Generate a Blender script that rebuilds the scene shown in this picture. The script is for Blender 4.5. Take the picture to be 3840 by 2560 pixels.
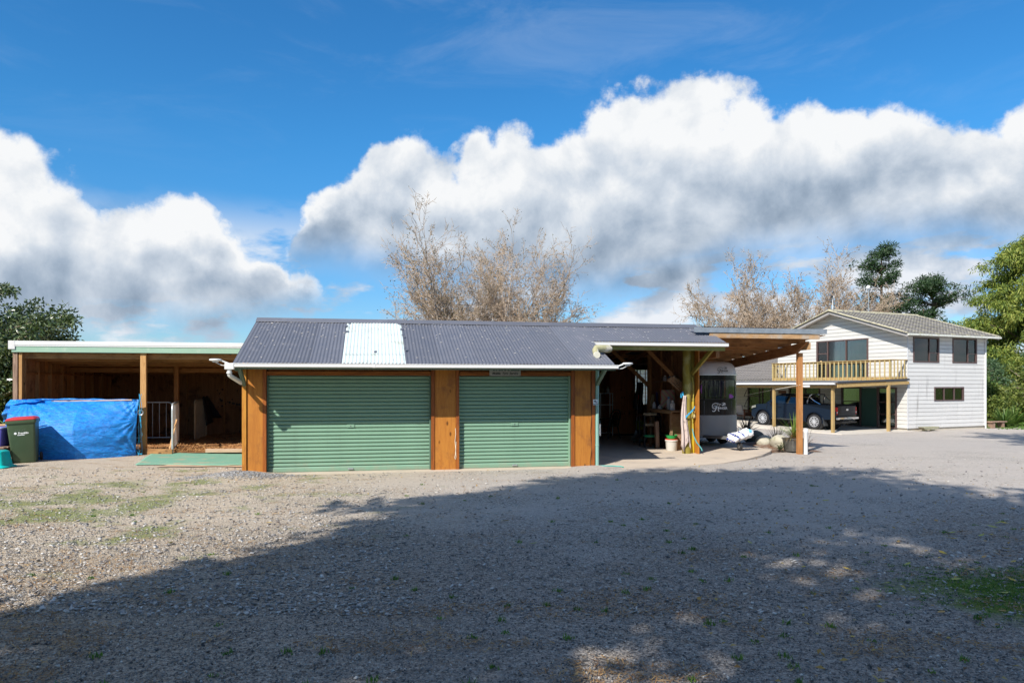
import bpy, math, random
import numpy as np
from mathutils import Vector, Matrix, noise as mnoise

for o in list(bpy.data.objects):
    bpy.data.objects.remove(o, do_unlink=True)
SC = bpy.context.scene
COL = SC.collection
R = math.radians
random.seed(7)

# ------------------------------------------------------------------ camera
CAMZ = 1.92
cam = bpy.data.cameras.new('camera')
cam.sensor_width = 36.0
cam.lens = 25.3125
cam.shift_y = 160 / 3840
cam.clip_start = 0.05
cam.clip_end = 6000
camo = bpy.data.objects.new('camera', cam)
camo.location = (0, 0, CAMZ)
camo.rotation_euler = (R(90), 0, 0)
COL.objects.link(camo)
SC.camera = camo

# ------------------------------------------------------------------ light
SUN_EL = 41.0                     # elevation of the sun, degrees
SUN_H = (-0.547, -0.837)          # horizontal direction towards the sun (behind the camera, to the left)
VS = SC.view_settings
VS.view_transform = 'Standard'
VS.look = 'None'
VS.gamma = 1.0
VS.exposure = 0.38
VS.use_curve_mapping = False
SC.render.engine = 'CYCLES'
SC.cycles.max_bounces = 9
SC.cycles.diffuse_bounces = 6
SC.cycles.transparent_max_bounces = 12
SC.cycles.caustics_reflective = False
SC.cycles.caustics_refractive = False

sun = bpy.data.lights.new('sun', 'SUN')
sun.energy = 5.0
sun.angle = R(0.53)
sun.color = (1.0, 0.945, 0.86)
suno = bpy.data.objects.new('sun', sun)
_ce = math.cos(R(SUN_EL))
_dir = Vector((SUN_H[0] * _ce, SUN_H[1] * _ce, math.sin(R(SUN_EL))))
suno.rotation_euler = _dir.to_track_quat('Z', 'Y').to_euler()
suno.location = (-20, -30, 40)
COL.objects.link(suno)


class N:
    """tiny node helper: values or sockets go in, a socket comes out"""
    def __init__(s, tree):
        s.t = tree; s.n = tree.nodes; s.l = tree.links
    def put(s, sock, v):
        if v is None: return
        if hasattr(v, 'links') or hasattr(v, 'is_linked'): s.l.new(v, sock)
        else: sock.default_value = v
    def m(s, op, a, b=None, c=None, clamp=False):
        k = s.n.new('ShaderNodeMath'); k.operation = op; k.use_clamp = clamp
        for i, v in enumerate((a, b, c)): s.put(k.inputs[i], v)
        return k.outputs[0]
    def vm(s, op, a, b=None, scale=None):
        k = s.n.new('ShaderNodeVectorMath'); k.operation = op
        s.put(k.inputs[0], a); s.put(k.inputs[1], b)
        if scale is not None: s.put(k.inputs['Scale'], scale)
        return k.outputs[0]
    def noise(s, vec, scale, detail=4, rough=0.55, dist=0.0, out='Fac'):
        k = s.n.new('ShaderNodeTexNoise'); s.put(k.inputs['Vector'], vec)
        k.inputs['Scale'].default_value = scale; k.inputs['Detail'].default_value = detail
        k.inputs['Roughness'].default_value = rough; k.inputs['Distortion'].default_value = dist
        return k.outputs[out]
    def vor(s, vec, scale, feat='F1', out='Distance', rnd=1.0, detail=0.0):
        k = s.n.new('ShaderNodeTexVoronoi'); k.feature = feat; s.put(k.inputs['Vector'], vec)
        k.inputs['Scale'].default_value = scale; k.inputs['Randomness'].default_value = rnd
        if 'Detail' in k.inputs: k.inputs['Detail'].default_value = detail
        return k.outputs[out]
    def ss(s, v, a, b, lo=0.0, hi=1.0):
        k = s.n.new('ShaderNodeMapRange'); k.interpolation_type = 'SMOOTHSTEP'
        s.put(k.inputs[0], v); k.inputs[1].default_value = a; k.inputs[2].default_value = b
        k.inputs[3].default_value = lo; k.inputs[4].default_value = hi
        return k.outputs[0]
    def lin(s, v, a, b, lo=0.0, hi=1.0):
        k = s.n.new('ShaderNodeMapRange'); s.put(k.inputs[0], v)
        k.inputs[1].default_value = a; k.inputs[2].default_value = b
        k.inputs[3].default_value = lo; k.inputs[4].default_value = hi
        return k.outputs[0]
    def mix(s, fac, a, b, blend='MIX'):
        k = s.n.new('ShaderNodeMix'); k.data_type = 'RGBA'; k.blend_type = blend
        s.put(k.inputs[0], fac)
        for i, v in ((6, a), (7, b)):
            if isinstance(v, (tuple, list)): v = (*v[:3], 1.0)
            s.put(k.inputs[i], v)
        return k.outputs[2]
    def ramp(s, v, stops):
        k = s.n.new('ShaderNodeValToRGB'); s.put(k.inputs[0], v); e = k.color_ramp.elements
        while len(e) < len(stops): e.new(0.5)
        for i, (p, c) in enumerate(stops):
            e[i].position = p; e[i].color = (*c[:3], 1)
        return k.outputs[0]
    def mapping(s, vec, scale=(1, 1, 1), loc=(0, 0, 0), rot=(0, 0, 0)):
        k = s.n.new('ShaderNodeMapping'); s.put(k.inputs[0], vec)
        k.inputs['Scale'].default_value = scale; k.inputs['Location'].default_value = loc; k.inputs['Rotation'].default_value = rot
        return k.outputs[0]
    def sepz(s):
        t_ = s.n.new('ShaderNodeTexCoord'); q = s.n.new('ShaderNodeSeparateXYZ'); s.l.new(t_.outputs['Generated'], q.inputs[0]); return q.outputs[2]
    def curve(s, v, pts):
        k = s.n.new('ShaderNodeFloatCurve'); s.put(k.inputs['Value'], v)
        c = k.mapping.curves[0]
        pts = sorted(pts)
        c.points[0].location = pts[0]; c.points[1].location = pts[-1]
        for p in pts[1:-1]: c.points.new(*p)
        for p in c.points: p.handle_type = 'AUTO_CLAMPED'
        k.mapping.update()
        return k.outputs[0]


# ------------------------------------------------------------------ sky: blue Nishita air with cumulus banks
world = bpy.data.worlds.new('World')
SC.world = world
world.use_nodes = True
world.cycles.sampling_method = 'MANUAL'
world.cycles.sample_map_resolution = 256
wt = world.node_tree
wt.nodes.clear()
w = N(wt)
wout = wt.nodes.new('ShaderNodeOutputWorld')
sky = wt.nodes.new('ShaderNodeTexSky')
sky.sky_type = 'NISHITA'
sky.sun_disc = False
sky.sun_elevation = R(SUN_EL)
sky.sun_rotation = math.atan2(SUN_H[0], SUN_H[1])
sky.altitude = 50
sky.air_density = 1.0
sky.dust_density = 0.2
sky.ozone_density = 3.0
hs_ = wt.nodes.new('ShaderNodeHueSaturation')
hs_.inputs['Hue'].default_value = 0.505
hs_.inputs['Saturation'].default_value = 1.2
hs_.inputs['Value'].default_value = 1.0
wt.links.new(sky.outputs[0], hs_.inputs['Color'])
bg_sky = wt.nodes.new('ShaderNodeBackground')
bg_sky.inputs['Strength'].default_value = 0.108
tint = w.mix(1.0, hs_.outputs[0], w.mix(w.ss(w.m('MULTIPLY', w.m('ARCSINE', w.sepz()), 2 / math.pi), 0.0, 0.22), (0.56, 0.72, 0.90), (0.46, 1.04, 1.17)), 'MULTIPLY')
wt.links.new(tint, bg_sky.inputs['Color'])

tc = wt.nodes.new('ShaderNodeTexCoord')
d = tc.outputs['Generated']
sep = wt.nodes.new('ShaderNodeSeparateXYZ')
wt.links.new(d, sep.inputs[0])
dx, dy, dz = sep.outputs
azn = w.m('MULTIPLY_ADD', w.m('ARCTAN2', dx, dy), 1 / (2 * math.pi), 0.5)      # 0.5 = straight ahead
eln = w.m('MULTIPLY', w.m('ARCSINE', dz), 2 / math.pi)                          # 0 horizon .. 1 zenith
# billows: lumpy offsets of the cloud outline
vb1 = w.vor(d, 9.0, 'F1', rnd=1.0)
vb2 = w.vor(d, 24.0, 'F1', rnd=1.0)
nb1 = w.noise(d, 5.0, 8, 0.62)
nb2 = w.noise(d, 16.0, 6, 0.6)
off = w.m('ADD', w.m('MULTIPLY', w.m('SUBTRACT', 0.50, vb1), 0.030),
          w.m('ADD', w.m('MULTIPLY', w.m('SUBTRACT', 0.50, vb2), 0.020),
              w.m('ADD', w.m('MULTIPLY', w.m('SUBTRACT', nb1, 0.5), 0.060), w.m('ADD', w.m('MULTIPLY', w.m('SUBTRACT', nb2, 0.5), 0.034), w.m('MULTIPLY', w.m('SUBTRACT', w.noise(d, 48.0, 5, 0.65), 0.5), 0.020)))))
azw = w.m('MULTIPLY_ADD', w.m('SUBTRACT', w.noise(w.vm('ADD', d, (3.1, 1.7, 0.4)), 7.0, 5, 0.6), 0.5), 0.012, azn)


def AE(x, y):
    """photo position (2352 wide copy) -> normalised azimuth / elevation of that direction"""
    u = (x - 1176) / 1653.75; v = (882 - y) / 1653.75
    return (math.atan(u) / (2 * math.pi) + 0.5, math.atan(v / math.sqrt(1 + u * u)) * 2 / math.pi)


def bank(top, bot, soft, bsoft):
    tp = w.curve(azw, top); bt = w.curve(azw, bot)
    e = w.m('SUBTRACT', eln, off)
    h = w.m('SUBTRACT', tp, e)                      # depth below the top outline
    a1 = w.ss(h, -soft * 0.25, soft)
    lo = w.m('SUBTRACT', w.m('MULTIPLY_ADD', w.m('SUBTRACT', nb1, 0.5), 0.05, eln), bt)
    a2 = w.ss(lo, -bsoft, bsoft)
    thick = w.m('MAXIMUM', w.m('SUBTRACT', tp, bt), 0.004)
    t = w.m('DIVIDE', h, thick, clamp=True)
    return w.m('MULTIPLY', a1, a2), t


_side = random.Random(3)
def extend(a0, a1, base, amp):
    n = 9
    return [(a0 + (a1 - a0) * i / n, max(0.0, base + amp * _side.uniform(-1, 1))) for i in range(n + 1)]

topR = [(0.0, 0.0), (0.43, 0.0)] + [AE(*p) for p in ((680, 570), (720, 478), (760, 420), (830, 355), (870, 312), (930, 300), (1000, 335), (1040, 352),
        (1100, 318), (1180, 300), (1260, 285), (1330, 258), (1400, 205), (1480, 198), (1560, 205), (1650, 212), (1720, 205), (1800, 198), (1900, 212),
        (2000, 222), (2090, 205), (2150, 212), (2250, 240), (2352, 262))] + extend(0.62, 1.0, 0.20, 0.06)
botR = [(0.0, 0.0), (0.43, 0.16)] + [AE(*p) for p in ((690, 580), (800, 590), (880, 615), (1000, 640), (1150, 650), (1300, 655), (1450, 655), (1600, 625),
        (1700, 600), (1850, 585), (2000, 560), (2200, 560), (2352, 570))] + extend(0.62, 1.0, 0.13, 0.03)
topL = extend(0.0, 0.385, 0.19, 0.06) + [AE(*p) for p in ((-60, 300), (0, 312), (60, 330), (130, 362), (200, 390), (260, 415), (330, 408), (400, 415), (440, 432),
        (480, 490), (540, 520), (600, 570), (640, 592), (720, 625), (800, 660), (840, 700))] + [(0.48, 0.0), (1.0, 0.0)]
botL = extend(0.0, 0.38, 0.08, 0.02) + [AE(*p) for p in ((0, 750), (300, 730), (560, 720), (700, 700), (840, 700))] + [(0.48, 0.1), (1.0, 0.1)]
aR, tR = bank(topR, botR, 0.012, 0.030)
aL, tL = bank(topL, botL, 0.014, 0.020)
# low puffs near the horizon and thin streaks high up
low = w.noise(w.mapping(d, (1, 1, 3.0)), 7.0, 6, 0.55)
aLow = w.m('MULTIPLY', w.ss(low, 0.42, 0.57), w.m('MULTIPLY', w.ss(eln, 0.005, 0.03), w.ss(eln, 0.16, 0.09)))
cir = w.noise(w.mapping(d, (2.0, 1, 7.0), rot=(0, R(12), 0)), 2.2, 7, 0.65, 0.6)
aCir = w.m('MULTIPLY', w.ss(cir, 0.46, 0.80), w.m('MULTIPLY', w.ss(eln, 0.12, 0.3), 0.12))
hi_n = w.noise(d, 3.4, 7, 0.58, 0.2)
aHi = w.m('MULTIPLY', w.ss(hi_n, 0.50, 0.59), w.ss(eln, 0.40, 0.50))          # broken cumulus added overhead, out of view, for neutral fill light
# soft modelling inside the clouds: lit towards the sun, grey underneath
n1 = w.noise(d, 6.0, 10, 0.64, 0.3)
n2 = w.noise(w.vm('ADD', d, (-0.035, -0.02, 0.05)), 6.0, 10, 0.64, 0.3)
sh_ = w.vm('ADD', d, (-0.018, -0.010, 0.028))
puff = w.m('ADD', w.m('SUBTRACT', w.vor(sh_, 11.0, 'F1'), w.vor(d, 11.0, 'F1')), w.m('MULTIPLY', w.m('SUBTRACT', w.vor(sh_, 27.0, 'F1'), w.vor(d, 27.0, 'F1')), 0.5))
rel = w.m('ADD', w.m('MULTIPLY', w.m('SUBTRACT', n1, n2), 1.15), w.m('MULTIPLY', puff, 0.45))
def tone(t, k):
    g = w.m('ADD', w.m('SUBTRACT', 1.0, w.m('MULTIPLY', w.ss(t, 0.10, 0.85), k)), rel, clamp=True)
    return w.ramp(g, [(0.0, (0.20, 0.28, 0.39)), (0.35, (0.40, 0.49, 0.61)), (0.68, (0.66, 0.73, 0.82)), (1.0, (0.97, 0.985, 1.0))])
cR = tone(tR, 0.62); cL = tone(tL, 0.58)
cLow = w.ramp(w.m('ADD', low, rel), [(0.4, (0.50, 0.60, 0.74)), (0.72, (0.88, 0.92, 0.98))])
col = w.mix(aLow, (0.0, 0.0, 0.0), cLow)
cloudA = w.m('MAXIMUM', w.m('MAXIMUM', w.m('MAXIMUM', aR, aL), w.m('MAXIMUM', aLow, aCir)), aHi)
ccol = w.mix(w.ss(aL, 0.0, 0.6), w.mix(w.m('GREATER_THAN', aCir, aLow), cLow, (0.85, 0.92, 1.0)), cL)
ccol = w.mix(w.ss(aR, 0.0, 0.6), ccol, cR)
ccol = w.mix(w.ss(aHi, 0.0, 0.6), ccol, w.ramp(w.m('ADD', hi_n, rel), [(0.45, (0.95, 0.97, 1.0)), (0.75, (0.62, 0.68, 0.77))]))
bg_c = wt.nodes.new('ShaderNodeBackground')
bg_c.inputs['Strength'].default_value = 0.74
wt.links.new(ccol, bg_c.inputs['Color'])
mx = wt.nodes.new('ShaderNodeMixShader')
wt.links.new(cloudA, mx.inputs[0])
wt.links.new(bg_sky.outputs[0], mx.inputs[1])
wt.links.new(bg_c.outputs[0], mx.inputs[2])
wt.links.new(mx.outputs[0], wout.inputs['Surface'])

# ------------------------------------------------------------------ mesh helpers
class B:
    """collects shapes; build() links them as one mesh object"""
    def __init__(s): s.v = []; s.f = []
    def add(s, vs, fs):
        o = len(s.v); s.v += [tuple(p) for p in vs]; s.f += [tuple(i + o for i in f) for f in fs]; return s
    def convex(s, vs, fs):
        vs = [Vector(p) for p in vs]; c = sum(vs, Vector()) / len(vs); out = []
        for f in fs:
            nrm = Vector()
            for i in range(len(f)):
                p, q = vs[f[i]], vs[f[(i + 1) % len(f)]]
                nrm += (p - c).cross(q - c)
            mid = sum((vs[i] for i in f), Vector()) / len(f)
            out.append(tuple(f) if nrm.dot(mid - c) >= 0 else tuple(reversed(f)))
        return s.add(vs, out)
    def box(s, x0, x1, y0, y1, z0, z1, c=0.0, M=None):
        lo = (min(x0, x1), min(y0, y1), min(z0, z1)); hi = (max(x0, x1), max(y0, y1), max(z0, z1))
        c = min(c, *(0.45 * (hi[i] - lo[i]) for i in range(3)))
        if c <= 0:
            vs = [((lo, hi)[i][0], (lo, hi)[j][1], (lo, hi)[k][2]) for i in (0, 1) for j in (0, 1) for k in (0, 1)]
            fs = [(0, 1, 3, 2), (4, 5, 7, 6), (0, 1, 5, 4), (2, 3, 7, 6), (0, 2, 6, 4), (1, 3, 7, 5)]
        else:
            vs = []; ix = {}
            for i in (0, 1):
                for j in (0, 1):
                    for k in (0, 1):
                        for ax in range(3):
                            p = []
                            for q, sgn in enumerate((i, j, k)):
                                e = (lo, hi)[sgn][q]
                                if q != ax: e += c if sgn == 0 else -c
                                p.append(e)
                            ix[(i, j, k, ax)] = len(vs); vs.append(p)
            fs = []
            for ax in range(3):
                o1, o2 = [q for q in range(3) if q != ax]
                for sg in (0, 1):
                    f = []
                    for a_, b_ in ((0, 0), (0, 1), (1, 1), (1, 0)):
                        key = [0, 0, 0]; key[ax] = sg; key[o1] = a_; key[o2] = b_
                        f.append(ix[(*key, ax)])
                    fs.append(tuple(f))
                for a_ in (0, 1):
                    for b_ in (0, 1):          # edge running along ax
                        k0 = [0, 0, 0]; k0[o1] = a_; k0[o2] = b_
                        k1 = list(k0); k0[ax] = 0; k1[ax] = 1
                        fs.append((ix[(*k0, o1)], ix[(*k1, o1)], ix[(*k1, o2)], ix[(*k0, o2)]))
            for i in (0, 1):
                for j in (0, 1):
                    for k in (0, 1): fs.append(tuple(ix[(i, j, k, ax)] for ax in range(3)))
        if M is not None: vs = [M @ Vector(p) for p in vs]
        return s.convex(vs, fs)
    def beam(s, p0, p1, w_, h, c=0.0, up=(0, 0, 1)):
        p0, p1 = Vector(p0), Vector(p1); x = (p1 - p0); L = x.length; x.normalize()
        up = Vector(up)
        if abs(x.dot(up)) > 0.98: up = Vector((0, 1, 0))
        y = up.cross(x).normalized(); z = x.cross(y)
        Mx = Matrix((x, y, z)).transposed().to_4x4(); Mx.translation = p0
        return s.box(0, L, -w_ / 2, w_ / 2, -h / 2, h / 2, c, Mx)
    def tube(s, pts, r, n=8, caps=True):
        pts = [Vector(p) for p in pts]; m = len(pts)
        rs = [r] * m if not isinstance(r, (list, tuple)) else list(r)
        vs = []; ref = None
        for i in range(m):
            t = (pts[min(i + 1, m - 1)] - pts[max(i - 1, 0)])
            t = t.normalized() if t.length > 1e-9 else Vector((0, 0, 1))
            if ref is None:
                ref = Vector((0, 0, 1)) if abs(t.z) < 0.9 else Vector((1, 0, 0))
            u = ref - t * ref.dot(t)
            if u.length < 1e-6: u = t.orthogonal()
            u.normalize(); v = t.cross(u); ref = u
            for k in range(n):
                a_ = 2 * math.pi * k / n
                vs.append(pts[i] + (u * math.cos(a_) + v * math.sin(a_)) * rs[i])
        fs = []
        for i in range(m - 1):
            for k in range(n):
                k2 = (k + 1) % n
                fs.append((i * n + k, i * n + k2, (i + 1) * n + k2, (i + 1) * n + k))
        if caps: fs.append(tuple(reversed(range(n)))); fs.append(tuple(range((m - 1) * n, m * n)))
        return s.add(vs, fs)
    def lathe(s, prof, n=16, at=(0, 0, 0), axis='z', sx=1.0, sy=1.0):
        vs = []; fs = []; m = len(prof)
        for r_, z_ in prof:
            for k in range(n):
                a_ = 2 * math.pi * k / n
                p = (r_ * math.cos(a_) * sx, r_ * math.sin(a_) * sy, z_)
                if axis == 'y': p = (p[0], p[2], p[1])
                if axis == 'x': p = (p[2], p[0], p[1])
                vs.append((p[0] + at[0], p[1] + at[1], p[2] + at[2]))
        for i in range(m - 1):
            for k in range(n):
                k2 = (k + 1) % n
                f = (i * n + k, i * n + k2, (i + 1) * n + k2, (i + 1) * n + k)
                fs.append(f if axis != 'y' else tuple(reversed(f)))
        if prof[0][0] > 1e-6: fs.append(tuple(reversed(range(n))))
        if prof[-1][0] > 1e-6: fs.append(tuple(range((m - 1) * n, m * n)))
        return s.add(vs, fs)
    def prism(s, poly, axis, a_, b_):
        n = len(poly)
        area = sum(poly[i][0] * poly[(i + 1) % n][1] - poly[(i + 1) % n][0] * poly[i][1] for i in range(n))
        if area < 0: poly = list(reversed(poly))
        def P(p, t):
            return {'x': (t, p[0], p[1]), 'y': (p[0], t, p[1]), 'z': (p[0], p[1], t)}[axis]
        a_, b_ = min(a_, b_), max(a_, b_)
        vs = [P(p, a_) for p in poly] + [P(p, b_) for p in poly]
        fs = [tuple(reversed(range(n))), tuple(range(n, 2 * n))] + [(i, (i + 1) % n, n + (i + 1) % n, n + i) for i in range(n)]
        if axis == 'y': fs = [tuple(reversed(f)) for f in fs]
        return s.add(vs, fs)
    def grid(s, fn, nu, nv):
        vs = [fn(i / nu, j / nv) for j in range(nv + 1) for i in range(nu + 1)]
        fs = [(j * (nu + 1) + i, j * (nu + 1) + i + 1, (j + 1) * (nu + 1) + i + 1, (j + 1) * (nu + 1) + i) for j in range(nv) for i in range(nu)]
        return s.add(vs, fs)
    def blade(s, p, dr, L, w_, droop=0.5, seg=4):
        p = Vector(p); dr = Vector(dr).normalized()
        side = dr.cross(Vector((0, 0, 1)))
        side = side.normalized() if side.length > 1e-4 else Vector((1, 0, 0))
        vs = []
        q = p.copy(); v = dr.copy()
        for i in range(seg + 1):
            t = i / seg; ww = w_ * (1 - t ** 2) * (0.6 + 0.8 * t if t < 0.5 else 1.0) * 0.5 + 0.001
            vs += [q - side * ww, q + side * ww]
            v = (v + Vector((0, 0, -droop / seg))).normalized(); q = q + v * (L / seg)
        return s.add(vs, [(2 * i, 2 * i + 1, 2 * i + 3, 2 * i + 2) for i in range(seg)])
    def mesh(s, name):
        me = bpy.data.meshes.new(name); me.from_pydata(s.v, [], s.f); me.update(); return me
    def build(s, name, mat=None, parent=None, smooth=False, bevel=0, bseg=2, ang=38):
        me = s.mesh(name)
        o = link(name, me, mat, parent)
        if smooth: shade(me, ang)
        if bevel:
            md = o.modifiers.new('bevel', 'BEVEL'); md.width = bevel; md.segments = bseg; md.limit_method = 'ANGLE'; md.angle_limit = R(35)
            shade(me, 60)
        return o


def shade(me, ang=38):
    me.polygons.foreach_set('use_smooth', [True] * len(me.polygons))
    me.set_sharp_from_angle(angle=R(ang))


def link(name, data, mat=None, parent=None):
    o = bpy.data.objects.new(name, data); COL.objects.link(o)
    if mat is not None and data is not None and not data.materials: data.materials.append(mat)
    if parent is not None: o.parent = parent
    return o


def npmesh(name, V, F, mat=None, parent=None, smooth=False):
    """fast mesh from numpy arrays; F is (n, k)"""
    me = bpy.data.meshes.new(name); V = np.asarray(V, np.float32); F = np.asarray(F, np.int32); n, k = F.shape
    me.vertices.add(len(V)); me.vertices.foreach_set('co', V.ravel())
    me.loops.add(n * k); me.loops.foreach_set('vertex_index', F.ravel())
    me.polygons.add(n); me.polygons.foreach_set('loop_start', np.arange(0, n * k, k, dtype=np.int32))
    if smooth: me.polygons.foreach_set('use_smooth', np.ones(n, bool))
    me.update(calc_edges=True)
    return link(name, me, mat, parent)


def thing(name, label, cat, loc=(0, 0, 0), rz=0.0, group=None, kind=None):
    o = bpy.data.objects.new(name, None); COL.objects.link(o); o.empty_display_size = 0.2
    o.location = loc; o.rotation_euler = (0, 0, rz)
    return tag(o, label, cat, group, kind)


def tag(o, label=None, cat=None, group=None, kind=None):
    if label: o['label'] = label
    if cat: o['category'] = cat
    if group: o['group'] = group
    if kind: o['kind'] = kind
    return o


def struct(o, label=None):
    o['kind'] = 'structure'
    if label: o['label'] = label
    return o


def dup(o, parent=None, loc=None, rot=None, name=None):
    c = o.copy(); COL.objects.link(c)
    if name: c.name = name
    if parent is not None: c.parent = parent
    if loc is not None: c.location = loc
    if rot is not None: c.rotation_euler = rot
    return c


def copy_tree(o, parent=None):
    c = o.copy(); COL.objects.link(c)
    if parent is not None: c.parent = parent
    for ch in list(o.children): copy_tree(ch, c)
    return c


def text(name, body, size, mat, parent, fn, shear=0.0, space=1.0, align='CENTER', ext=0.0015, bold=0.0, fit=None):
    """flat lettering; fn maps (u, v, depth) of the text plane to a local point"""
    cu = bpy.data.curves.new('t', 'FONT'); cu.body = body; cu.size = size; cu.shear = shear; cu.space_character = space
    cu.align_x = align; cu.align_y = 'CENTER'; cu.extrude = ext; cu.offset = bold; cu.resolution_u = 3
    to = bpy.data.objects.new('t', cu); COL.objects.link(to)
    me = bpy.data.meshes.new_from_object(to)
    bpy.data.objects.remove(to); bpy.data.curves.remove(cu)
    kx = 1.0
    if fit:
        us = [v.co.x for v in me.vertices]; kx = fit / (max(us) - min(us))
    for v in me.vertices: v.co = fn(v.co.x * kx, v.co.y, v.co.z)
    me.name = name; me.materials.clear()
    return link(name, me, mat, parent)


def smooth01(t):
    t = min(1.0, max(0.0, t)); return t * t * (3 - 2 * t)


# ------------------------------------------------------------------ materials
def _base(name):
    m = bpy.data.materials.new(name); m.use_nodes = True; t = m.node_tree
    return m, N(t), t.nodes['Principled BSDF']


def mat(name, col, rough=0.6, metal=0.0, var=0.12, ns=5.0, col2=None, c2lo=0.52, c2hi=0.68, c2s=2.0, bump=0.0, bs=60.0, stretch=(1, 1, 1),
        rnd=0.06, spec=0.4, rvar=0.1, coat=0.0, c2stretch=(1, 1, 1)):
    m, k, b = _base(name)
    o = k.n.new('ShaderNodeTexCoord').outputs['Object']
    inf = k.n.new('ShaderNodeObjectInfo').outputs['Random']
    vec = k.vm('ADD', k.mapping(o, stretch), k.vm('MULTIPLY', inf, (7.3, 3.1, 5.7)) if False else (0, 0, 0))
    n = k.noise(vec, ns, 6, 0.6)
    c = k.mix(n, tuple(max(0, x * (1 - var * 1.6)) for x in col), tuple(min(1, x * (1 + var * 1.6)) for x in col))
    if col2 is not None:
        c = k.mix(k.ss(k.noise(k.mapping(o, c2stretch), c2s, 7, 0.62), c2lo, c2hi), c, col2)
    if rnd:
        h = k.n.new('ShaderNodeHueSaturation'); k.put(h.inputs['Value'], k.lin(inf, 0, 1, 1 - rnd, 1 + rnd)); k.put(h.inputs['Color'], c); c = h.outputs[0]
    k.put(b.inputs['Base Color'], c)
    b.inputs['Metallic'].default_value = metal
    k.put(b.inputs['Roughness'], k.lin(n, 0.25, 0.75, max(0.02, rough - rvar), min(1, rough + rvar)))
    b.inputs['Specular IOR Level'].default_value = spec
    if coat: b.inputs['Coat Weight'].default_value = coat; b.inputs['Coat Roughness'].default_value = 0.04
    if bump:
        bp = k.n.new('ShaderNodeBump'); bp.inputs['Strength'].default_value = bump; bp.inputs['Distance'].default_value = 0.01
        k.put(bp.inputs['Height'], k.noise(vec, bs, 5, 0.65)); k.put(b.inputs['Normal'], bp.outputs[0])
    return m


def wood(name, col, dark, axis='z', rough=0.65, knots=True, grain=1.0, rnd=0.09, stain=None, st=0.6):
    m, k, b = _base(name)
    o = k.n.new('ShaderNodeTexCoord').outputs['Object']
    inf = k.n.new('ShaderNodeObjectInfo').outputs['Random']
    offv = k.vm('SCALE', (13.1, 7.7, 3.3), scale=inf)
    p = k.vm('ADD', o, offv)
    s_ = {'x': (0.9, 9, 9), 'y': (9, 0.9, 9), 'z': (9, 9, 0.9)}[axis]
    g1 = k.noise(k.mapping(p, s_), 2.2 * grain, 5, 0.6, 0.9)
    g2 = k.noise(k.mapping(p, tuple(x * 3 for x in s_)), 3.0 * grain, 4, 0.7)
    f = k.m('ADD', k.m('MULTIPLY', g1, 0.65), k.m('MULTIPLY', g2, 0.35))
    c = k.mix(k.ss(f, 0.36, 0.62), dark, col)
    if knots:
        kn = k.vor(k.mapping(p, {'x': (1, 2.2, 2.2), 'y': (2.2, 1, 2.2), 'z': (2.2, 2.2, 1)}[axis]), 2.1)
        c = k.mix(k.ss(kn, 0.15, 0.05), c, tuple(x * 0.35 for x in dark))
    if stain is not None:
        c = k.mix(k.m('MULTIPLY', k.ss(k.noise(p, 2.3, 6, 0.65), 0.50, 0.70), st), c, stain)
    if rnd:
        h = k.n.new('ShaderNodeHueSaturation'); k.put(h.inputs['Value'], k.lin(inf, 0, 1, 1 - rnd, 1 + rnd)); k.put(h.inputs['Color'], c); c = h.outputs[0]
    k.put(b.inputs['Base Color'], c); k.put(b.inputs['Roughness'], k.lin(f, 0.3, 0.7, rough + 0.1, rough - 0.1))
    b.inputs['Specular IOR Level'].default_value = 0.35
    bp = k.n.new('ShaderNodeBump'); bp.inputs['Strength'].default_value = 0.25; bp.inputs['Distance'].default_value = 0.006
    k.put(bp.inputs['Height'], f); k.put(b.inputs['Normal'], bp.outputs[0])
    return m


def glass(name, tint=(0.75, 0.8, 0.8), opac=0.2, rough=0.02, dark=(0.02, 0.025, 0.03)):
    """window pane: mirror by Fresnel over a clear or tinted body"""
    m, k, b = _base(name); t = m.node_tree; out = t.nodes['Material Output']; t.nodes.remove(b)
    gl = k.n.new('ShaderNodeBsdfGlossy'); gl.inputs['Roughness'].default_value = rough; gl.inputs['Color'].default_value = (1, 1, 1, 1)
    tr = k.n.new('ShaderNodeBsdfTransparent'); tr.inputs['Color'].default_value = (*tint, 1)
    df = k.n.new('ShaderNodeBsdfDiffuse'); df.inputs['Color'].default_value = (*dark, 1)
    m1 = k.n.new('ShaderNodeMixShader'); m1.inputs[0].default_value = opac; k.l.new(tr.outputs[0], m1.inputs[1]); k.l.new(df.outputs[0], m1.inputs[2])
    fr = k.n.new('ShaderNodeFresnel'); fr.inputs[0].default_value = 1.52
    m2 = k.n.new('ShaderNodeMixShader'); k.l.new(k.m('MULTIPLY_ADD', fr.outputs[0], 1.0, 0.035, clamp=True), m2.inputs[0]); k.l.new(m1.outputs[0], m2.inputs[1]); k.l.new(gl.outputs[0], m2.inputs[2])
    k.l.new(m2.outputs[0], out.inputs[0])
    return m


def frosted(name, col):
    m, k, b = _base(name); t = m.node_tree; out = t.nodes['Material Output']; t.nodes.remove(b)
    tl = k.n.new('ShaderNodeBsdfTranslucent'); tl.inputs[0].default_value = (*col, 1)
    tr_ = k.n.new('ShaderNodeBsdfTransparent'); gl = k.n.new('ShaderNodeBsdfGlossy'); gl.inputs['Roughness'].default_value = .15
    m1 = k.n.new('ShaderNodeMixShader'); m1.inputs[0].default_value = .25; k.l.new(tl.outputs[0], m1.inputs[1]); k.l.new(tr_.outputs[0], m1.inputs[2])
    m2 = k.n.new('ShaderNodeMixShader'); m2.inputs[0].default_value = .08; k.l.new(m1.outputs[0], m2.inputs[1]); k.l.new(gl.outputs[0], m2.inputs[2])
    k.l.new(m2.outputs[0], out.inputs[0]); return m


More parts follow.
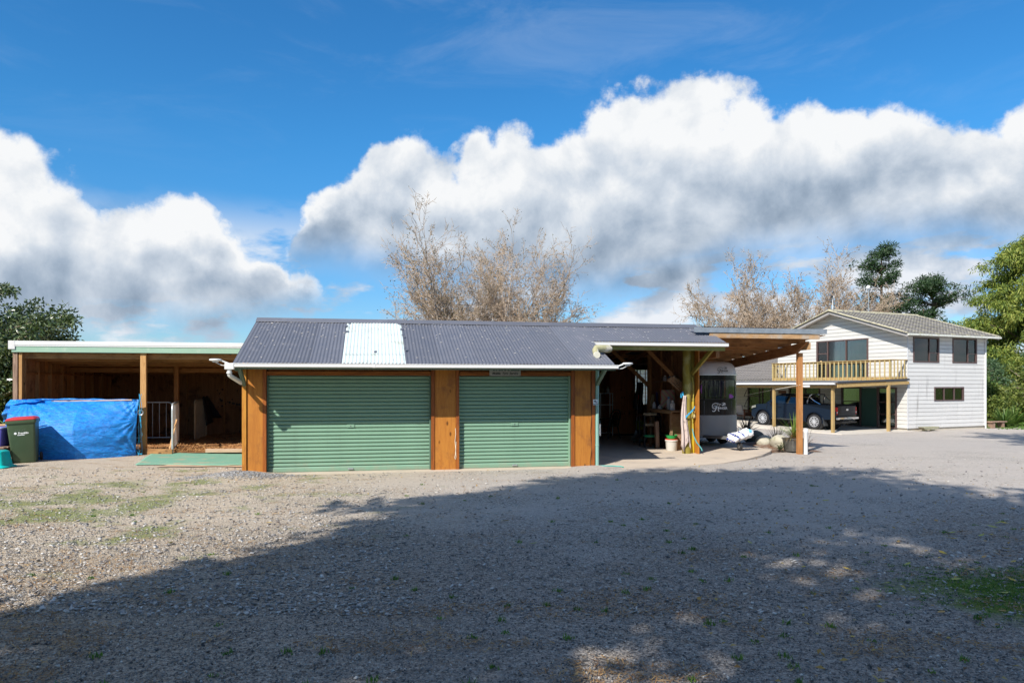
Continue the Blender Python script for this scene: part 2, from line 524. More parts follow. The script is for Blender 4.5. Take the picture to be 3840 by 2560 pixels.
def leafmat(name, cols, rough=0.55, trans=0.25, scale=9.0, spec=0.4, fine=40.0):
    """cols: list of leaf colours spread over clumps and single leaves"""
    m, k, b = _base(name); t = m.node_tree; out = t.nodes['Material Output']
    o = k.n.new('ShaderNodeTexCoord').outputs['Object']
    g = k.n.new('ShaderNodeNewGeometry')
    r_ = g.outputs['Random Per Island']
    f = k.m('ADD', k.m('MULTIPLY', k.noise(o, scale * 0.12, 3), 0.55), k.m('MULTIPLY', r_, 0.45))
    n_ = len(cols)
    c = k.ramp(f, [(0.22 + 0.56 * i / max(1, n_ - 1), cols[i]) for i in range(n_)])
    k.put(b.inputs['Base Color'], c); b.inputs['Roughness'].default_value = rough; b.inputs['Specular IOR Level'].default_value = spec
    if trans:
        tl = k.n.new('ShaderNodeBsdfTranslucent'); k.l.new(k.mix(1.0, c, (1.25, 1.25, 0.7), 'MULTIPLY'), tl.inputs[0])
        mx_ = k.n.new('ShaderNodeMixShader'); mx_.inputs[0].default_value = trans
        k.l.new(b.outputs[0], mx_.inputs[1]); k.l.new(tl.outputs[0], mx_.inputs[2]); k.l.new(mx_.outputs[0], out.inputs[0])
    return m


W_ORANGE = wood('stained_timber', (0.46, 0.185, 0.03), (0.36, 0.13, 0.02), 'z', 0.55, grain=0.55, stain=(0.20, 0.075, 0.025), st=0.7)
W_ORANGE_X = wood('stained_timber_rail', (0.36, 0.12, 0.02), (0.20, 0.06, 0.012), 'x', 0.5)
W_TRIM = wood('stained_trim', (0.33, 0.10, 0.018), (0.19, 0.05, 0.012), 'z', 0.5)
W_POST = wood('fresh_post', (0.58, 0.33, 0.13), (0.42, 0.21, 0.07), 'z', 0.6)
W_GREY = wood('weathered_post', (0.36, 0.24, 0.17), (0.22, 0.14, 0.10), 'z', 0.8)
W_BROWN_X = wood('rough_purlin', (0.40, 0.205, 0.08), (0.26, 0.125, 0.045), 'x', 0.75, stain=(0.12, 0.055, 0.02))
W_BROWN_Y = wood('rough_beam', (0.38, 0.18, 0.07), (0.24, 0.105, 0.038), 'y', 0.75)
W_BROWN = wood('rough_stud', (0.44, 0.24, 0.10), (0.30, 0.15, 0.06), 'z', 0.75)
W_PLY = wood('dark_ply', (0.37, 0.20, 0.10), (0.25, 0.125, 0.06), 'z', 0.8, grain=0.6, stain=(0.03, 0.018, 0.012), st=0.8)
W_FASCIA = wood('weathered_fascia', (0.56, 0.36, 0.19), (0.36, 0.20, 0.09), 'x', 0.8, stain=(0.42, 0.38, 0.33), st=0.8)
W_CEDAR = wood('lean_to_post_timber', (0.44, 0.21, 0.075), (0.30, 0.125, 0.04), 'z', 0.6)
W_TREATED = wood('treated_post_timber', (0.47, 0.33, 0.14), (0.35, 0.23, 0.085), 'z', 0.7)
W_TREATED_Y = wood('treated_rail_timber', (0.47, 0.32, 0.13), (0.34, 0.21, 0.08), 'y', 0.7, stain=(0.30, 0.27, 0.14))
W_BAL = wood('baluster_timber', (0.52, 0.41, 0.19), (0.40, 0.29, 0.12), 'z', 0.7, stain=(0.32, 0.29, 0.14))
W_CUP = wood('cupboard_timber', (0.55, 0.23, 0.09), (0.40, 0.14, 0.05), 'z', 0.5)
W_BENCH = wood('bench_timber', (0.34, 0.22, 0.13), (0.2, 0.12, 0.07), 'x', 0.75)
W_CHAIR = wood('chair_timber', (0.20, 0.075, 0.035), (0.11, 0.04, 0.02), 'x', 0.55)
M_ROOF = mat('charcoal_roof_paint', (0.118, 0.124, 0.150), 0.5, 0, 0.10, 3.0, (0.17, 0.17, 0.19), 0.56, 0.75, 1.7, 0.05, 40, rnd=0.10, spec=0.45)
M_SKYL = mat('translucent_roof_sheet', (0.58, 0.655, 0.65), 0.45, 0, 0.04, 3.0, (0.46, 0.50, 0.43), 0.50, 0.72, 2.5, rnd=0.04)
M_WHITE = mat('white_gutter', (0.72, 0.72, 0.71), 0.35, 0, 0.03, 3.0, (0.66, 0.64, 0.58), 0.6, 0.85, 3.0, rnd=0.0)
M_GREENP = mat('dark_green_paint', (0.095, 0.165, 0.125), 0.5, 0, 0.10, 4.0, rnd=0.03)
M_SAGE = mat('sage_roller_paint', (0.205, 0.35, 0.25), 0.42, 0, 0.045, 2.0, (0.185, 0.30, 0.22), 0.5, 0.8, 1.4, rnd=0.015, spec=0.45)
M_MINT = mat('mint_fascia_paint', (0.30, 0.46, 0.35), 0.6, 0, 0.08, 3.0, (0.42, 0.52, 0.42), 0.55, 0.75, 4.0, stretch=(0.3, 1, 3))
M_DPIPE = mat('sage_downpipe_paint', (0.24, 0.42, 0.36), 0.45, 0, 0.06)
M_GALV = mat('galvanised_steel', (0.50, 0.53, 0.55), 0.42, 0.75, 0.10, 9.0, (0.40, 0.43, 0.46), 0.5, 0.7, 6.0)
M_CONC = mat('concrete', (0.50, 0.42, 0.335), 0.85, 0, 0.10, 2.5, (0.40, 0.34, 0.28), 0.50, 0.68, 1.1, 0.25, 90)
M_CONC2 = mat('pale_concrete', (0.56, 0.51, 0.44), 0.85, 0, 0.08, 2.5, (0.44, 0.40, 0.35), 0.52, 0.72, 0.9, 0.2, 90)
M_BLACK = mat('black_plastic', (0.018, 0.018, 0.02), 0.5, 0, 0.2)
M_RUB = mat('tyre_rubber', (0.022, 0.022, 0.024), 0.75, 0, 0.2)
M_INT = mat('dim_interior_wall', (0.42, 0.39, 0.35), 0.9, 0, 0.1)
M_STEEL = mat('bright_steel', (0.62, 0.63, 0.65), 0.25, 1.0, 0.05)
M_BLUEROPE = mat('blue_cord', (0.03, 0.36, 0.62), 0.7, 0, 0.2)
M_WTXT = mat('white_print', (0.85, 0.86, 0.86), 0.5, 0, 0.02)
M_KTXT = mat('black_print', (0.015, 0.015, 0.015), 0.5, 0, 0.02)
def weathered_sage():
    m = M_SAGE; k = N(m.node_tree); b = m.node_tree.nodes['Principled BSDF']
    src_ = b.inputs['Base Color'].links[0].from_socket
    pos = k.n.new('ShaderNodeNewGeometry').outputs['Position']; q = k.n.new('ShaderNodeSeparateXYZ'); k.put(q.inputs[0], pos)
    splash = k.m('MULTIPLY', k.ss(k.m('ADD', k.noise(pos, 5, 6, .7), k.m('MULTIPLY', q.outputs[2], -.55)), .38, .62), .45)
    streak = k.m('MULTIPLY', k.ss(k.noise(k.mapping(pos, (7, 7, .35)), 1.6, 6, .65), .56, .72), .30)
    c = k.mix(streak, src_, (.16, .26, .19)); c = k.mix(splash, c, (.30, .30, .22)); k.put(b.inputs['Base Color'], c)
    bp = k.n.new('ShaderNodeBump'); bp.inputs['Strength'].default_value = .25; bp.inputs['Distance'].default_value = .02; k.put(bp.inputs['Height'], k.noise(pos, 2.3, 3, .5)); k.put(b.inputs['Normal'], bp.outputs[0])
weathered_sage()
G_WIN = glass('window_glass', (0.85, 0.9, 0.88), 0.03)

# ------------------------------------------------------------------ frames of the place
GA = R(10.85)                                   # the shed row is turned this much
_ca, _sa = math.cos(GA), math.sin(GA)
def G(t, d_, z=0.0): return (t * _ca - d_ * _sa, t * _sa + d_ * _ca, z)
def toG(x, y): return (x * _ca + y * _sa, -x * _sa + y * _ca)
HA = R(24.8); HC = (20.77, 37.8)                # near corner of the house and its turn
_hc, _hs = math.cos(HA), math.sin(HA)
def HW(s, g, z=0.0): return (HC[0] + s * _hc - g * _hs, HC[1] + s * _hs + g * _hc, z)


def zg(x, y):
    """height of the yard"""
    z = -0.54 * smooth01((x * 0.45 + y * 0.9 - 23) / 16.5) * smooth01((x - 2.5) / 5.5)
    z += 0.05 * smooth01((-x - 6.0) / 4.0)
    t, d_ = toG(x, y)
    z += 0.10 * math.exp(-((t + 2.75) ** 2 + ((d_ - 15.95) * 1.1) ** 2) / 0.35)      # gravel heaped at the garage corner
    z += 0.05 * math.exp(-((t - 5.0) ** 2 * 4 + (d_ - 15.95) ** 2 * 7))
    return z


# ------------------------------------------------------------------ ground sheet
def ground_mat():
    m, k, b = _base('yard_gravel')
    P = k.n.new('ShaderNodeTexCoord').outputs['Object']
    sp = k.n.new('ShaderNodeSeparateXYZ'); k.put(sp.inputs[0], P); X, Y, _ = sp.outputs
    v1 = k.n.new('ShaderNodeTexVoronoi'); k.put(v1.inputs['Vector'], P); v1.inputs['Scale'].default_value = 42
    v2 = k.n.new('ShaderNodeTexVoronoi'); k.put(v2.inputs['Vector'], P); v2.inputs['Scale'].default_value = 95
    sc = k.n.new('ShaderNodeSeparateColor'); k.put(sc.inputs[0], v1.outputs['Color'])
    sc2 = k.n.new('ShaderNodeSeparateColor'); k.put(sc2.inputs[0], v2.outputs['Color'])
    big = k.noise(P, 0.35, 5, 0.6); mid = k.noise(P, 2.1, 6, 0.65); fine = k.noise(P, 14, 6, 0.7)
    st = k.m('ADD', k.m('MULTIPLY', sc.outputs[0], 0.5), k.m('MULTIPLY', sc2.outputs[1], 0.5))
    c = k.ramp(st, [(0.12, (0.12, 0.108, 0.10)), (0.42, (0.38, 0.345, 0.31)), (0.72, (0.55, 0.50, 0.445)), (0.95, (0.76, 0.70, 0.63))])
    # trodden fines, paler and finer towards the buildings and on the wheel tracks
    fines = k.m('MULTIPLY', k.ss(k.m('ADD', big, k.m('MULTIPLY', k.lin(Y, 8, 15, 0, 1), 0.22)), 0.50, 0.74), 0.85, clamp=True)
    c = k.mix(fines, c, k.ramp(fine, [(0.3, (0.43, 0.385, 0.345)), (0.7, (0.57, 0.52, 0.47))]))
    # coarser dark chips on the near yard, colour darkened to deepen the tree shade
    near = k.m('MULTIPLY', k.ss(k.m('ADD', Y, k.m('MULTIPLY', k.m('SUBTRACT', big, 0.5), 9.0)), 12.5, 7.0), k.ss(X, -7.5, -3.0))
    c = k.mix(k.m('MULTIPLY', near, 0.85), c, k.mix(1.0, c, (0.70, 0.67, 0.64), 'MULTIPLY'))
    c = k.mix(k.ss(X, 1.0, -5.0), c, k.mix(1.0, c, (1.08, 1.0, 0.86), 'MULTIPLY'))      # warm tan tint: the sunlit look put into the left yard's colour
    # straw, dead needles and bark litter
    lit = k.noise(k.mapping(P, (1.0, 2.6, 1), rot=(0, 0, R(8))), 1.3, 8, 0.68, 0.6)
    left = k.ss(X, -1.0, -6.5)
    wl = k.m('MULTIPLY', k.ss(lit, 0.53, 0.66), k.m('MULTIPLY_ADD', left, 0.5, 0.22))
    c = k.mix(wl, c, k.ramp(fine, [(0.3, (0.16, 0.10, 0.06)), (0.52, (0.33, 0.21, 0.11)), (0.72, (0.50, 0.36, 0.18))]))
    # moss and low weeds: the left yard and one patch on the right
    ms = k.noise(P, 0.9, 7, 0.66)
    dL = k.m('SQRT', k.m('ADD', k.m('POWER', k.m('MULTIPLY', k.m('ADD', X, 7.4), 0.36), 2.0), k.m('POWER', k.m('MULTIPLY', k.m('SUBTRACT', Y, 11.3), 0.36), 2.0)))
    mL = k.m('MULTIPLY', k.ss(k.m('SUBTRACT', ms, k.m('MULTIPLY', dL, 0.10)), 0.38, 0.53), 0.70)
    dR = k.m('SQRT', k.m('ADD', k.m('POWER', k.m('SUBTRACT', X, 4.9), 2.0), k.m('POWER', k.m('MULTIPLY', k.m('SUBTRACT', Y, 6.55), 1.1), 2.0)))
    mR = k.ss(k.m('ADD', ms, k.m('MULTIPLY', dR, -0.33)), 0.02, 0.30)
    c = k.mix(k.m('MAXIMUM', mL, mR), c, k.ramp(fine, [(0.28, (0.05, 0.085, 0.012)), (0.5, (0.14, 0.20, 0.03)), (0.75, (0.33, 0.36, 0.09))]))
    # lawn beyond the yard
    gx = k.m('ADD', k.m('MULTIPLY', X, 0.908), k.m('MULTIPLY', Y, 0.42))          # along the house side wall
    gy = k.m('ADD', k.m('MULTIPLY', X, -0.42), k.m('MULTIPLY', Y, 0.908))
    lawn = k.m('MULTIPLY', k.ss(k.m('ADD', gx, k.m('MULTIPLY', mid, 0.8)), 42.2, 42.9), k.ss(k.m('ADD', gy, k.m('MULTIPLY', mid, 0.8)), 25.6, 26.2))
    farl = k.m('MAXIMUM', k.m('MAXIMUM', k.ss(Y, 46, 47), k.ss(X, 60, 61)), k.m('MAXIMUM', k.ss(X, -13.2, -14.0), k.ss(Y, -30, -34)))
    c = k.mix(k.m('MAXIMUM', lawn, farl), c, k.ramp(k.noise(P, 30, 5, 0.7), [(0.3, (0.07, 0.115, 0.018)), (0.7, (0.21, 0.29, 0.06))]))
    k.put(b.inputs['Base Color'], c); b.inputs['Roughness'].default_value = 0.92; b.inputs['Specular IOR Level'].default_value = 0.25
    hgt = k.m('ADD', k.m('MULTIPLY', v1.outputs['Distance'], -1.0), k.m('ADD', k.m('MULTIPLY', v2.outputs['Distance'], -0.6), k.m('MULTIPLY', fine, 0.8)))
    bp = k.n.new('ShaderNodeBump'); bp.inputs['Strength'].default_value = 0.85; bp.inputs['Distance'].default_value = 0.02
    k.put(bp.inputs['Height'], hgt); k.put(b.inputs['Normal'], bp.outputs[0])
    return m


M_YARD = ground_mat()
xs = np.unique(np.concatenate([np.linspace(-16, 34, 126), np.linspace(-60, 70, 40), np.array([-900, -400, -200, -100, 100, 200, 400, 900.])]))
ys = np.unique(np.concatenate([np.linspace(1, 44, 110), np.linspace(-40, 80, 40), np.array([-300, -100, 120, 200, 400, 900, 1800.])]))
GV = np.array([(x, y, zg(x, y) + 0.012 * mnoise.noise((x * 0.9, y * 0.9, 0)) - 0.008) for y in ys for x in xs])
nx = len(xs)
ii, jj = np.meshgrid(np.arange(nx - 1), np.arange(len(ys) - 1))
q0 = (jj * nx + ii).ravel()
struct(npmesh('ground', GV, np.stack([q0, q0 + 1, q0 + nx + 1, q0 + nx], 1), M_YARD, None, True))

# ------------------------------------------------------------------ loose stones, litter and weeds on the yard
def zgv(x, y):
    return np.array([zg(float(a_), float(b_)) for a_, b_ in zip(x, y)])

rng = np.random.default_rng(11)
def blocked(x, y):
    t = x * _ca + y * _sa; d_ = -x * _sa + y * _ca
    slab = (t > -2.75) & (t < 5.2) & (d_ > 15.88)
    bay = (t >= 5.1) & (d_ > 15.55 + np.clip(t - 5.3, 0, 9) * 0.24 + np.clip(t - 8, 0, 9) * 0.4) & (t < 11.1)
    shed = (t < -2.7) & (d_ > 17.6)
    return slab | bay | shed

OCT = np.array([[1, 0, 0], [-1, 0, 0], [0, 1, 0], [0, -1, 0], [0, 0, 1], [0, 0, -0.6]], float)
OCF = np.array([[0, 2, 4], [2, 1, 4], [1, 3, 4], [3, 0, 4], [2, 0, 5], [1, 2, 5], [3, 1, 5], [0, 3, 5]])
CUB = np.array([[x, y, z] for z in (-0.5, 0.55) for y in (-1, 1) for x in (-1, 1)], float) * 0.72
CUF = np.array([[0, 2, 3, 1], [4, 5, 7, 6], [0, 1, 5, 4], [2, 6, 7, 3], [0, 4, 6, 2], [1, 3, 7, 5]])

def stones(name, x, y, size, mat_, label, shape=CUB, faces=CUF, flat=0.55):
    n = len(x); z = zgv(x, y)
    a_ = rng.uniform(0, 6.28, n); sx = size * rng.uniform(0.7, 1.3, n); sy = size * rng.uniform(0.45, 0.9, n); sz = size * rng.uniform(0.6, 1.0, n) * flat
    v = shape[None] * np.stack([sx, sy, sz], 1)[:, None, :] * rng.uniform(0.62, 1.25, (n, len(shape), 3))
    tl = rng.normal(0, 0.25, (n, 2))
    v[..., 2] += v[..., 0] * tl[:, :1] + v[..., 1] * tl[:, 1:]
    ca_, sa_ = np.cos(a_)[:, None], np.sin(a_)[:, None]
    V = np.stack([v[..., 0] * ca_ - v[..., 1] * sa_ + x[:, None], v[..., 0] * sa_ + v[..., 1] * ca_ + y[:, None], v[..., 2] + (z + sz * 0.12)[:, None]], -1)
    F = (faces[None] + (np.arange(n) * len(shape))[:, None, None]).reshape(-1, faces.shape[1])
    o = npmesh(name, V.reshape(-1, 3), F, mat_)
    return tag(o, label, None, None, 'stuff')

def stone_mat(name, stops):
    m, k, b = _base(name)
    r_ = k.n.new('ShaderNodeNewGeometry').outputs['Random Per Island']
    o = k.n.new('ShaderNodeTexCoord').outputs['Object']
    c = k.mix(k.lin(k.noise(o, 60, 4, 0.7), 0.3, 0.7, 0, 0.3), k.ramp(r_, stops), (0.26, 0.245, 0.23))
    k.put(b.inputs['Base Color'], c); b.inputs['Roughness'].default_value = 0.88; b.inputs['Specular IOR Level'].default_value = 0.3
    return m

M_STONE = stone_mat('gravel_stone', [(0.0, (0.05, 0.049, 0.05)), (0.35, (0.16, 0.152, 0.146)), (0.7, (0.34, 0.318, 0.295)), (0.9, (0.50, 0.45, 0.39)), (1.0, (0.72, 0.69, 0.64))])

M_STONE2 = stone_mat('broken_stone', [(0.0, (0.16, 0.15, 0.145)), (0.4, (0.34, 0.32, 0.30)), (0.8, (0.52, 0.49, 0.45)), (1.0, (0.72, 0.69, 0.64))])

def scatter(n, y0, y1, power, spread=0.78):
    """points on the yard, denser towards the viewer"""
    u = rng.random(n); y = (y0 ** (1 - power) + u * (y1 ** (1 - power) - y0 ** (1 - power))) ** (1 / (1 - power))
    x = rng.uniform(-spread, spread, n) * y
    k = ~blocked(x, y); return x[k], y[k]

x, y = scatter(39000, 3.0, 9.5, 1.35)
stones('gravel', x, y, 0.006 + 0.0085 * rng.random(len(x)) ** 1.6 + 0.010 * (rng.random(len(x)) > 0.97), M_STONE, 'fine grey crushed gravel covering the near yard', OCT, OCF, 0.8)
x, y = scatter(26000, 6.0, 19.0, 1.15)
keep = rng.random(len(x)) < np.clip(0.30 + 0.7 * (x < -2.0 - (y - 12) * 0.2), 0, 1)
x, y = x[keep], y[keep]
stones('gravel', x, y, 0.010 + 0.022 * rng.random(len(x)) ** 2.2, M_STONE2, 'coarser broken stones scattered over the yard', flat=0.5)
# heap of chips at the garage corner
tt = rng.normal(-2.75, 0.55, 1600); dd = rng.normal(15.72, 0.20, 1600); kk = (dd < 15.93) | (tt < -2.8)
x = tt[kk] * _ca - dd[kk] * _sa; y = tt[kk] * _sa + dd[kk] * _ca
stones('gravel', x, y, 0.012 + 0.016 * rng.random(len(x)), stone_mat('pale_chip', [(0, (0.2, 0.2, 0.21)), (0.6, (0.36, 0.36, 0.36)), (1, (0.52, 0.5, 0.48))]), 'pale stone chips heaped at the garage corner')

def flakes(name, x, y, L, W, mat_, label, lift=0.006, tilt=0.25, shape='quad'):
    n = len(x); z = zgv(x, y) + lift + rng.uniform(0, lift, n); a_ = rng.uniform(0, 6.28, n)
    q = np.array([[-1, 0], [0, -1], [1, 0], [0, 1]], float) if shape == 'leaf' else np.array([[-1, -1], [1, -1], [1, 1], [-1, 1]], float)
    v = np.zeros((n, 4, 3)); v[..., 0] = q[None, :, 0] * L[:, None] / 2; v[..., 1] = q[None, :, 1] * W[:, None] / 2
    if shape == 'leaf': v[:, 1:4:2, 2] += (W * 0.25)[:, None]
    tl = rng.normal(0, tilt, (n, 2)); v[..., 2] += v[..., 0] * tl[:, :1] + v[..., 1] * tl[:, 1:]
    ca_, sa_ = np.cos(a_)[:, None], np.sin(a_)[:, None]
    V = np.stack([v[..., 0] * ca_ - v[..., 1] * sa_ + x[:, None], v[..., 0] * sa_ + v[..., 1] * ca_ + y[:, None], v[..., 2] + z[:, None]], -1)
    F = np.arange(n * 4).reshape(n, 4)
    return tag(npmesh(name, V.reshape(-1, 3), F, mat_), label, None, None, 'stuff')

# straw and dead needles gather in drifts
def drift(n, y0, y1, spread, thr, sc, bias=None):
    x, y = scatter(n, y0, y1, 1.2, spread)
    f = np.array([mnoise.fractal((a_ * sc, b_ * sc * 2.2, 3.3), 1.0, 2.0, 4) for a_, b_ in zip(x, y)])
    if bias is not None: f = f + bias(x, y)
    k = rng.random(len(f)) < np.clip((f - thr) * 2.6, 0, .8); return x[k], y[k]
M_STRAW = leafmat('dead_straw', [(0.15, 0.08, 0.035), (0.32, 0.18, 0.08), (0.52, 0.35, 0.15)], 0.8, 0.1, 20)
x, y = drift(90000, 3.0, 16.5, 0.78, 0.16, 0.75, lambda x, y: np.where(x < -3, 0.26, -0.04))
flakes('litter', x, y, rng.uniform(0.02, 0.06, len(x)), rng.uniform(0.003, 0.008, len(x)), M_STRAW, 'brown straw and dead needles lying in drifts on the gravel')
# weeds and moss tufts
def tufts(name, x, y, h, n_each, mat_, label, w_=0.006):
    b = []
    X = np.repeat(x, n_each) + rng.normal(0, 0.02, len(x) * n_each); Y = np.repeat(y, n_each) + rng.normal(0, 0.02, len(x) * n_each)
    n = len(X); Z = zgv(X, Y); a_ = rng.uniform(0, 6.28, n); hh = np.repeat(h, n_each) * rng.uniform(0.5, 1.1, n); ln = rng.uniform(0.2, 0.8, n) * hh
    ww = w_ * rng.uniform(0.7, 1.3, n)
    p0 = np.stack([X - np.sin(a_) * ww, Y + np.cos(a_) * ww, Z], 1); p1 = np.stack([X + np.sin(a_) * ww, Y - np.cos(a_) * ww, Z], 1)
    p2 = np.stack([X + np.cos(a_) * ln, Y + np.sin(a_) * ln, Z + hh], 1)
    V = np.stack([p0, p1, p2], 1).reshape(-1, 3)
    return tag(npmesh(name, V, np.arange(n * 3).reshape(n, 3), mat_), label, None, None, 'stuff')
M_WEED = leafmat('weed_leaf', [(0.04, 0.10, 0.015), (0.09, 0.20, 0.03), (0.22, 0.33, 0.07)], 0.6, 0.25, 15)
x, y = scatter(230, 3.2, 15, 1.6)
k = (x > -1.5) | (rng.random(len(x)) < 0.4)
tufts('weeds', x[k], y[k], rng.uniform(0.015, 0.05, k.sum()), 22, M_WEED, 'small green weeds dotted about the gravel')
x = rng.normal(4.9, 0.55, 900); y = rng.normal(6.6, 0.5, 900)
tufts('moss', x, y, rng.uniform(0.008, 0.02, 900), 14, M_WEED, 'patch of low green moss in the shaded gravel', 0.005)
# lawn blades along the far right edge and at the left beyond the bins
xx = rng.uniform(26.5, 40, 5000); yy = rng.uniform(39, 52, 5000)
tufts('lawn_grass', xx, yy, rng.uniform(0.05, 0.12, 5000), 5, M_WEED, 'mown lawn beside the house and shrubs', 0.02)
# fallen leaves
def leaf_mesh(L, W):
    b = B(); n = 5
    vs = []
    for i in range(n + 1):
        t = i / n; ww = W / 2 * math.sin(math.pi * min(1, t * 0.96 + 0.02)) ** 0.7
        xx_ = L * (t - 0.5); zz = 0.10 * L * (2 * t - 1) ** 2
        vs += [(xx_, -ww, zz + ww * 0.35), (xx_, 0, zz), (xx_, ww, zz + ww * 0.35)]
    fs = []
    for i in range(n):
        for j in (0, 1):
            fs.append((3 * i + j, 3 * i + 3 + j, 3 * i + 4 + j, 3 * i + 1 + j))
    b.add(vs, fs); b.tube([(-L * 0.5, 0, L * 0.1), (-L * 0.68, 0, L * 0.06)], 0.0012, 4)
    return b.mesh('fallen_leaf')
LM = [leaf_mesh(0.085, 0.042), leaf_mesh(0.07, 0.045), leaf_mesh(0.10, 0.04)]
LMAT = [mat('yellow_leaf', (0.58, 0.40, 0.07), 0.6, 0, 0.25, 12), mat('ochre_leaf', (0.50, 0.30, 0.10), 0.6, 0, 0.25, 12), mat('lime_leaf', (0.46, 0.44, 0.10), 0.6, 0, 0.25, 12)]
for me_, mm in zip(LM, LMAT): me_.materials.append(mm)
def src_ground(px_, py_):
    u = (px_ - 1920) / 2700; v = (py_ - 1440) / 2700
    D = CAMZ / v; return u * D, D
SPOTS = [(3196, 2393), (3530, 2300), (3325, 2190), (3549, 2147), (3690, 2092), (3585, 2176), (3535, 2076), (3368, 2035), (3404, 2118), (3175, 2136), (3205, 2024),
         (3096, 1879), (3008, 1908), (3065, 1956), (2812, 2038), (3014, 2130), (3640, 2140), (3765, 2228), (3796, 2178), (3760, 2296), (3745, 1963), (3764, 1963), (3800, 1910),
         (3372, 1922), (3425, 1962), (3510, 1955), (3570, 2000), (3574, 2022), (3695, 2032), (3722, 1978), (3800, 2110), (3240, 1940), (2002, 2040), (1898, 1955), (2544, 1893),
         (640, 2038), (1010, 1962), (3450, 2090), (3680, 2010), (3770, 2060)]
for i, (px_, py_) in enumerate(SPOTS):
    gx_, gy_ = src_ground(px_, py_)
    o = link('fallen_leaf', LM[i % 3]); o.location = (gx_, gy_, zg(gx_, gy_) + 0.012); o.rotation_euler = (random.uniform(-.25, .25), random.uniform(-.25, .25), random.uniform(0, 6.28))
    s_ = random.uniform(0.8, 1.25); o.scale = (s_, s_, s_)
    tag(o, 'fallen yellow leaf lying on the grey gravel', 'leaf', 'yellow leaves fallen on the gravel')
x, y = scatter(900, 4, 19, 1.1, 0.75)
k = (x > 1.5) | (y > 12); x, y = x[k], y[k]
flakes('litter', x, y, rng.uniform(0.03, 0.07, len(x)), rng.uniform(0.02, 0.035, len(x)), leafmat('small_dead_leaf', [(0.16, 0.08, 0.03), (0.42, 0.26, 0.07), (0.50, 0.40, 0.12)], 0.6, 0.2), 'small dead leaves sprinkled over the yard', 0.01, 0.3, 'leaf')

# ------------------------------------------------------------------ concrete apron: garage floor, open bay and lean-to floor
def slab_z(d_): return 0.08 * smooth01((d_ - 15.7) / 2.6)
front = [(-2.72, 15.93), (5.18, 15.93), (5.34, 15.55), (6.3, 15.66), (7.3, 15.85), (8.4, 16.25), (9.3, 16.8), (10.08, 17.42), (10.7, 18.1), (11.0, 18.55), (11.05, 26.0)]
b = B()
cols = []
for t, d0 in front[:-1]:
    cols.append([(t, d0 + (26.0 - d0) * q, slab_z(d0 + (26.0 - d0) * q)) for q in (0, .04, .08, .13, .18, .24, .32, .45, .7, 1)])
vs = []; fs = []
for c in cols: vs += [G(*p) for p in c]
n_ = 10
for i in range(len(cols) - 1):
    for j in range(n_ - 1): fs.append((i * n_ + j, (i + 1) * n_ + j, (i + 1) * n_ + j + 1, i * n_ + j + 1))
o0 = len(vs)
for c in cols: vs.append(G(c[0][0], c[0][1], -0.15))
for i in range(len(cols) - 1): fs.append((o0 + i, o0 + i + 1, (i + 1) * n_, i * n_))
for j in range(n_): pass
b.add(vs, fs)
o = b.build('concrete_apron', M_CONC); struct(o, 'pale concrete floor of the garage and open bay')

# ------------------------------------------------------------------ the garage
garage = thing('garage', 'low timber garage with two green roller doors and charcoal corrugated roof', 'garage', G(0, 16.15, 0), GA)
RZ = lambda y: 2.36 + 0.37 * (y + 0.80)               # roof plane, front slope
RIDGE_Y = 2.25; RIDGE_Z = RZ(2.25); BACK_Y = 9.6
BZ = lambda y: RIDGE_Z - 0.115 * (y - RIDGE_Y)
# --- front wall
def board(name, m_, x0, x1, y0, y1, z0, z1, c=0.004, par=None):
    return B().box(x0, x1, y0, y1, z0, z1, c).build(name, m_, par or garage)
board('corner_post', wood('corner_post_timber', (0.52, 0.24, 0.035), (0.36, 0.13, 0.02), 'z', 0.55), -2.76, -2.67, -0.03, 0.09, -0.02, 2.40)
board('wall_panel', W_ORANGE, -2.655, -2.278, 0.0, 0.03, 0.0, 2.42)
board('trim', W_TRIM, -2.34, -2.262, -0.022, -0.001, 0.02, 2.34)
board('wall_panel', W_ORANGE, 1.335, 1.81, 0.0, 0.03, -0.02, 2.42)
board('trim', W_TRIM, 1.256, 1.331, -0.02, 0.05, -0.02, 2.36)
board('trim', W_TRIM, 1.813, 1.884, -0.02, 0.05, -0.02, 2.36)
board('wall_panel', W_ORANGE, 4.58, 4.984, 0.0, 0.03, -0.02, 2.42)
board('trim', W_TRIM, 4.497, 4.577, -0.02, 0.05, -0.02, 2.36)
board('trim', W_TRIM, 4.988, 5.068, -0.02, 0.05, -0.02, 2.36)
board('corner_post', W_ORANGE, 5.075, 5.175, 0.06, 0.15, 0.0, 2.5)
board('lintel', W_ORANGE_X, -2.258, 1.252, 0.0, 0.045, 2.112, 2.20)
board('lintel', W_ORANGE_X, 1.888, 4.493, 0.0, 0.045, 2.112, 2.20)
board('upper_panel', W_TRIM, -2.258, 1.252, 0.05, 0.07, 2.203, 2.46)
board('upper_panel', W_TRIM, 1.888, 4.493, 0.05, 0.07, 2.203, 2.46)
for x0_, x1_ in ((-2.262, -2.232), (1.222, 1.252), (1.888, 1.90), (4.455, 4.493)):
    board('door_stop', M_GREENP if x0_ < 1.8 else M_SAGE, x0_, x1_, 0.05, 0.17, 0.0, 2.11)
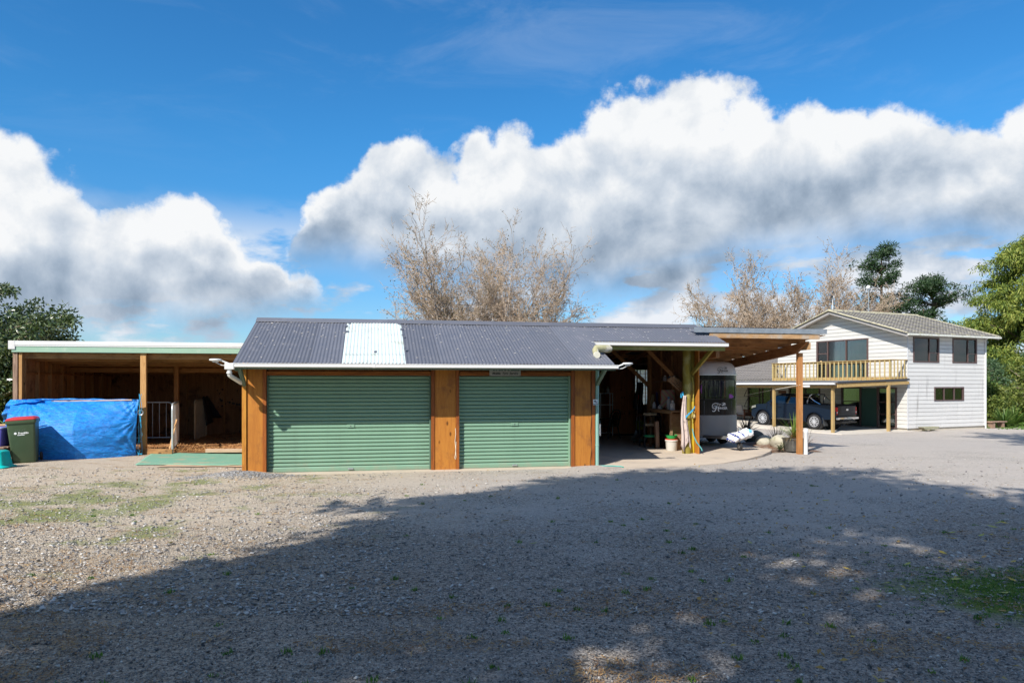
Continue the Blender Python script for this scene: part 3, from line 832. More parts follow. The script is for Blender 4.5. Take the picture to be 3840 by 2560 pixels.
# side and back walls
def wall_y(name, x0, x1, y0, y1, m_, par=garage):
    ys_ = [y0] + ([RIDGE_Y] if y0 < RIDGE_Y < y1 else []) + [y1]
    top = [(q, (RZ(q) if q <= RIDGE_Y else BZ(q)) - 0.012) for q in ys_]
    return B().prism([(y0, 0.0), (y1, 0.0)] + list(reversed(top)), 'x', x0, x1).build(name, m_, par)
wall_y('side_wall', -2.74, -2.70, 0.095, BACK_Y - .1, W_PLY)
wall_y('side_wall', 5.08, 5.12, 0.16, BACK_Y - .1, W_PLY)
wall_y('side_wall', 8.45, 8.49, 1.90, 4.95, W_PLY)
wall_y('side_wall', 10.95, 10.99, 7.2, BACK_Y - .1, W_PLY)
B().prism([(8.47, 5.05), (9.25, 7.15), (9.29, 7.14), (8.51, 5.04)], 'z', 0.0, 2.95).build('partition', W_PLY, garage)
B().box(9.29, 10.99, 7.15, 7.19, 0, 2.95).build('partition', W_PLY, garage)
# back wall of the bay, with the window hole
wx0, wx1, wz0, wz1 = 9.60, 10.22, 1.17, 2.45
top_b = BZ(BACK_Y - .1) - 0.0
for x0, x1, z0, z1 in ((-2.70, 5.08, 0, top_b), (5.12, wx0, 0, top_b), (wx1, 10.95, 0, top_b), (wx0, wx1, 0, wz0), (wx0, wx1, wz1, top_b)):
    board('back_wall', W_PLY, x0 + .001, x1 - .001, BACK_Y - .14, BACK_Y - .10, z0, z1, 0)
# --- roller doors
def roller(x0, x1, name):
    dr = B().box(x0 - .02, x1 + .02, 0.155, 0.165, 0.0, 2.11).build('roller_door', M_SAGE, garage)
    n = 24; h = (2.11 - 0.12) / n
    prof = [(0.150, 0.0), (0.142, 0.006), (0.142, 0.010), (0.118, 0.020), (0.112, h * 0.45), (0.117, h - 0.012), (0.138, h - 0.003), (0.150, h - 0.0005)]
    pb = B().prism(prof + [(0.154, h - 0.0005), (0.154, 0.0)], 'x', x0, x1)
    me = pb.mesh('slat'); shade(me, 25)
    for i in range(n):
        s = link('slat', me, M_SAGE, dr); s.location = (0, random.uniform(-.002, .002), 0.12 + i * h)
    B().prism([(0.150, 0.012), (0.110, 0.014), (0.104, 0.03), (0.106, 0.10), (0.118, 0.119), (0.150, 0.119)], 'x', x0, x1).build('bottom_rail', M_SAGE, dr, True, ang=25)
    B().prism([(0.150, 0.0), (0.108, 0.0), (0.108, 0.011), (0.150, 0.011)], 'x', x0, x1).build('rubber_seal', M_BLACK, dr)
    xm = (x0 + x1) / 2
    lk = B().box(xm - .085, xm + .085, 0.098, 0.115, 0.965, 1.035, .006).build('lock_plate', M_SAGE, dr)
    B().lathe([(0.0, 0.094), (0.013, 0.094), (0.013, 0.10)], 10, (xm, 0, 1.0), 'y').build('lock', M_STEEL, dr)
    hb = B().box(xm - .06, xm + .06, 0.07, 0.104, 0.045, 0.075, .008).box(xm - .05, xm - .03, 0.085, 0.11, 0.04, 0.08).box(xm + .03, xm + .05, 0.085, 0.11, 0.04, 0.08)
    hb.build('handle', M_GALV, dr)
    return dr
roller(-2.23, 1.222, 'left')
roller(1.90, 4.455, 'right')
# --- roof
roof = B().box(-2.72, 8.78, RIDGE_Y - 0.03, RIDGE_Y + 0.03, RIDGE_Z - 0.22, RIDGE_Z - 0.05).build('roof', W_BROWN_X, garage)
def corr(b, x0, x1, p0, p1, pitch=0.0762, amp=0.0085, seg=6, dz=0.0, nlen=1, wob=0.0):
    n = max(2, int(round((x1 - x0) / pitch * seg)))
    vs = []
    for j in range(nlen + 1):
        t = j / nlen
        for i in range(n + 1):
            x = x0 + (x1 - x0) * i / n
            zz = p0[1] + (p1[1] - p0[1]) * t + amp * math.cos(2 * math.pi * x / pitch) + dz + wob * mnoise.noise((x * 1.3, t * 2.2, 1.0))
            vs.append((x, p0[0] + (p1[0] - p0[0]) * t, zz))
    return b.add(vs, [(j * (n + 1) + i, j * (n + 1) + i + 1, (j + 1) * (n + 1) + i + 1, (j + 1) * (n + 1) + i) for j in range(nlen) for i in range(n)])
def sheet(x0, x1, y0, y1, m_, dz, name='roof_sheet', zf=RZ, par=None, nlen=5):
    b = B(); corr(b, x0 - 0.02, x1 + 0.02, (y0, zf(y0)), (y1, zf(y1)), dz=dz, nlen=nlen, wob=0.006)
    return b.build(name, m_, par or roof, True, ang=80)
edges = [-2.78, -2.03, -1.35, -0.635]
for i in range(3): sheet(edges[i], edges[i + 1], -0.83, RIDGE_Y, M_ROOF, 0.002 + 0.008 * (i % 2))
sheet(-0.635, -0.03, -0.30, RIDGE_Y, M_SKYL, 0.011, 'skylight_sheet'); sheet(-0.03, 0.64, -0.28, RIDGE_Y, M_SKYL, 0.015, 'skylight_sheet')
sheet(-0.635, -0.03, -0.83, -0.22, M_SKYL, 0.005, 'skylight_sheet'); sheet(-0.03, 0.64, -0.83, -0.22, M_SKYL, 0.007, 'skylight_sheet')
xe = 0.646
while xe < 5.2:
    x1_ = min(5.26, xe + 0.768); sheet(xe, x1_, -0.83, RIDGE_Y, M_ROOF, 0.002 + 0.007 * (int(xe * 1.3) % 2)); xe = x1_ if x1_ < 5.2 else 9
xe = 5.26
while xe < 8.7:
    x1_ = min(8.80, xe + 0.768); sheet(xe, x1_, 0.85, RIDGE_Y, M_ROOF, 0.004 + 0.003 * (int(xe * 10) % 2), nlen=2); xe = x1_ if x1_ < 8.7 else 9
for i in range(18):
    sheet(-2.78 + i * 0.772, -2.78 + (i + 1) * 0.772, RIDGE_Y, BACK_Y + 0.3, M_ROOF, 0.003 + 0.003 * (i % 2), zf=BZ, nlen=1)
# ridge capping in lengths
rx = [-2.80, 0.35, 2.95, 5.7, 8.62]
for i in range(4):
    b = B(); y, z = RIDGE_Y, RIDGE_Z + 0.022
    pts = [(y - 0.20, RZ(y - 0.20) + 0.016), (y - 0.195, RZ(y - 0.195) + 0.030), (y - 0.035, z + 0.012), (y, z + 0.035), (y + 0.035, z + 0.012), (y + 0.2, BZ(y + .2) + 0.03), (y + .2, BZ(y + .2) + .018), (y, z + 0.005)]
    b.prism(pts, 'x', rx[i] - (0.02 if i else 0), rx[i + 1] + .02)
    o = b.build('ridge_cap', M_ROOF, roof); o.location.z = 0.003 * (i % 2)
# peeling sealant flecks and leaf debris on the roof
b = B(); rr = random.Random(5)
for i in range(420):
    x = rr.uniform(-2.7, 8.6); y = RIDGE_Y - abs(rr.gauss(0, 0.9)) - 0.2 if rr.random() < .6 else rr.uniform(-.8, 2.0)
    if y < -0.8 or (x > 5.2 and y < 0.9): continue
    s_ = rr.uniform(0.006, 0.022); z = RZ(y) + 0.018
    b.add([(x - s_, y - s_ * .6, z - s_ * .2), (x + s_, y - s_ * .5, z - s_ * .2), (x + s_ * .8, y + s_, z + s_ * .4), (x - s_ * .7, y + s_ * .8, z + s_ * .35)], [(0, 1, 2, 3)])
b.build('roof_litter', mat('peeled_sealant', (0.55, 0.52, 0.48), 0.8, 0, 0.5, 30), roof)
b = B()
for (x, y) in ((-0.66, 1.75), (-0.63, 1.3), (0.66, 1.1), (0.70, 0.95), (0.03, -0.14), (0.71, 0.0), (0.62, 2.0), (-0.60, 2.02), (0.66, 1.55), (0.67, 0.1)):
    s_ = rr.uniform(0.03, 0.07)
    b.add([(x - s_ * .6, y - s_, RZ(y - s_) + .028), (x + s_ * .5, y - s_ * .8, RZ(y - s_ * .8) + .028), (x + s_ * .6, y + s_, RZ(y + s_) + .03), (x - s_ * .4, y + s_ * .9, RZ(y + s_ * .9) + .03)], [(0, 1, 2, 3)])
b.build('paint_patch', M_ROOF, roof)
# --- gutters, fascias, brackets, downpipes
def gutter(x0, x1, y, z, par, m_=M_WHITE):
    prof = [(y - 0.105, z - 0.005), (y - 0.115, z - 0.012), (y - 0.105, z - 0.025), (y - 0.108, z - 0.075), (y - 0.085, z - 0.092), (y, z - 0.092), (y, z - 0.012), (y - 0.012, z - 0.012), (y - 0.012, z - 0.08), (y - 0.085, z - 0.08), (y - 0.095, z - 0.07), (y - 0.092, z - 0.005)]
    return B().prism(prof, 'x', x0, x1).build('gutter', m_, par)
gz = 2.35
gutter(-2.84, 0.0, -0.80, gz, garage); gutter(0.002, 5.33, -0.80, gz - 0.001, garage)
B().prism([(-0.91, gz - .012), (-0.913, gz - .08), (-0.885, gz - .098), (-0.802, gz - .098), (-0.802, gz - .094), (-.883, gz - .094), (-.909, gz - .079), (-.905, gz - .012)], 'x', -0.03, 0.03).build('gutter_joint', M_WHITE, garage)
board('fascia', M_GREENP, -2.78, 5.30, -0.795, -0.765, 2.225, 2.33)
board('soffit', M_GREENP, -2.76, 5.28, -0.76, -0.03, 2.30, 2.315)
gz2 = RZ(0.85) - 0.012
gutter(5.22, 8.84, 0.86, gz2, garage)
board('fascia', mat('lichened_fascia', (0.24, 0.25, 0.08), 0.8, 0, 0.25, 6, (0.33, 0.30, 0.12)), 5.3, 8.80, 0.865, 0.895, gz2 - 0.19, gz2 - 0.03)
for x in (-2.71, 5.115):
    B().beam((x, 0.02, 1.90), (x, -0.70, 2.30), 0.07, 0.09, .005).build('eave_bracket', M_GREENP, garage)
board('barge_board', M_GREENP, -2.775, -2.745, -0.76, -0.04, 2.19, 2.33)
W_LICHEN = mat('lichened_pole', (0.24, 0.19, 0.03), 0.85, 0, 0.25, 7, (0.36, 0.32, 0.12), 0.5, 0.7, 3, 0.3, 30, stretch=(1, 1, .25))
B().beam((8.33, 1.80, 2.20), (8.52, 0.93, 2.86), 0.07, 0.10, .005).build('eave_bracket', W_LICHEN, garage)
b = B(); b.tube([(5.12, -0.01, 0.0), (5.12, -0.01, 1.9), (5.12, -0.02, 2.3)], 0.042, 14); b.build('downpipe', M_DPIPE, garage, True)
for z in (0.5, 1.75): B().lathe([(0.044, z - .012), (0.047, z - .012), (0.047, z + .012), (0.044, z + .012)], 14, (5.12, -0.01, 0)).build('pipe_clip', M_DPIPE, garage)
# rain head and elbow on the left end
b = B(); b.box(-2.94, -2.76, -0.915, -0.80, 2.215, 2.345, .008); b.build('rain_head', M_WHITE, garage)
b = B(); b.tube([(-2.86, -0.85, 2.22), (-2.86, -0.85, 2.15), (-2.855, -0.83, 2.10), (-2.84, -0.76, 2.075), (-2.78, -0.35, 1.99), (-2.77, -0.06, 1.95)], 0.045, 12); b.build('drain_elbow', M_WHITE, garage, True)
b = B(); b.lathe([(0.0535, 2.135), (0.0535, 2.165)], 12, (-2.86, -0.85, 0)); b.build('pipe_collar', M_WHITE, garage)
# cable on the right trim
b = B(); b.tube([(4.97, -0.004, 2.2), (4.965, -0.006, 1.7), (4.985, -0.006, 1.2), (4.96, -0.006, .8), (4.99, -0.006, .45), (4.95, -0.006, .1), (4.96, -0.02, .0)], 0.006, 5); b.build('cable', M_BLACK, garage)
# --- open bay: posts, braces, lining
b = B(); b.tube([(8.21, 1.88, 0.06), (8.215, 1.88, 1.2), (8.21, 1.88, RZ(1.88) - .05)], [0.118, 0.112, 0.108], 16); b.build('pole', W_LICHEN, garage, True)
board('door_post', mat('sunlit_yellow_paint', (0.56, 0.40, 0.02), 0.7, 0, 0.12, 4, (0.42, 0.28, 0.04), 0.5, 0.7, 2.5), 8.325, 8.425, 1.86, 1.96, 0.06, 1.45)
board('door_post', W_LICHEN, 8.325, 8.425, 1.86, 1.96, 1.452, RZ(1.9) - .06)  # upper length of the same post, eave shade put into its darker colour
board('wall_edge', W_ORANGE, 8.44, 8.475, 1.66, 1.895, 0.07, RZ(1.75) - .06)
board('inner_post', W_BROWN, 8.36, 8.50, 4.96, 5.10, 0.06, BZ(5.0) - .1)
b = B(); b.beam((7.2, 5.02, 2.95), (8.40, 5.02, 1.85), 0.05, 0.11, .004); b.build('brace', W_BROWN_X, garage)
b = B(); b.beam((7.5, 3.4, 3.1), (8.42, 2.9, 2.0), 0.05, 0.10, .004); b.build('brace', W_BROWN_X, garage)
for y in (1.0, 2.4, 3.7, 5.1, 6.5, 7.9):
    z = (RZ(y) if y < RIDGE_Y else BZ(y)) - 0.10
    board('purlin', W_BROWN_X, 5.13, 8.44 if y < 5 else 10.9, y, y + 0.05, z - 0.12, z)
for x in (6.3, 7.5, 8.3):
    B().beam((x, RIDGE_Y, RIDGE_Z - .30), (x, BACK_Y - .15, BZ(BACK_Y) - .26), 0.045, 0.14).build('rafter', W_BROWN_Y, garage)
for y in (2.5, 3.3, 4.1): board('stud', W_BROWN, 8.40, 8.448, y, y + .045, 0.06, BZ(y) - .2)
for x in (5.9, 6.7, 7.5, 8.2, 10.4): board('stud', W_BROWN, x, x + .045, BACK_Y - .20, BACK_Y - .143, 0.06, top_b - .02)
# grid window at the back of the bay
win = B().box(wx0, wx1, BACK_Y - .15, BACK_Y - .11, wz0 - .04, wz0).box(wx0, wx1, BACK_Y - .15, BACK_Y - .11, wz1, wz1 + .04).box(wx0 - .04, wx0, BACK_Y - .15, BACK_Y - .11, wz0 - .04, wz1 + .04).box(wx1, wx1 + .04, BACK_Y - .15, BACK_Y - .11, wz0 - .04, wz1 + .04).build('window', W_BROWN, garage)
nb = 9
for c_ in range(3):
    for r_ in range(nb):
        xa = wx0 + (wx1 - wx0) * c_ / 3; xb = wx0 + (wx1 - wx0) * (c_ + 1) / 3; za = wz0 + (wz1 - wz0) * r_ / nb; zb = wz0 + (wz1 - wz0) * (r_ + 1) / nb
        B().box(xa + .012, xb - .012, BACK_Y - .128, BACK_Y - .122, za + .008, zb - .008).build('pane', frosted('ripple_pane', (0.75, 0.85, 0.82)) if (c_, r_) == (0, 0) else bpy.data.materials['ripple_pane'], win)
for c_ in (1, 2): B().box(wx0 + (wx1 - wx0) * c_ / 3 - .012, wx0 + (wx1 - wx0) * c_ / 3 + .012, BACK_Y - .14, BACK_Y - .115, wz0, wz1).build('mullion', W_BROWN, win)
for r_ in range(1, nb): B().box(wx0, wx1, BACK_Y - .13, BACK_Y - .12, wz0 + (wz1 - wz0) * r_ / nb - .007, wz0 + (wz1 - wz0) * r_ / nb + .007).build('glazing_bar', W_BROWN, win)

# ------------------------------------------------------------------ open stable beside the garage
SHZ = 0.04
shed = thing('stable', 'open fronted timber stable with mint green fascia beside the garage', 'shed', G(0, 20.9, SHZ), GA)
def sb(name, m_, *a_, c=0.004, par=None): return B().box(*a_, c).build(name, m_, par or shed)
L0, L1, SD = -9.24, -2.82, 6.8
ZR = lambda y: 2.72 - 0.055 * y
sb('fascia', M_MINT, L0 - .02, L1 - .02, -0.06, -0.02, 2.715, 2.885)
sb('drip_flashing', M_WHITE, L0 - .02, L1 - .02, -0.075, -0.061, 2.868, 2.90)
sb('roof_flashing', M_WHITE, L0 - .04, L1 - .02, -0.08, 0.05, 2.905, 3.01)
sb('end_cap', mat('scuffed_white_cap', (0.68, 0.66, 0.66), 0.5, 0, 0.12, 8), L0 - .09, L0 + .07, -0.085, 0.04, 2.79, 3.012)
for i in range(8): 
    x0 = L0 + i * (L1 - L0) / 8; x1 = L0 + (i + 1) * (L1 - L0) / 8
    B().prism([(0.052, 2.985), (SD + .2, 2.985 - 0.055 * SD), (SD + .2, 3.0 - 0.055 * SD), (0.052, 3.0)], 'x', x0 + .001, x1 - .001).build('roof_sheet', M_GALV, shed)
sb('corner_post', W_GREY, L0 - .01, L0 + .10, -0.015, 0.06, -0.06, 2.71)
sb('corner_post', W_POST, L0 + .125, L0 + .20, 0.0, 0.09, -0.06, 2.71)
sb('post', W_POST, -6.175, -6.03, 0.0, 0.10, -0.06, 2.712)
sb('post', wood('inner_post_timber', (0.40, 0.20, 0.075), (0.26, 0.12, 0.04), 'z'), -6.12, -5.99, 3.1, 3.22, -0.06, ZR(3.1) - .02)
for i, y in enumerate((0.12, 0.95, 1.8, 2.65, 3.5, 4.35, 5.2, 6.05)):
    sb('purlin', W_BROWN_X, L0 + .1, L1 - .02, y, y + .05, ZR(y) - .16, ZR(y) - .001)
for x in (-8.6, -7.0, -5.4, -3.9): B().beam((x, 0.1, ZR(.1) + .10), (x, SD, ZR(SD) + .10), 0.05, 0.14).build('rafter', W_BROWN_Y, shed)
sb('ridge_beam', W_BROWN_X, L0 + .1, L1 - .02, 3.23, 3.30, ZR(3.2) - .30, ZR(3.2) - .161)
# left wall: studs, rails, boards
for i in range(9):
    y = 0.20 + i * 0.78
    sb('stud', W_BROWN, L0 + .10, L0 + .20, y, y + .05, 0, ZR(y) - .17)
for z in (0.75, 1.40, 2.15): sb('rail', W_BROWN_Y, L0 + .11, L0 + .18, .25, SD, z, z + .045)
for i in range(18):
    y = 0.1 + i * 0.372; sb('wall_board', W_PLY if i % 4 else W_BROWN, L0 + .06, L0 + .098, y + .002, y + .368, -0.05, 2.965 - .055 * y, c=0)
# back wall panels
sb('wall_lining', W_PLY, L0 + .06, L1, SD + .022, SD + .035, -.05, 2.60, c=0)
nb = 5; wv = (L1 - L0 - .1) / nb
for i in range(nb):
    for z0, z1 in ((0.0, 1.2), (1.21, 2.31)):
        x0 = L0 + .1 + i * wv; sb('wall_panel', W_PLY, x0 + .004, x0 + wv - .004, SD, SD + .02, z0, z1, c=0)
for i in range(nb + 1): sb('stud', W_BROWN, L0 + .08 + i * wv, L0 + .125 + i * wv, SD - .05, SD - .001, 0, 2.31)
sb('wall_panel', W_PLY, L1 - .03, L1, .1, SD, 0, 2.3, c=0)
# kick marks
b = B(); rr = random.Random(9)
for i in range(46):
    x = rr.uniform(-5.6, -3.0); z = rr.choice((1.12, 1.25, 1.62)) + rr.gauss(0, .05); r_ = rr.uniform(.015, .045)
    b.lathe([(0, SD - .004), (r_, SD - .004), (r_ * .9, SD - .001)], 7, (x, 0, z), 'y')
tag(b.build('hoof_marks', M_BLACK, shed), kind='stuff')
# shavings bedding
bx = []; rng2 = np.random.default_rng(4)
struct(B().grid(lambda u, v: (*G(L0 + .15 + u * (L1 - L0 - .2), 20.75 + v * 6.9)[:2], SHZ + 0.03 + 0.07 * mnoise.noise((u * 9, v * 9, 0)) * smooth01(v * 4) + .05 * smooth01(v * 3)), 40, 40).build('shavings_floor', mat('wood_shavings', (0.40, 0.19, 0.075), 0.9, 0, 0.35, 25, (0.16, 0.075, 0.03), 0.45, 0.62, 3, 0.6, 60), None, True), 'wood shavings bedding on the stable floor')
n = 16000; t = rng2.uniform(L0 + .2, L1 - .1, n); dd = 20.8 + 6.7 * rng2.random(n) ** 1.6
x = t * _ca - dd * _sa; y = t * _sa + dd * _ca
flk = flakes('shavings', x, y, rng2.uniform(.015, .05, n), rng2.uniform(.006, .015, n), leafmat('shaving_curl', [(0.18, .08, .03), (0.42, .22, .08), (0.62, .38, .16)], .8, .1, 20), 'curled wood shavings strewn over the stable floor', 0.06, .5)
# --- loose timber by the sill
o = B().beam(G(-4.45, 20.62, SHZ + .09), G(-2.9, 20.45, SHZ + .085), 0.10, 0.10, .008).build('sleeper', wood('pale_sleeper', (0.55, 0.38, 0.26), (0.42, 0.27, 0.17), 'x'))
tag(o, 'pale squared timber lying along the stable entrance', 'timber')
o = B().beam(G(-6.02, 20.75, SHZ + .08), G(-5.28, 20.55, SHZ + .07), 0.04, 0.16, .004).build('kick_board', W_BROWN_X); tag(o, 'low brown board on edge at the foot of the stable post', 'board')
o = B().beam(G(-5.46, 20.85, SHZ - .03), G(-5.36, 21.3, 0.95), 0.045, 0.02, .003).build('stake', W_POST); tag(o, 'thin pale stake leaning behind the open hurdle', 'stake')
# --- hurdles
M_HURD = mat('galvanised_tube', (0.62, 0.66, 0.67), 0.4, 0.55, 0.12, 12)
def hurdle(label, p0, p1, z0, z1, nbar, m_=M_HURD, r=0.021):
    q0, q1 = Vector((*G(*p0)[:2], 0)), Vector((*G(*p1)[:2], 0)); dr = (q1 - q0); L = dr.length; rz = math.atan2(dr.y, dr.x)
    h = thing('hurdle', label, 'gate', (q0.x, q0.y, 0), rz, 'galvanised hurdles in the stable')
    c = 0.16; ring = []
    for cx, cz, a0 in ((c, z1 - c, 180), (L - c, z1 - c, 90)):
        for i in range(6):
            a_ = R(a0 - 90 * i / 5); ring.append((cx + c * math.cos(a_), 0, cz + c * math.sin(a_)))
    B().tube([(0, 0, SHZ if nbar > 8 else z0), (0, 0, z1 - c)] + ring + [(L, 0, z1 - c), (L, 0, z0)], r, 10).build('frame', m_, h, True)
    B().tube([(0, 0, z0 + .03), (L, 0, z0 + .03)], r, 10).build('bottom_rail', m_, h, True)
    for i in range(1, nbar):
        x = L * i / nbar; B().tube([(x, 0, z0 + .03), (x, 0, z1 - (0.03 if c < x < L - c else .10))], 0.010, 6).build('bar', m_, h, True)
    return h
hurdle('tubular steel hurdle with round corner standing between the two stable posts', (-7.9, 23.95), (-6.13, 23.95), 0.24, 1.36, 9)
hurdle('tubular steel hurdle standing edge on nearest the green mat', (-5.32, 20.72), (-5.95, 23.85), 0.12, 1.38, 14, r=.028)
hurdle('slatted hurdle with a black cover on it deep in the stable', (-5.72, 24.9), (-5.75, 26.7), 0.08, 1.40, 12, mat('weathered_rail', (0.62, 0.53, 0.38), 0.6, 0, .2), .022)
b = B(); rr = random.Random(3)
b.grid(lambda u, v: (*G(-5.55 + .10 * math.sin(u * 7) * v - .12 * (1 - v) + .42 * u * v * .6, 25.75 + u * .9, )[:2], 1.50 - v * (0.95 - .25 * u) + .03 * math.sin(u * 11) - .12 * (u - .5) ** 2), 14, 10)
o = b.build('horse_cover', M_BLACK, None, True); md = o.modifiers.new('s', 'SOLIDIFY'); md.thickness = .02
tag(o, 'black horse cover slung over the slatted hurdle', 'cover')
# --- tarpaulin
def tarp_mat():
    m, k, b = _base('blue_tarpaulin')
    o = k.n.new('ShaderNodeTexCoord').outputs['Object']
    n1_ = k.noise(k.mapping(o, (2.2, 2.2, 6)), 3.2, 6, 0.65, 1.2); n2_ = k.noise(k.mapping(o, (5, 5, 16)), 3, 5, 0.6, .5)
    c = k.mix(k.ss(n1_, .35, .65), (0.004, 0.16, 0.56), (0.008, 0.29, 0.82))
    c = k.mix(k.ss(n2_, .66, .74), c, (0.20, 0.52, 0.86))
    k.put(b.inputs['Base Color'], c); k.put(b.inputs['Roughness'], k.lin(n2_, .3, .7, .48, .30)); b.inputs['Specular IOR Level'].default_value = .55
    bp = k.n.new('ShaderNodeBump'); bp.inputs['Strength'].default_value = .7; bp.inputs['Distance'].default_value = .03
    wv_ = k.noise(k.mapping(o, (3, 3, 9)), 4.5, 4, .6, 2.0)
    k.put(bp.inputs['Height'], k.m('ADD', k.m('MULTIPLY', wv_, .7), k.m('MULTIPLY', n2_, .4))); k.put(b.inputs['Normal'], bp.outputs[0])
    return m
M_TARP = tarp_mat()
tarp = thing('tarpaulin', 'bright blue tarpaulin tied across the stable front behind the bin', 'tarpaulin', G(0, 20.75, SHZ), GA)
TX0, TX1 = -9.20, -6.16
def tarp_f(u, v):
    x = TX0 + .04 + (TX1 - TX0 - .04) * u + .42 * v * (1 - u); top = 1.455 + .018 * u; bot = 0.0
    z = top + (bot - top) * v
    d_ = math.hypot((1 - u) * 3.0, (v - .03) * 1.45); d2 = math.hypot((1 - u) * 3.0, (1 - v) * 1.45); d3 = math.hypot((u - .12) * 3.0, v * 1.45)
    w_ = 0.0
    for dd_, a_ in ((d_, math.atan2((v) * 1.45, (1 - u) * 3 + .01)), (d2, math.atan2((1 - v) * 1.45, (1 - u) * 3 + .01)), (math.hypot((1 - u) * 3, (v - .35) * 1.45), math.atan2((v - .35) * 1.45, (1 - u) * 3 + .01)), (d3, math.atan2(v * 1.45, (u - .12) * 3 + .001))):
        w_ += .016 * math.sin(a_ * 17 + 2.0 * dd_) * math.exp(-dd_ * 1.5) * min(1, dd_ * 4)
    w_ += .020 * mnoise.noise((u * 5, v * 9, 0)) + 0.016 * (abs(mnoise.noise((u * 9 + v * 4, v * 13 - u * 3, 2))) - .25) + .009 * (abs(mnoise.noise((u * 22 - v * 9, v * 30, 5))) - .25)
    y = -1.0 * (1 - (1 - min(1, v / .7)) ** 2) * (.22 + .78 * min(1, (1 - u) * 2.2) ** .8) + .10 * v * (1 - u) + w_ - 0.03
    return (x, y, z)
o = B().grid(tarp_f, 170, 100).build('sheet', M_TARP, tarp, True, ang=180)
# rolled hem over the rail with its loose end on the left
b = B(); pts = []
for i in range(15):
    u = i / 14; pts.append((TX0 + .55 + (TX1 - TX0 - .6) * u, -.06 + .012 * math.sin(u * 9), 1.472 + .012 * math.sin(u * 5)))
b.tube(pts, [.022 + .009 * math.sin(i * 1.7) for i in range(15)], 8); b.build('rolled_hem', M_TARP, tarp, True, ang=180)
def flap(u, v):
    x = TX0 + .75 - .98 * u * (0.8 + .2 * v) + .05 * v; z = 1.50 - .02 * u - (.50 * u ** 1.5 + .06) * v - .04 * math.sin(u * 9) * v
    y = -.10 - .11 * math.sin(v * 3.1) - .04 * math.sin(v * 14 + u * 5) - .03 * math.sin(u * 17 + v * 6)
    return (x, y, z)
B().grid(flap, 40, 24).build('loose_flap', M_TARP, tarp, True, ang=180)
B().beam((TX0 + .95, -.085, 1.432), (TX1 - .15, -.075, 1.462), .022, .034, .003).build('batten', wood('raw_batten', (.62, .45, .34), (.5, .34, .24), 'x'), tarp)
b = B()
b.tube([(TX0 + .60, -.16, 1.46), (TX0 + .62, -.17, 1.3), (TX0 + .58, -.19, 1.1), (TX0 + .6, -.2, .95)], .009, 6); b.build('tie', M_BLUEROPE, tarp, True)
for k_, (z0, z1) in enumerate(((1.62, 1.40), (1.40, 1.1), (1.12, .72), (.75, .35), (.38, .02))):
    b = B(); rr = random.Random(k_)
    for j in range(3):
        x = TX1 + .02 + .03 * j
        b.tube([(x + rr.uniform(-.02, .02), -.10, z0), (x + rr.uniform(-.03, .05), -.13, (z0 + z1) / 2), (x + rr.uniform(-.02, .04), -.12, z1)], .006, 5)
    b.build('tie', M_BLUEROPE, tarp, True)
b = B()
for a_ in range(7): b.tube([(TX1 + .05, -.22, .05), (TX1 + .05 + .10 * math.cos(a_), -.24 - .04 * (a_ % 2), .05 + .10 * math.sin(a_))], .006, 5)
b.build('knot', M_BLUEROPE, tarp)
b = B(); 
for r_ in (.055, .065, .075): b.tube([(TX1 + .07 + r_ * math.cos(q), -.12, 1.13 + r_ * math.sin(q)) for q in np.linspace(0, 6.28, 14)], .004, 5)
o = b.build('wire_coil', M_GALV, tarp)
# --- green mat
def mat_f(u, v):
    t0 = -5.44 + (-3.02 + 5.44) * u; t1 = -5.86 + (-3.02 + 5.86) * u
    t = t0 + (t1 - t0) * v; d_ = 18.05 + .12 * math.sin(u * 5) + (20.75 - 18.05) * v - .12 * (1 - v) * math.sin(u * 2.6)
    x, y, _ = G(t, d_); return (x, y, zg(x, y) + .022 + .012 * mnoise.noise((u * 6, v * 4, 1)))
o = B().grid(mat_f, 40, 14).build('ground_mat', mat('green_mat', (0.17, 0.35, 0.25), .95, 0, .16, 30, (0.42, 0.33, 0.22), .52, .70, 1.6, .6, 120), None, True)
md = o.modifiers.new('s', 'SOLIDIFY'); md.thickness = .012
tag(o, 'faded green matting laid on the ground before the stable', 'mat')
o = B().grid(lambda u, v: (*G(-4.9 + 2.2 * u + .2 * v, 17.62 + .62 * v + .10 * math.sin(u * 4) + .05 * math.sin(u * 13))[:2], zg(*G(-4.9 + 2.2 * u, 17.9)[:2]) + .010), 24, 6).build('dirt_patch', mat('bare_dirt', (0.50, 0.35, 0.23), .95, 0, .12, 4, (0.34, .26, .19), .5, .7, 2, .3, 60), None, True)
struct(o)
# --- black bucket
def bucket(name, label, cat, loc, r0, r1, h, m_, rim=True, group=None):
    e = thing(name, label, cat, loc, 0, group)
    B().lathe([(0.0, 0.012), (r0 * .98, 0.0), (r0, .006), (r1, h), (r1 - .006, h), (r0 - .006, .02), (0, .02)], 24).build('body', m_, e, True)
    if rim: B().lathe([(r1 - .004, h - .035), (r1 + .012, h - .035), (r1 + .014, h - .004), (r1 + .004, h + .004), (r1 - .006, h + .002)], 24).build('rim', m_, e, True)
    return e
bx_, by_, _ = G(-3.06, 19.5)
bucket('bucket', 'dusty black rubber bucket beside the garage corner', 'bucket', (bx_, by_, SHZ + .03), .15, .20, .40, mat('dusty_rubber', (.05, .052, .055), .8, 0, .3, 6, (.16, .15, .14), .5, .7, 4))
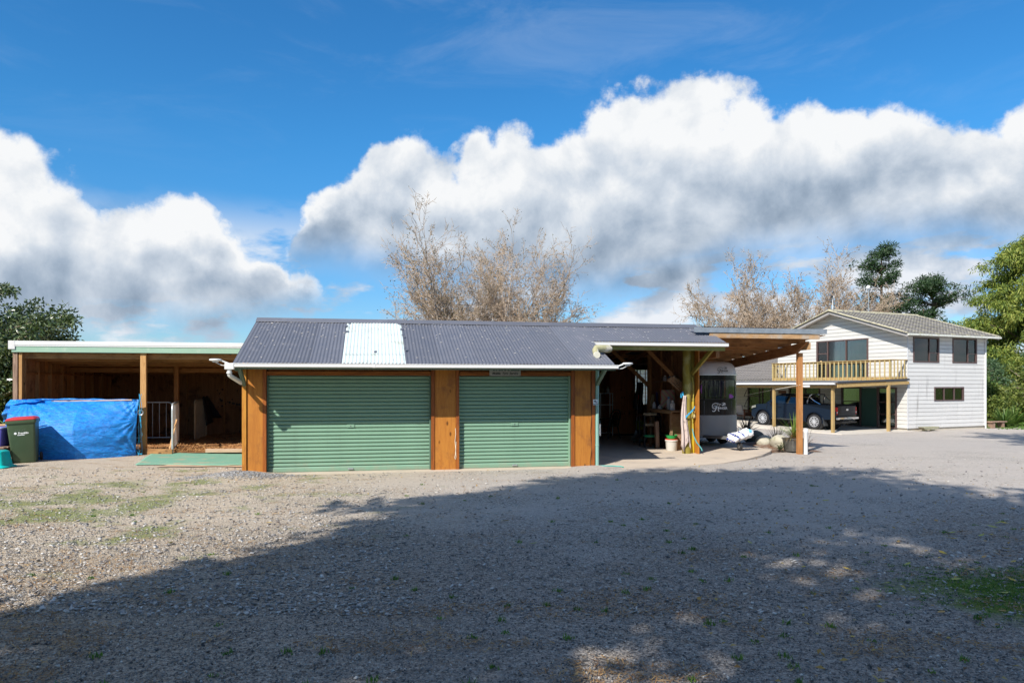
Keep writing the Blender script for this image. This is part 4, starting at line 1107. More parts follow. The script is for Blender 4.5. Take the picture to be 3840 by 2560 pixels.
# --- wheelie bin
BX, BY = -11.60, 17.10
bz = zg(BX, BY) - .03
wb = thing('wheelie_bin', 'dark green wheelie bin with red lid in front of the tarpaulin', 'bin', (BX, BY, bz + .02), R(26))
wb.rotation_euler = (0, R(-3.5), R(26)); wb.scale = (1.06, 1, 1.03)
M_BIN = mat('bin_plastic', (0.062, 0.098, 0.052), .45, 0, .10, 5, (0.10, 0.135, .075), .55, .8, 3, .05, 60)
def ring(hw, y0, y1, z, r=.045):
    out = []
    for cx, cy, a0 in ((hw - r, y0 + r, -90), (hw - r, y1 - r, 0), (-hw + r, y1 - r, 90), (-hw + r, y0 + r, 180)):
        for i in range(4):
            a_ = R(a0 + 30 * i); out.append((cx + r * math.cos(a_), cy + r * math.sin(a_), z))
    return out
def loft(b, rings, caps=True):
    n = len(rings[0]); vs = [p for q in rings for p in q]; fs = []
    for i in range(len(rings) - 1):
        for k in range(n): fs.append((i * n + k, i * n + (k + 1) % n, (i + 1) * n + (k + 1) % n, (i + 1) * n + k))
    if caps: fs += [tuple(reversed(range(n))), tuple(range((len(rings) - 1) * n, len(rings) * n))]
    return b.add(vs, fs)
loft(B(), [ring(.215, .10, .50, .0), ring(.225, .08, .55, .05), ring(.268, .0, .66, .86), ring(.275, -.01, .67, .94)]).build('body', M_BIN, wb, True)
loft(B(), [ring(.29, -.025, .70, .925), ring(.295, -.03, .705, .94), ring(.295, -.03, .705, .985), ring(.285, -.02, .695, .995)]).build('rim', M_BIN, wb, True)
M_RED = mat('red_lid_plastic', (0.50, 0.04, 0.045), .45, 0, .08)
loft(B(), [ring(.288, -.028, .70, .998), ring(.288, -.028, .70, 1.018), ring(.25, .01, .66, 1.052), ring(.20, .08, .60, 1.066)]).build('lid', M_RED, wb, True)
B().tube([(-.24, .76, .98), (.24, .76, .98)], .016, 8).build('handle', M_BIN, wb, True)
for sx in (-1, 1):
    wh = B().lathe([(0, -.022), (.09, -.022), (.10, -.012), (.10, .012), (.09, .022), (0, .022)], 18, (sx * .275, .57, .10), 'x').build('wheel', M_RUB, wb, True)
B().tube([(-.28, .57, .10), (.28, .57, .10)], .012, 6).build('axle', M_GALV, wb)
fn = lambda cx, cz: (lambda u, v, w_: (cx + u, -.006 - (cz + v - .86) * -.11 - .0 - w_ + (0.86 - cz - v) * .0 , cz + v))
def bfront(z): return 0.08 + (0.0 - .08) * (z - .05) / .81 - .003
def bmap(cx, cz): return lambda u, v, w_: (cx + u, bfront(cz + v) - w_, cz + v)
text('print', 'Franklin', .062, M_WTXT, wb, bmap(.035, .70), bold=.002)
B().lathe([(0, bfront(.70) - .003), (.026, bfront(.70) - .003), (.026, bfront(.70) + .004)], 16, (-.115, 0, .70), 'y').build('logo_disc', M_WTXT, wb)
B().box(-.08, .055, bfront(.655) - .003, bfront(.655) + .004, .649, .664).build('print_bar', M_WTXT, wb)
b = B(); rr = random.Random(12)
for i in range(9):
    x = -.10 + .022 * i + rr.uniform(-.004, .004); z = .765 + rr.uniform(-.012, .012); y = bfront(z) - .002
    b.beam((x - .006, y, z - .012), (x + rr.uniform(-.008, .010), y, z + .012), .003, .005)
tag(b.build('worn_print', mat('faded_print', (.22, .27, .2), .7, 0, .3, 30), wb), kind='stuff')
# --- turquoise tub, purple crate and odds and ends at the left edge
TX, TY = -11.72, 16.2; tz = zg(TX, TY)
tb = thing('storage_tub', 'upturned turquoise plastic tub beside the wheelie bin', 'tub', (TX, TY, tz), R(6))
M_TUB = mat('turquoise_plastic', (0.0, 0.46, 0.43), .35, 0, .06)
loft(B(), [ring(.40, -.26, .26, .0, .06), ring(.40, -.26, .26, .035, .06), ring(.36, -.22, .22, .06, .06), ring(.31, -.18, .18, .36, .06), ring(.27, -.14, .14, .385, .06)]).build('body', M_TUB, tb, True)
loft(B(), [ring(.42, -.28, .28, .0, .06), ring(.425, -.285, .285, .015, .06), ring(.405, -.265, .265, .034, .06)]).build('rim', M_TUB, tb, True)
cr = thing('crate', 'purple blue plastic crate behind the turquoise tub', 'crate', (-12.42, 17.2, zg(-12.4, 17.2) + .40), R(4))
loft(B(), [ring(.32, -.2, .2, .0, .04), ring(.38, -.25, .25, .45, .04), ring(.37, -.24, .24, .45, .04), ring(.315, -.19, .19, .02, .04)], True).build('body', mat('purple_plastic', (.09, .08, .36), .45, 0, .12), cr, True)
loft(B(), [ring(.395, -.265, .265, .42, .04), ring(.40, -.27, .27, .45, .04), ring(.38, -.25, .25, .458, .04)], False).build('rim', mat('pale_rim', (.35, .40, .72), .45, 0, .12), cr, True)
b = thing('pallet', 'weathered timber pallet under the purple crate', 'pallet', (-12.42, 17.2, zg(-12.4, 17.2)), R(4))
for i in range(5): B().box(-.5, .5, -.4 + i * .17, -.28 + i * .17, .37, .395).build('slat', W_GREY, b)
for y in (-.38, 0, .36): B().box(-.5, .5, y, y + .06, 0, .365).build('bearer', W_GREY, b)
b = B(); b.lathe([(.20, -.07), (.28, -.06), (.31, 0), (.28, .06), (.20, .07)], 20, (0, 0, .31), 'x'); o = b.build('old_tyre', M_RUB, None, True); o.location = (-12.30, 18.0, zg(-12.3, 18)); o.rotation_euler = (0, R(6), R(8)); tag(o, 'worn black tyre standing between bin and crate', 'tyre')
for i in range(3):
    x_, y_ = -13.9 + i * .25, 18.6 + i * .2; o = B().beam((x_ - .7, y_, zg(x_, y_) + .3 + .22 * i), (x_ + .7, y_ + .1, zg(x_, y_) + .34 + .22 * i), .12, .2 if i < 2 else .12, .01).build('firewood_plank', (W_GREY, W_POST, W_FASCIA)[i]); tag(o, ('grey plank at the bottom of the pile behind the crate', 'pale plank in the middle of the pile behind the crate', 'bleached plank on top of the pile behind the crate')[i], 'plank', 'planks piled behind the crate')

# ------------------------------------------------------------------ lean-to roof beside the bay
lean = thing('lean_to', 'timber lean-to roof with galvanised edge over the horse trailer', 'carport', G(0, 17.6, 0), GA)
LZ = lambda y: 3.24 - 0.087 * y                        # underside of the sheets
T0, T1 = 8.95, 12.0
B().box(T0 - .75, T1 + .05, -0.055, -0.035, 3.275, 3.405).box(T0 - .75, T1 + .05, -0.034, .25, 3.392, 3.405).build('edge_flashing', M_GALV, lean)
B().box(T0 - .30, T1 - .15, -0.03, 0.02, 3.135, 3.272, .004).build('fascia', W_FASCIA, lean)
for i, y in enumerate((0.55, 1.25, 1.95, 2.65, 3.35, 4.05, 4.75, 5.45)):
    B().box(T0, T1 - .2, y, y + .05, LZ(y) - .15, LZ(y) - .005, .003).build('purlin', W_BROWN_X, lean)
for i in range(4):
    x0 = T0 - .05 + i * .79; b = B(); corr(b, x0, x0 + .80, (0.03, LZ(.03) + .012), (6.0, LZ(6.0) + .012), dz=.002 * (i % 2)); b.build('roof_sheet', mat('brown_lined_sheet', (.44, .24, .11), .8, 0, .15, 4) if i == 0 else bpy.data.materials['brown_lined_sheet'], lean, True, ang=80)
def bm(x): 
    prof = [(0.05, LZ(.05) - .16), (6.0, LZ(6.0) - .16), (6.0, LZ(6.0) - .42), (0.72, LZ(.72) - .42), (0.62, LZ(.62) - .42), (0.1, LZ(.1) - .20)]
    return B().prism(prof, 'x', x - .045, x + .045)
bm(11.55).build('beam', W_BROWN_Y, lean)
B().box(11.60, 11.63, .05, .62, LZ(.3) - .36, LZ(.3) - .17).build('beam_end', W_FASCIA, lean)
B().box(T0 - .06, T0 + .04, .1, 6.0, 2.62, 2.80).build('ledger', W_BROWN_Y, lean)
B().box(11.47, 11.60, 0.36, 0.49, -0.02, LZ(.45) - .421, .006).build('post', W_CEDAR, lean)
B().box(11.47, 11.60, 5.5, 5.63, -0.05, LZ(5.5) - .42, .006).build('post', W_CEDAR, lean)
# white pipe standing against the post, switch box, cord
px_, py_, _ = G(11.62, 17.86)
o = B().lathe([(.0, 0), (.055, 0), (.055, .58), (.062, .59), (.062, .65), (.055, .67), (.05, .71), (0, .715)], 16, (px_, py_, zg(px_, py_))).build('white_pipe', M_WHITE, None, True); tag(o, 'short white plastic pipe standing at the foot of the lean-to post', 'pipe')
q = G(11.64, 17.92, 1.83); o = B().box(-.05, .12, -.05, .05, 0, .06, .012).build('sensor_lamp', M_WHITE); o.location = q; o.rotation_euler = (0, 0, GA); tag(o, 'small white lamp fixed to the lean-to post', 'lamp')
o = B().tube([G(11.5, 17.93, 1.9), G(11.1, 19.0, 1.72), G(10.95, 19.8, 1.60)], .006, 5).build('cord', mat('pale_cord', (.7, .66, .58), .8)); tag(o, 'pale cord tied to the lean-to post and running back', 'cord')

# ------------------------------------------------------------------ horse trailer
NX, NY, _ = G(9.91, 19.58)
tz0 = 0.085
tr = thing('horse_trailer', 'black and silver horse trailer with white roof under the lean-to', 'trailer', (NX, NY, tz0), GA)
HWD = .80
def nose(x, a_=HWD, bb=.58, n_=2.3):
    x = min(abs(x), a_ - 1e-6); return bb * (1 - (1 - (x / a_) ** n_) ** (1 / n_))
def plan(a_=HWD, bb=.58, L=3.3, off_=0.0, m_=15):
    pts = []
    for i in range(-m_, m_ + 1):
        s_ = math.sin(math.pi / 2 * i / m_); x = a_ * s_; pts.append((x, nose(x, a_, bb) + off_))
    return pts + [(a_, L * .5), (a_, L), (-a_, L), (-a_, L * .5)]
def band(name, z0, z1, m_, a0=HWD, a1=None, o0=0.0, o1=None, par=tr, zs=None):
    a1 = a0 if a1 is None else a1; o1 = o0 if o1 is None else o1
    p0 = [(x, y, z0) for x, y in plan(a0, off_=o0)]; p1 = [(x, y, z1) for x, y in plan(a1, off_=o1)]
    return loft(B(), [p0, p1]).build(name, m_, par, True, ang=50)
def plate_mat():
    m, k, b = _base('chequer_plate'); o = k.n.new('ShaderNodeTexCoord').outputs['Object']
    br = k.n.new('ShaderNodeTexBrick'); k.put(br.inputs['Vector'], k.mapping(o, (1, 0, 1), rot=(0, R(45), 0)))
    w1 = k.n.new('ShaderNodeTexVoronoi'); w1.feature = 'F1'; w1.inputs['Randomness'].default_value = 0.0; w1.inputs['Scale'].default_value = 24; k.put(w1.inputs['Vector'], k.mapping(o, (1, .01, 2.2), rot=(0, R(45), 0)))
    f = k.ss(w1.outputs['Distance'], .42, .16)
    k.put(b.inputs['Base Color'], k.mix(f, (.24, .245, .255), (.50, .51, .53))); b.inputs['Metallic'].default_value = .7; k.put(b.inputs['Roughness'], k.lin(k.noise(o, 4, 5), .3, .7, .28, .48))
    bp = k.n.new('ShaderNodeBump'); bp.inputs['Strength'].default_value = .9; bp.inputs['Distance'].default_value = .012; k.put(bp.inputs['Height'], f); k.put(b.inputs['Normal'], bp.outputs[0])
    return m
M_TBLK = mat('gloss_black_panel', (.012, .012, .014), .10, 0, .1, 3, spec=.3, rnd=0, rvar=.03)
M_TWHT = mat('silver_white_fibreglass', (.54, .55, .57), .35, 0, .06, 4, (.42, .45, .42), .58, .75, 3)
M_TCHA = mat('grey_chassis_paint', (.20, .205, .21), .5, .3, .1)
band('chassis_skirt', .28, .345, M_TCHA, .80, .81)
band('plate_panel', .345, .925, plate_mat(), .815, .81, -.01)
band('body', .926, 2.105, M_TBLK, .805, .795)
b = B(); rings = []
for z, a_, of, bb in ((2.10, .812, -.012, .58), (2.125, .815, -.015, .58), (2.13, .80, 0, .58), (2.26, .785, .015, .58), (2.37, .75, .05, .57), (2.45, .68, .11, .52), (2.495, .58, .20, .40), (2.515, .42, .34, .3), (2.52, .2, .5, .15)):
    rings.append([(x, y, z) for x, y in plan(a_, bb, 3.3 - (.0 if z < 2.3 else (.8 - a_) * .6), of)])
loft(b, rings).build('roof_cap', M_TWHT, tr, True, ang=60)
band('roof_seam', 2.098, 2.128, mat('seam_trim', (.66, .68, .70), .3, .4, .05), .822, .822, -.02)
for sx in (-1, 1): B().box(sx * .808 - .012, sx * .808 + .012, .46, .50, .35, 2.10, .004).build('corner_trim', M_STEEL, tr)
# window wrapped across the nose
def nb_patch(x0, x1, z0, z1, off_, nu=24, nv=2):
    return B().grid(lambda u, v: (x0 + (x1 - x0) * u, nose(x0 + (x1 - x0) * u) + off_, z0 + (z1 - z0) * v), nu, nv)
def rounded(x0, x1, z0, z1, r, off_, t=.02):
    pts = []
    for cx, cz, a0 in ((x1 - r, z1 - r, 0), (x0 + r, z1 - r, 90), (x0 + r, z0 + r, 180), (x1 - r, z0 + r, 270)):
        for i in range(5): a_ = R(a0 + 22.5 * i); pts.append((cx + r * math.cos(a_), cz + r * math.sin(a_)))
    # densify
    out = []
    for i in range(len(pts)):
        p, q = pts[i], pts[(i + 1) % len(pts)]; m_ = max(1, int(abs(q[0] - p[0]) / .05))
        for j in range(m_): out.append((p[0] + (q[0] - p[0]) * j / m_, p[1] + (q[1] - p[1]) * j / m_))
    return [(x, nose(x) + off_, z) for x, z in out]
wn = nb_patch(-.585, .585, 1.415, 1.955, -.014).build('window', glass('tinted_trailer_glass', (.5, .42, .6), .55, .03, (.010, .008, .02)), tr, True, ang=180)
pr = rounded(-.60, .60, 1.40, 1.97, .07, -.016); B().tube(pr + [pr[0]], .014, 6, False).build('window_seal', M_BLACK, wn, True)
# curtains and feed bag glimpsed behind the glass: a lit lining panel
o = nb_patch(-.30, .33, 1.46, 1.93, -.006, 40).build('curtain', mat('grey_curtain', (.32, .33, .42), .9, 0, .5, 5, (.10, .10, .16), .5, .6, 6, stretch=(9, 1, .6), c2stretch=(6, 1, .4)), wn, True)
b = B(); b.lathe([(0, 1.42), (.13, 1.43), (.16, 1.47), (.10, 1.53), (0, 1.56)], 12, (.34, nose(.34) - .004, 0), 'z', 1, .03); b.build('cushion', mat('purple_cloth', (.36, .10, .48), .8, 0, .3, 14), wn, True)
b = B(); b.lathe([(0, 1.55), (.03, 1.57), (.05, 1.68), (.035, 1.8), (0, 1.86)], 10, (-.47, nose(.47) - .004, 0), 'z', 1, .03); b.build('tassel', mat('purple_cloth_dark', (.24, .06, .32), .8, 0, .3, 14), wn, True)
# emblem: script R, small capitals and a running horse
def emblem(cx, cz, s_, m_, off_=-.010, horse=True):
    def P(u, v): x = cx + u * s_; return (x, nose(x) + off_, cz + v * s_)
    def stroke(pts, rs):
        n = len(pts); res = []
        for i in range(n - 1):                       # Catmull-Rom
            p0 = pts[max(i - 1, 0)]; p1 = pts[i]; p2 = pts[i + 1]; p3 = pts[min(i + 2, n - 1)]
            for j in range(7):
                t = j / 7
                res.append(tuple(.5 * (2 * p1[k] + (p2[k] - p0[k]) * t + (2 * p0[k] - 5 * p1[k] + 4 * p2[k] - p3[k]) * t * t + (3 * p1[k] - p0[k] - 3 * p2[k] + p3[k]) * t ** 3) for k in (0, 1)))
        res.append(pts[-1]); vs = []; fs = []; m2 = len(res)
        for i, (u, v) in enumerate(res):
            a0 = res[max(i - 1, 0)]; a1 = res[min(i + 1, m2 - 1)]; dx_, dv = a1[0] - a0[0], a1[1] - a0[1]; L = math.hypot(dx_, dv) or 1
            f = i / (m2 - 1); r_ = rs[0] + (rs[1] - rs[0]) * math.sin(math.pi * f)
            vs += [P(u - dv / L * r_, v + dx_ / L * r_), P(u + dv / L * r_, v - dx_ / L * r_)]
        fs = [(2 * i, 2 * i + 1, 2 * i + 3, 2 * i + 2) for i in range(m2 - 1)]
        return vs, fs
    b = B()
    for pts, rs in (([(-.30, -.06), (-.36, .02), (-.34, .14), (-.25, .19), (-.18, .12), (-.22, 0), (-.34, -.06), (-.46, .02), (-.47, .20), (-.36, .34), (-.15, .38), (.05, .34), (.12, .20), (.05, .08), (-.06, .06)], (.010, .020)),
                    ([(-.04, .33), (-.10, .12), (-.19, -.12), (-.30, -.26), (-.44, -.26), (-.49, -.18)], (.008, .034)),
                    ([(-.06, .06), (.02, .02), (.03, -.12), (.06, -.24), (.14, -.26)], (.010, .032)),
                    ([(.06, .30), (.16, .34), (.25, .28), (.26, .18)], (.006, .014))):
        b.add(*stroke(pts, rs))
    e = b.build('emblem_script', m_, tr)
    text('emblem_letters', 'ANGER', .26 * s_, m_, tr, lambda u, v, w_: (lambda x: (x, nose(x) + off_ - w_, cz - .03 * s_ + v))(cx + .44 * s_ + u), space=.98, bold=.004 * s_, ext=.0008)
    b = B()
    for pts, rs in (([(.32, .28), (.42, .24), (.52, .30), (.60, .38), (.66, .34), (.70, .26)], (.008, .030)), ([(.60, .38), (.52, .42), (.44, .38), (.34, .40)], (.005, .016)), ([(.56, .32), (.50, .22), (.42, .20), (.34, .16)], (.005, .016)), ([(.60, .34), (.60, .24), (.55, .16)], (.005, .014)), ([(.66, .32), (.64, .24), (.67, .16)], (.005, .012))):
        b.add(*stroke(pts, rs))
    b.build('emblem_horse', m_, tr)
emblem(-.02, 1.14, .36, M_WTXT)
emblem(.10, 2.23, .26, M_KTXT, .0)
# lower seams
for x in (-.42, .46): B().tube([(x, nose(x) - .006, .94), (x, nose(x) - .006, 1.36)], .004, 5).build('panel_seam', mat('seam_grey', (.25, .26, .28), .4) if x < 0 else bpy.data.materials['seam_grey'], tr)
# wheels: two axles
def wheel(parent, at_, r=.31, w_=.19, mm=M_STEEL, axis='x', sp=8):
    x, y, z = at_
    e = B().lathe([(r * .62, -w_ / 2), (r * .9, -w_ / 2), (r, -w_ * .32), (r, w_ * .32), (r * .9, w_ / 2), (r * .62, w_ / 2)], 28, at_, axis).build('wheel', M_RUB, parent, True)
    return e
for sx in (-1, 1):
    for y in (1.15, 1.93):
        wheel(tr, (sx * .72, y, .31)); B().lathe([(0, -.06), (.19, -.07), (.195, .07), (0, .06)], 18, (sx * .72, y, .31), 'x').build('wheel_rim', M_STEEL, tr, True)
    B().prism([(.75, .64), (.85, .70), (2.2, .70), (2.35, .64), (2.35, .62), (2.2, .67), (.85, .67), (.75, .60)], 'x', sx * .60, sx * .84).build('mudguard', M_TCHA, tr)
for y in (1.15, 1.93): B().tube([(-.7, y, .31), (.7, y, .31)], .03, 8).build('axle', M_TCHA, tr)
# drawbar, coupling, jockey wheel
for sx in (-1, 1): B().beam((sx * .55, .45, .30), (sx * .03, -1.05, .33), .06, .09, .004).build('drawbar', M_TCHA, tr)
B().box(-.06, .06, -1.30, -1.0, .31, .40, .01).build('coupling', M_GALV, tr)
jw = B().tube([(.06, -1.12, .18), (.06, -1.12, .62)], .028, 10).build('jockey_stem', M_GALV, tr, True)
B().lathe([(0, -.03), (.10, -.035), (.115, -.02), (.115, .02), (.10, .035), (0, .03)], 20, (.05, -1.17, .115), 'x').build('jockey_wheel', M_RUB, tr, True)
B().lathe([(0, -.04), (.06, -.04), (.065, 0), (.06, .04), (0, .04)], 14, (.05, -1.17, .115), 'x').build('wheel_hub', M_GALV, tr, True)
B().beam((.095, -1.17, .115), (.095, -1.12, .26), .012, .04).build('fork', M_GALV, tr)
# feed sack over the coupling
def sack_f(u, v):
    th = u * 2 * math.pi; ph = (v - .5) * math.pi
    cq = math.copysign(abs(math.cos(ph)) ** .55, math.cos(ph)); x = .37 * cq * math.copysign(abs(math.cos(th)) ** .7, math.cos(th)); y = .24 * cq * math.copysign(abs(math.sin(th)) ** .7, math.sin(th)); z = .15 * math.copysign(abs(math.sin(ph)) ** .7, math.sin(ph)) + .16 * x * (1 if x < 0 else .35) 
    k_ = 1 + .55 * mnoise.noise((x * 3.1 + 1, y * 3.1, z * 4 + 3)) + .30 * (abs(mnoise.noise((x * 8, y * 8, z * 8 + 1))) - .2) + .14 * mnoise.noise((x * 17, y * 17, z * 15))
    return (x * k_, y * k_, z * k_ + .10 * max(0, x) - .02)
def sack_mat():
    m, k, b = _base('printed_sack'); o = k.n.new('ShaderNodeTexCoord').outputs['Object']
    n_ = k.noise(o, 3.0, 3, .5); s2 = k.n.new('ShaderNodeSeparateXYZ'); k.put(s2.inputs[0], o)
    stripe = k.m('MULTIPLY', k.ss(k.m('FRACT', k.m('MULTIPLY', k.m('ADD', s2.outputs[0], k.m('MULTIPLY', s2.outputs[2], .6)), 4.5)), .70, .73), k.ss(s2.outputs[0], .06, .02))
    c = k.mix(k.m('MULTIPLY', stripe, k.ss(k.noise(o, 16, 2), .40, .46)), (.78, .78, .80), (.03, .06, .28))
    c = k.mix(k.m('MULTIPLY', k.ss(k.noise(o, 5, 3), .60, .64), k.ss(s2.outputs[0], -.05, .1)), c, (.16, .5, .74))
    k.put(b.inputs['Base Color'], c); b.inputs['Roughness'].default_value = .4
    bp = k.n.new('ShaderNodeBump'); bp.inputs['Strength'].default_value = .8; bp.inputs['Distance'].default_value = .03; k.put(bp.inputs['Height'], k.noise(o, 9, 5, .6, 1.5)); k.put(b.inputs['Normal'], bp.outputs[0])
    return m
o = B().grid(sack_f, 60, 34).build('feed_sack', sack_mat(), None, True, ang=180); o.scale = (.84, .84, .86); o.location = (*G(9.98, 18.42)[:2], .52); o.rotation_euler = (R(-8), R(-8), GA)
tag(o, 'crumpled white feed sack with blue print over the trailer coupling', 'sack')

# ------------------------------------------------------------------ the house
house = thing('house', 'two storey white weatherboard house with grey tiled gable roof and timber balcony', 'house', (*HC, 0), HA)
HL, HG, ZB, ZE, ZA = 6.4, 9.0, -0.42, 4.60, 6.05      # side length, gable width, board bottom, eave, apex
M_WB = mat('white_weatherboard', (0.63, 0.62, 0.595), 0.55, 0, 0.03, 2.0, (0.54, 0.52, 0.49), 0.56, 0.85, 1.3, rnd=0.035, c2stretch=(1.6, 1.6, .5))
M_WBS = mat('stained_weatherboard', (0.68, 0.665, 0.64), 0.6, 0, 0.035, 2.0, (0.36, 0.34, 0.325), 0.56, 0.82, 0.9, rnd=0.04, c2stretch=(2.4, 2.4, .35))
M_WBC = mat('cream_weatherboard', (0.66, 0.60, 0.50), 0.6, 0, 0.04, 2.0, rnd=0.03)
M_FRM = mat('brown_window_frame', (0.11, 0.07, 0.065), 0.45, 0, 0.1)
M_TILE = mat('grey_roof_tile', (0.19, 0.175, 0.165), 0.8, 0, 0.14, 6, (0.30, 0.28, 0.22), 0.60, 0.76, 2.2, 0.35, 70, rnd=0.09)
M_TILE2 = mat('lichened_roof_tile', (0.20, 0.185, 0.17), 0.85, 0, 0.16, 6, (0.43, 0.40, 0.26), 0.50, 0.68, 1.5, 0.4, 70, rnd=0.12)
M_LICH = mat('lichened_barge', (0.50, 0.46, 0.32), 0.9, 0, 0.2, 9, (0.24, 0.22, 0.20), 0.5, 0.62, 5, .5, 60)
def gtop(g): return ZE + (ZA - ZE) * (1 - abs(g - HG / 2) / (HG / 2))
def boards(face, L, z0, top, openings, m_, bh=.212, par=house, off=0.0, lap=.024):
    """lapped boards along one wall, cut round the openings; face 's' runs along x at y=0, face 'g' along y at x=0"""
    n = int(math.ceil((max(top(q * L / 40) for q in range(41)) - z0) / bh)); rr = random.Random(int(L * 10))
    for r_ in range(n):
        za, zb = z0 + r_ * bh + .020, z0 + (r_ + 1) * bh
        cuts = sorted({za, zb} | {z for o in openings for z in (o[2], o[3]) if za + .01 < z < zb - .01})
        for ca, cb in zip(cuts[:-1], cuts[1:]):
            iv = [(0.0, L)]
            for o in openings:
                if o[2] < cb - .005 and o[3] > ca + .005:
                    nv = []
                    for a_, b_ in iv:
                        if o[1] <= a_ or o[0] >= b_: nv.append((a_, b_)); continue
                        if o[0] > a_ + .01: nv.append((a_, o[0]))
                        if o[1] < b_ - .01: nv.append((o[1], b_))
                    iv = nv
            for a_, b_ in iv:
                if b_ - a_ > 4.5:
                    cut = a_ + (b_ - a_) * rr.uniform(.35, .65); segs = [(a_, cut - .002), (cut + .002, b_)]
                else: segs = [(a_, b_)]
                for p, q in segs:
                    # trim to the rake
                    if top(p) <= ca or top(q) <= ca or top((p + q) / 2) < cb or min(top(p), top(q)) < cb:
                        xs_ = np.linspace(0, L, 1801); ok = [x for x in xs_ if p <= x <= q and top(x) > ca + .02]
                        if len(ok) < 2: continue
                        lo, hi = ok[0], ok[-1]; okt = [x for x in ok if top(x) >= cb]
                        tl, th = (okt[0], okt[-1]) if okt else (None, None)
                        poly = [(lo, ca), (hi, ca)] + ([(th, cb), (tl, cb)] if okt else [(L / 2, min(cb, top(L / 2)))])
                    else: poly = [(p, ca), (q, ca), (q, cb), (p, cb)]
                    th_ = lambda z: off + .026 + .006 * (zb - z) / bh
                    b = B(); nn = len(poly)
                    if face == 's': vs = [(x, -th_(z), z) for x, z in poly] + [(x, .0, z) for x, z in poly]
                    else: vs = [(-th_(z), x, z) for x, z in poly] + [(.0, x, z) for x, z in poly]
                    fs = [tuple(range(nn)), tuple(reversed(range(nn, 2 * nn)))] + [(i, nn + i, nn + (i + 1) % nn, (i + 1) % nn) for i in range(nn)]
                    if face == 'g': fs = [tuple(reversed(f)) for f in fs]
                    b.add(vs, fs); b.build('weatherboard', m_, par)
SO = [(.41, 2.43, 3.12, 4.36), (3.59, 5.62, 3.12, 4.38), (2.09, 4.5, 1.06, 1.72)]
GO = [(2.37, 5.90, 2.30, 4.43), (.62, 4.15, -.42, 1.72), (5.65, 8.10, -.3, 1.72), (-1, 0, 0, 0)]
boards('s', HL, ZB, lambda x: ZE, SO, M_WBS)
boards('g', HG, ZB, gtop, GO, M_WB)
# shell behind the boards: base, inner walls with the same openings, floors
B().box(.03, HL - .03, .03, HG, -1.2, ZB - .003).build('foundation', mat('foundation_plaster', (.56, .50, .40), .9, 0, .1, 3, (.42, .39, .33), .5, .7, 2), house)
def holed(name, face, L, z0, z1, ops, off, th, m_):
    xs_ = sorted({0, L} | {v for o in ops if o[1] > 0 for v in o[:2]}); zs_ = sorted({z0, z1} | {v for o in ops if o[1] > 0 for v in o[2:]})
    b = B()
    for a_, b_ in zip(xs_[:-1], xs_[1:]):
        for c_, d_ in zip(zs_[:-1], zs_[1:]):
            if any(o[0] <= a_ + 1e-6 and o[1] >= b_ - 1e-6 and o[2] <= c_ + 1e-6 and o[3] >= d_ - 1e-6 for o in ops): continue
            if face == 's': b.box(a_, b_, off, off + th, c_, d_)
            else: b.box(off, off + th, a_, b_, c_, d_)
    return b.build(name, m_, house)
holed('inner_wall', 's', HL, ZB, ZE, SO, .002, .10, M_INT)
holed('inner_wall', 'g', HG, ZB, ZE, GO, .002, .10, M_INT)
B().box(HL - .1, HL, .11, HG, ZB, ZE).box(.11, HL - .1, HG - .1, HG, ZB, ZE).build('inner_wall', M_INT, house)
B().box(HL + .001, HL + .02, 0, HG, ZB, ZE).box(0.0, HL, HG + .001, HG + .02, ZB, ZE).build('rear_cladding', M_WBS, house)
B().box(.11, HL - .11, .11, HG - .11, 2.02, 2.2).build('upper_floor', M_INT, house)
B().box(.0, HL, .0, HG, ZE + .001, ZE + .03).build('ceiling_lining', M_INT, house)
b = B(); b.prism([(0.02, ZE), (HG - .02, ZE), (HG / 2, ZA - .02)], 'x', .02, .05); b.build('gable_lining', M_INT, house)
b = B(); b.prism([(0.0, ZE), (HG, ZE), (HG / 2, ZA)], 'x', HL - .02, HL); b.build('rear_gable', M_WBS, house)
# corner trims and downpipe
B().box(-.034, .012, -.034, .012, ZB, ZE + .05, .003).build('corner_trim', mat('grey_corner_trim', (.52, .53, .55), .5), house)
B().tube([(HL - .02, -.06, -.56), (HL - .02, -.06, 4.4)], .045, 12).build('downpipe', M_WHITE, house, True)
B().tube([(HL - .02, -.06, 4.4), (HL - .02, -.2, 4.5), (HL - .02, -.42, 4.56)], .045, 10).build('downpipe_bend', M_WHITE, house, True)
B().box(HL - .005, HL + .03, -.03, .02, ZB, ZE).build('corner_trim', M_WHITE, house)
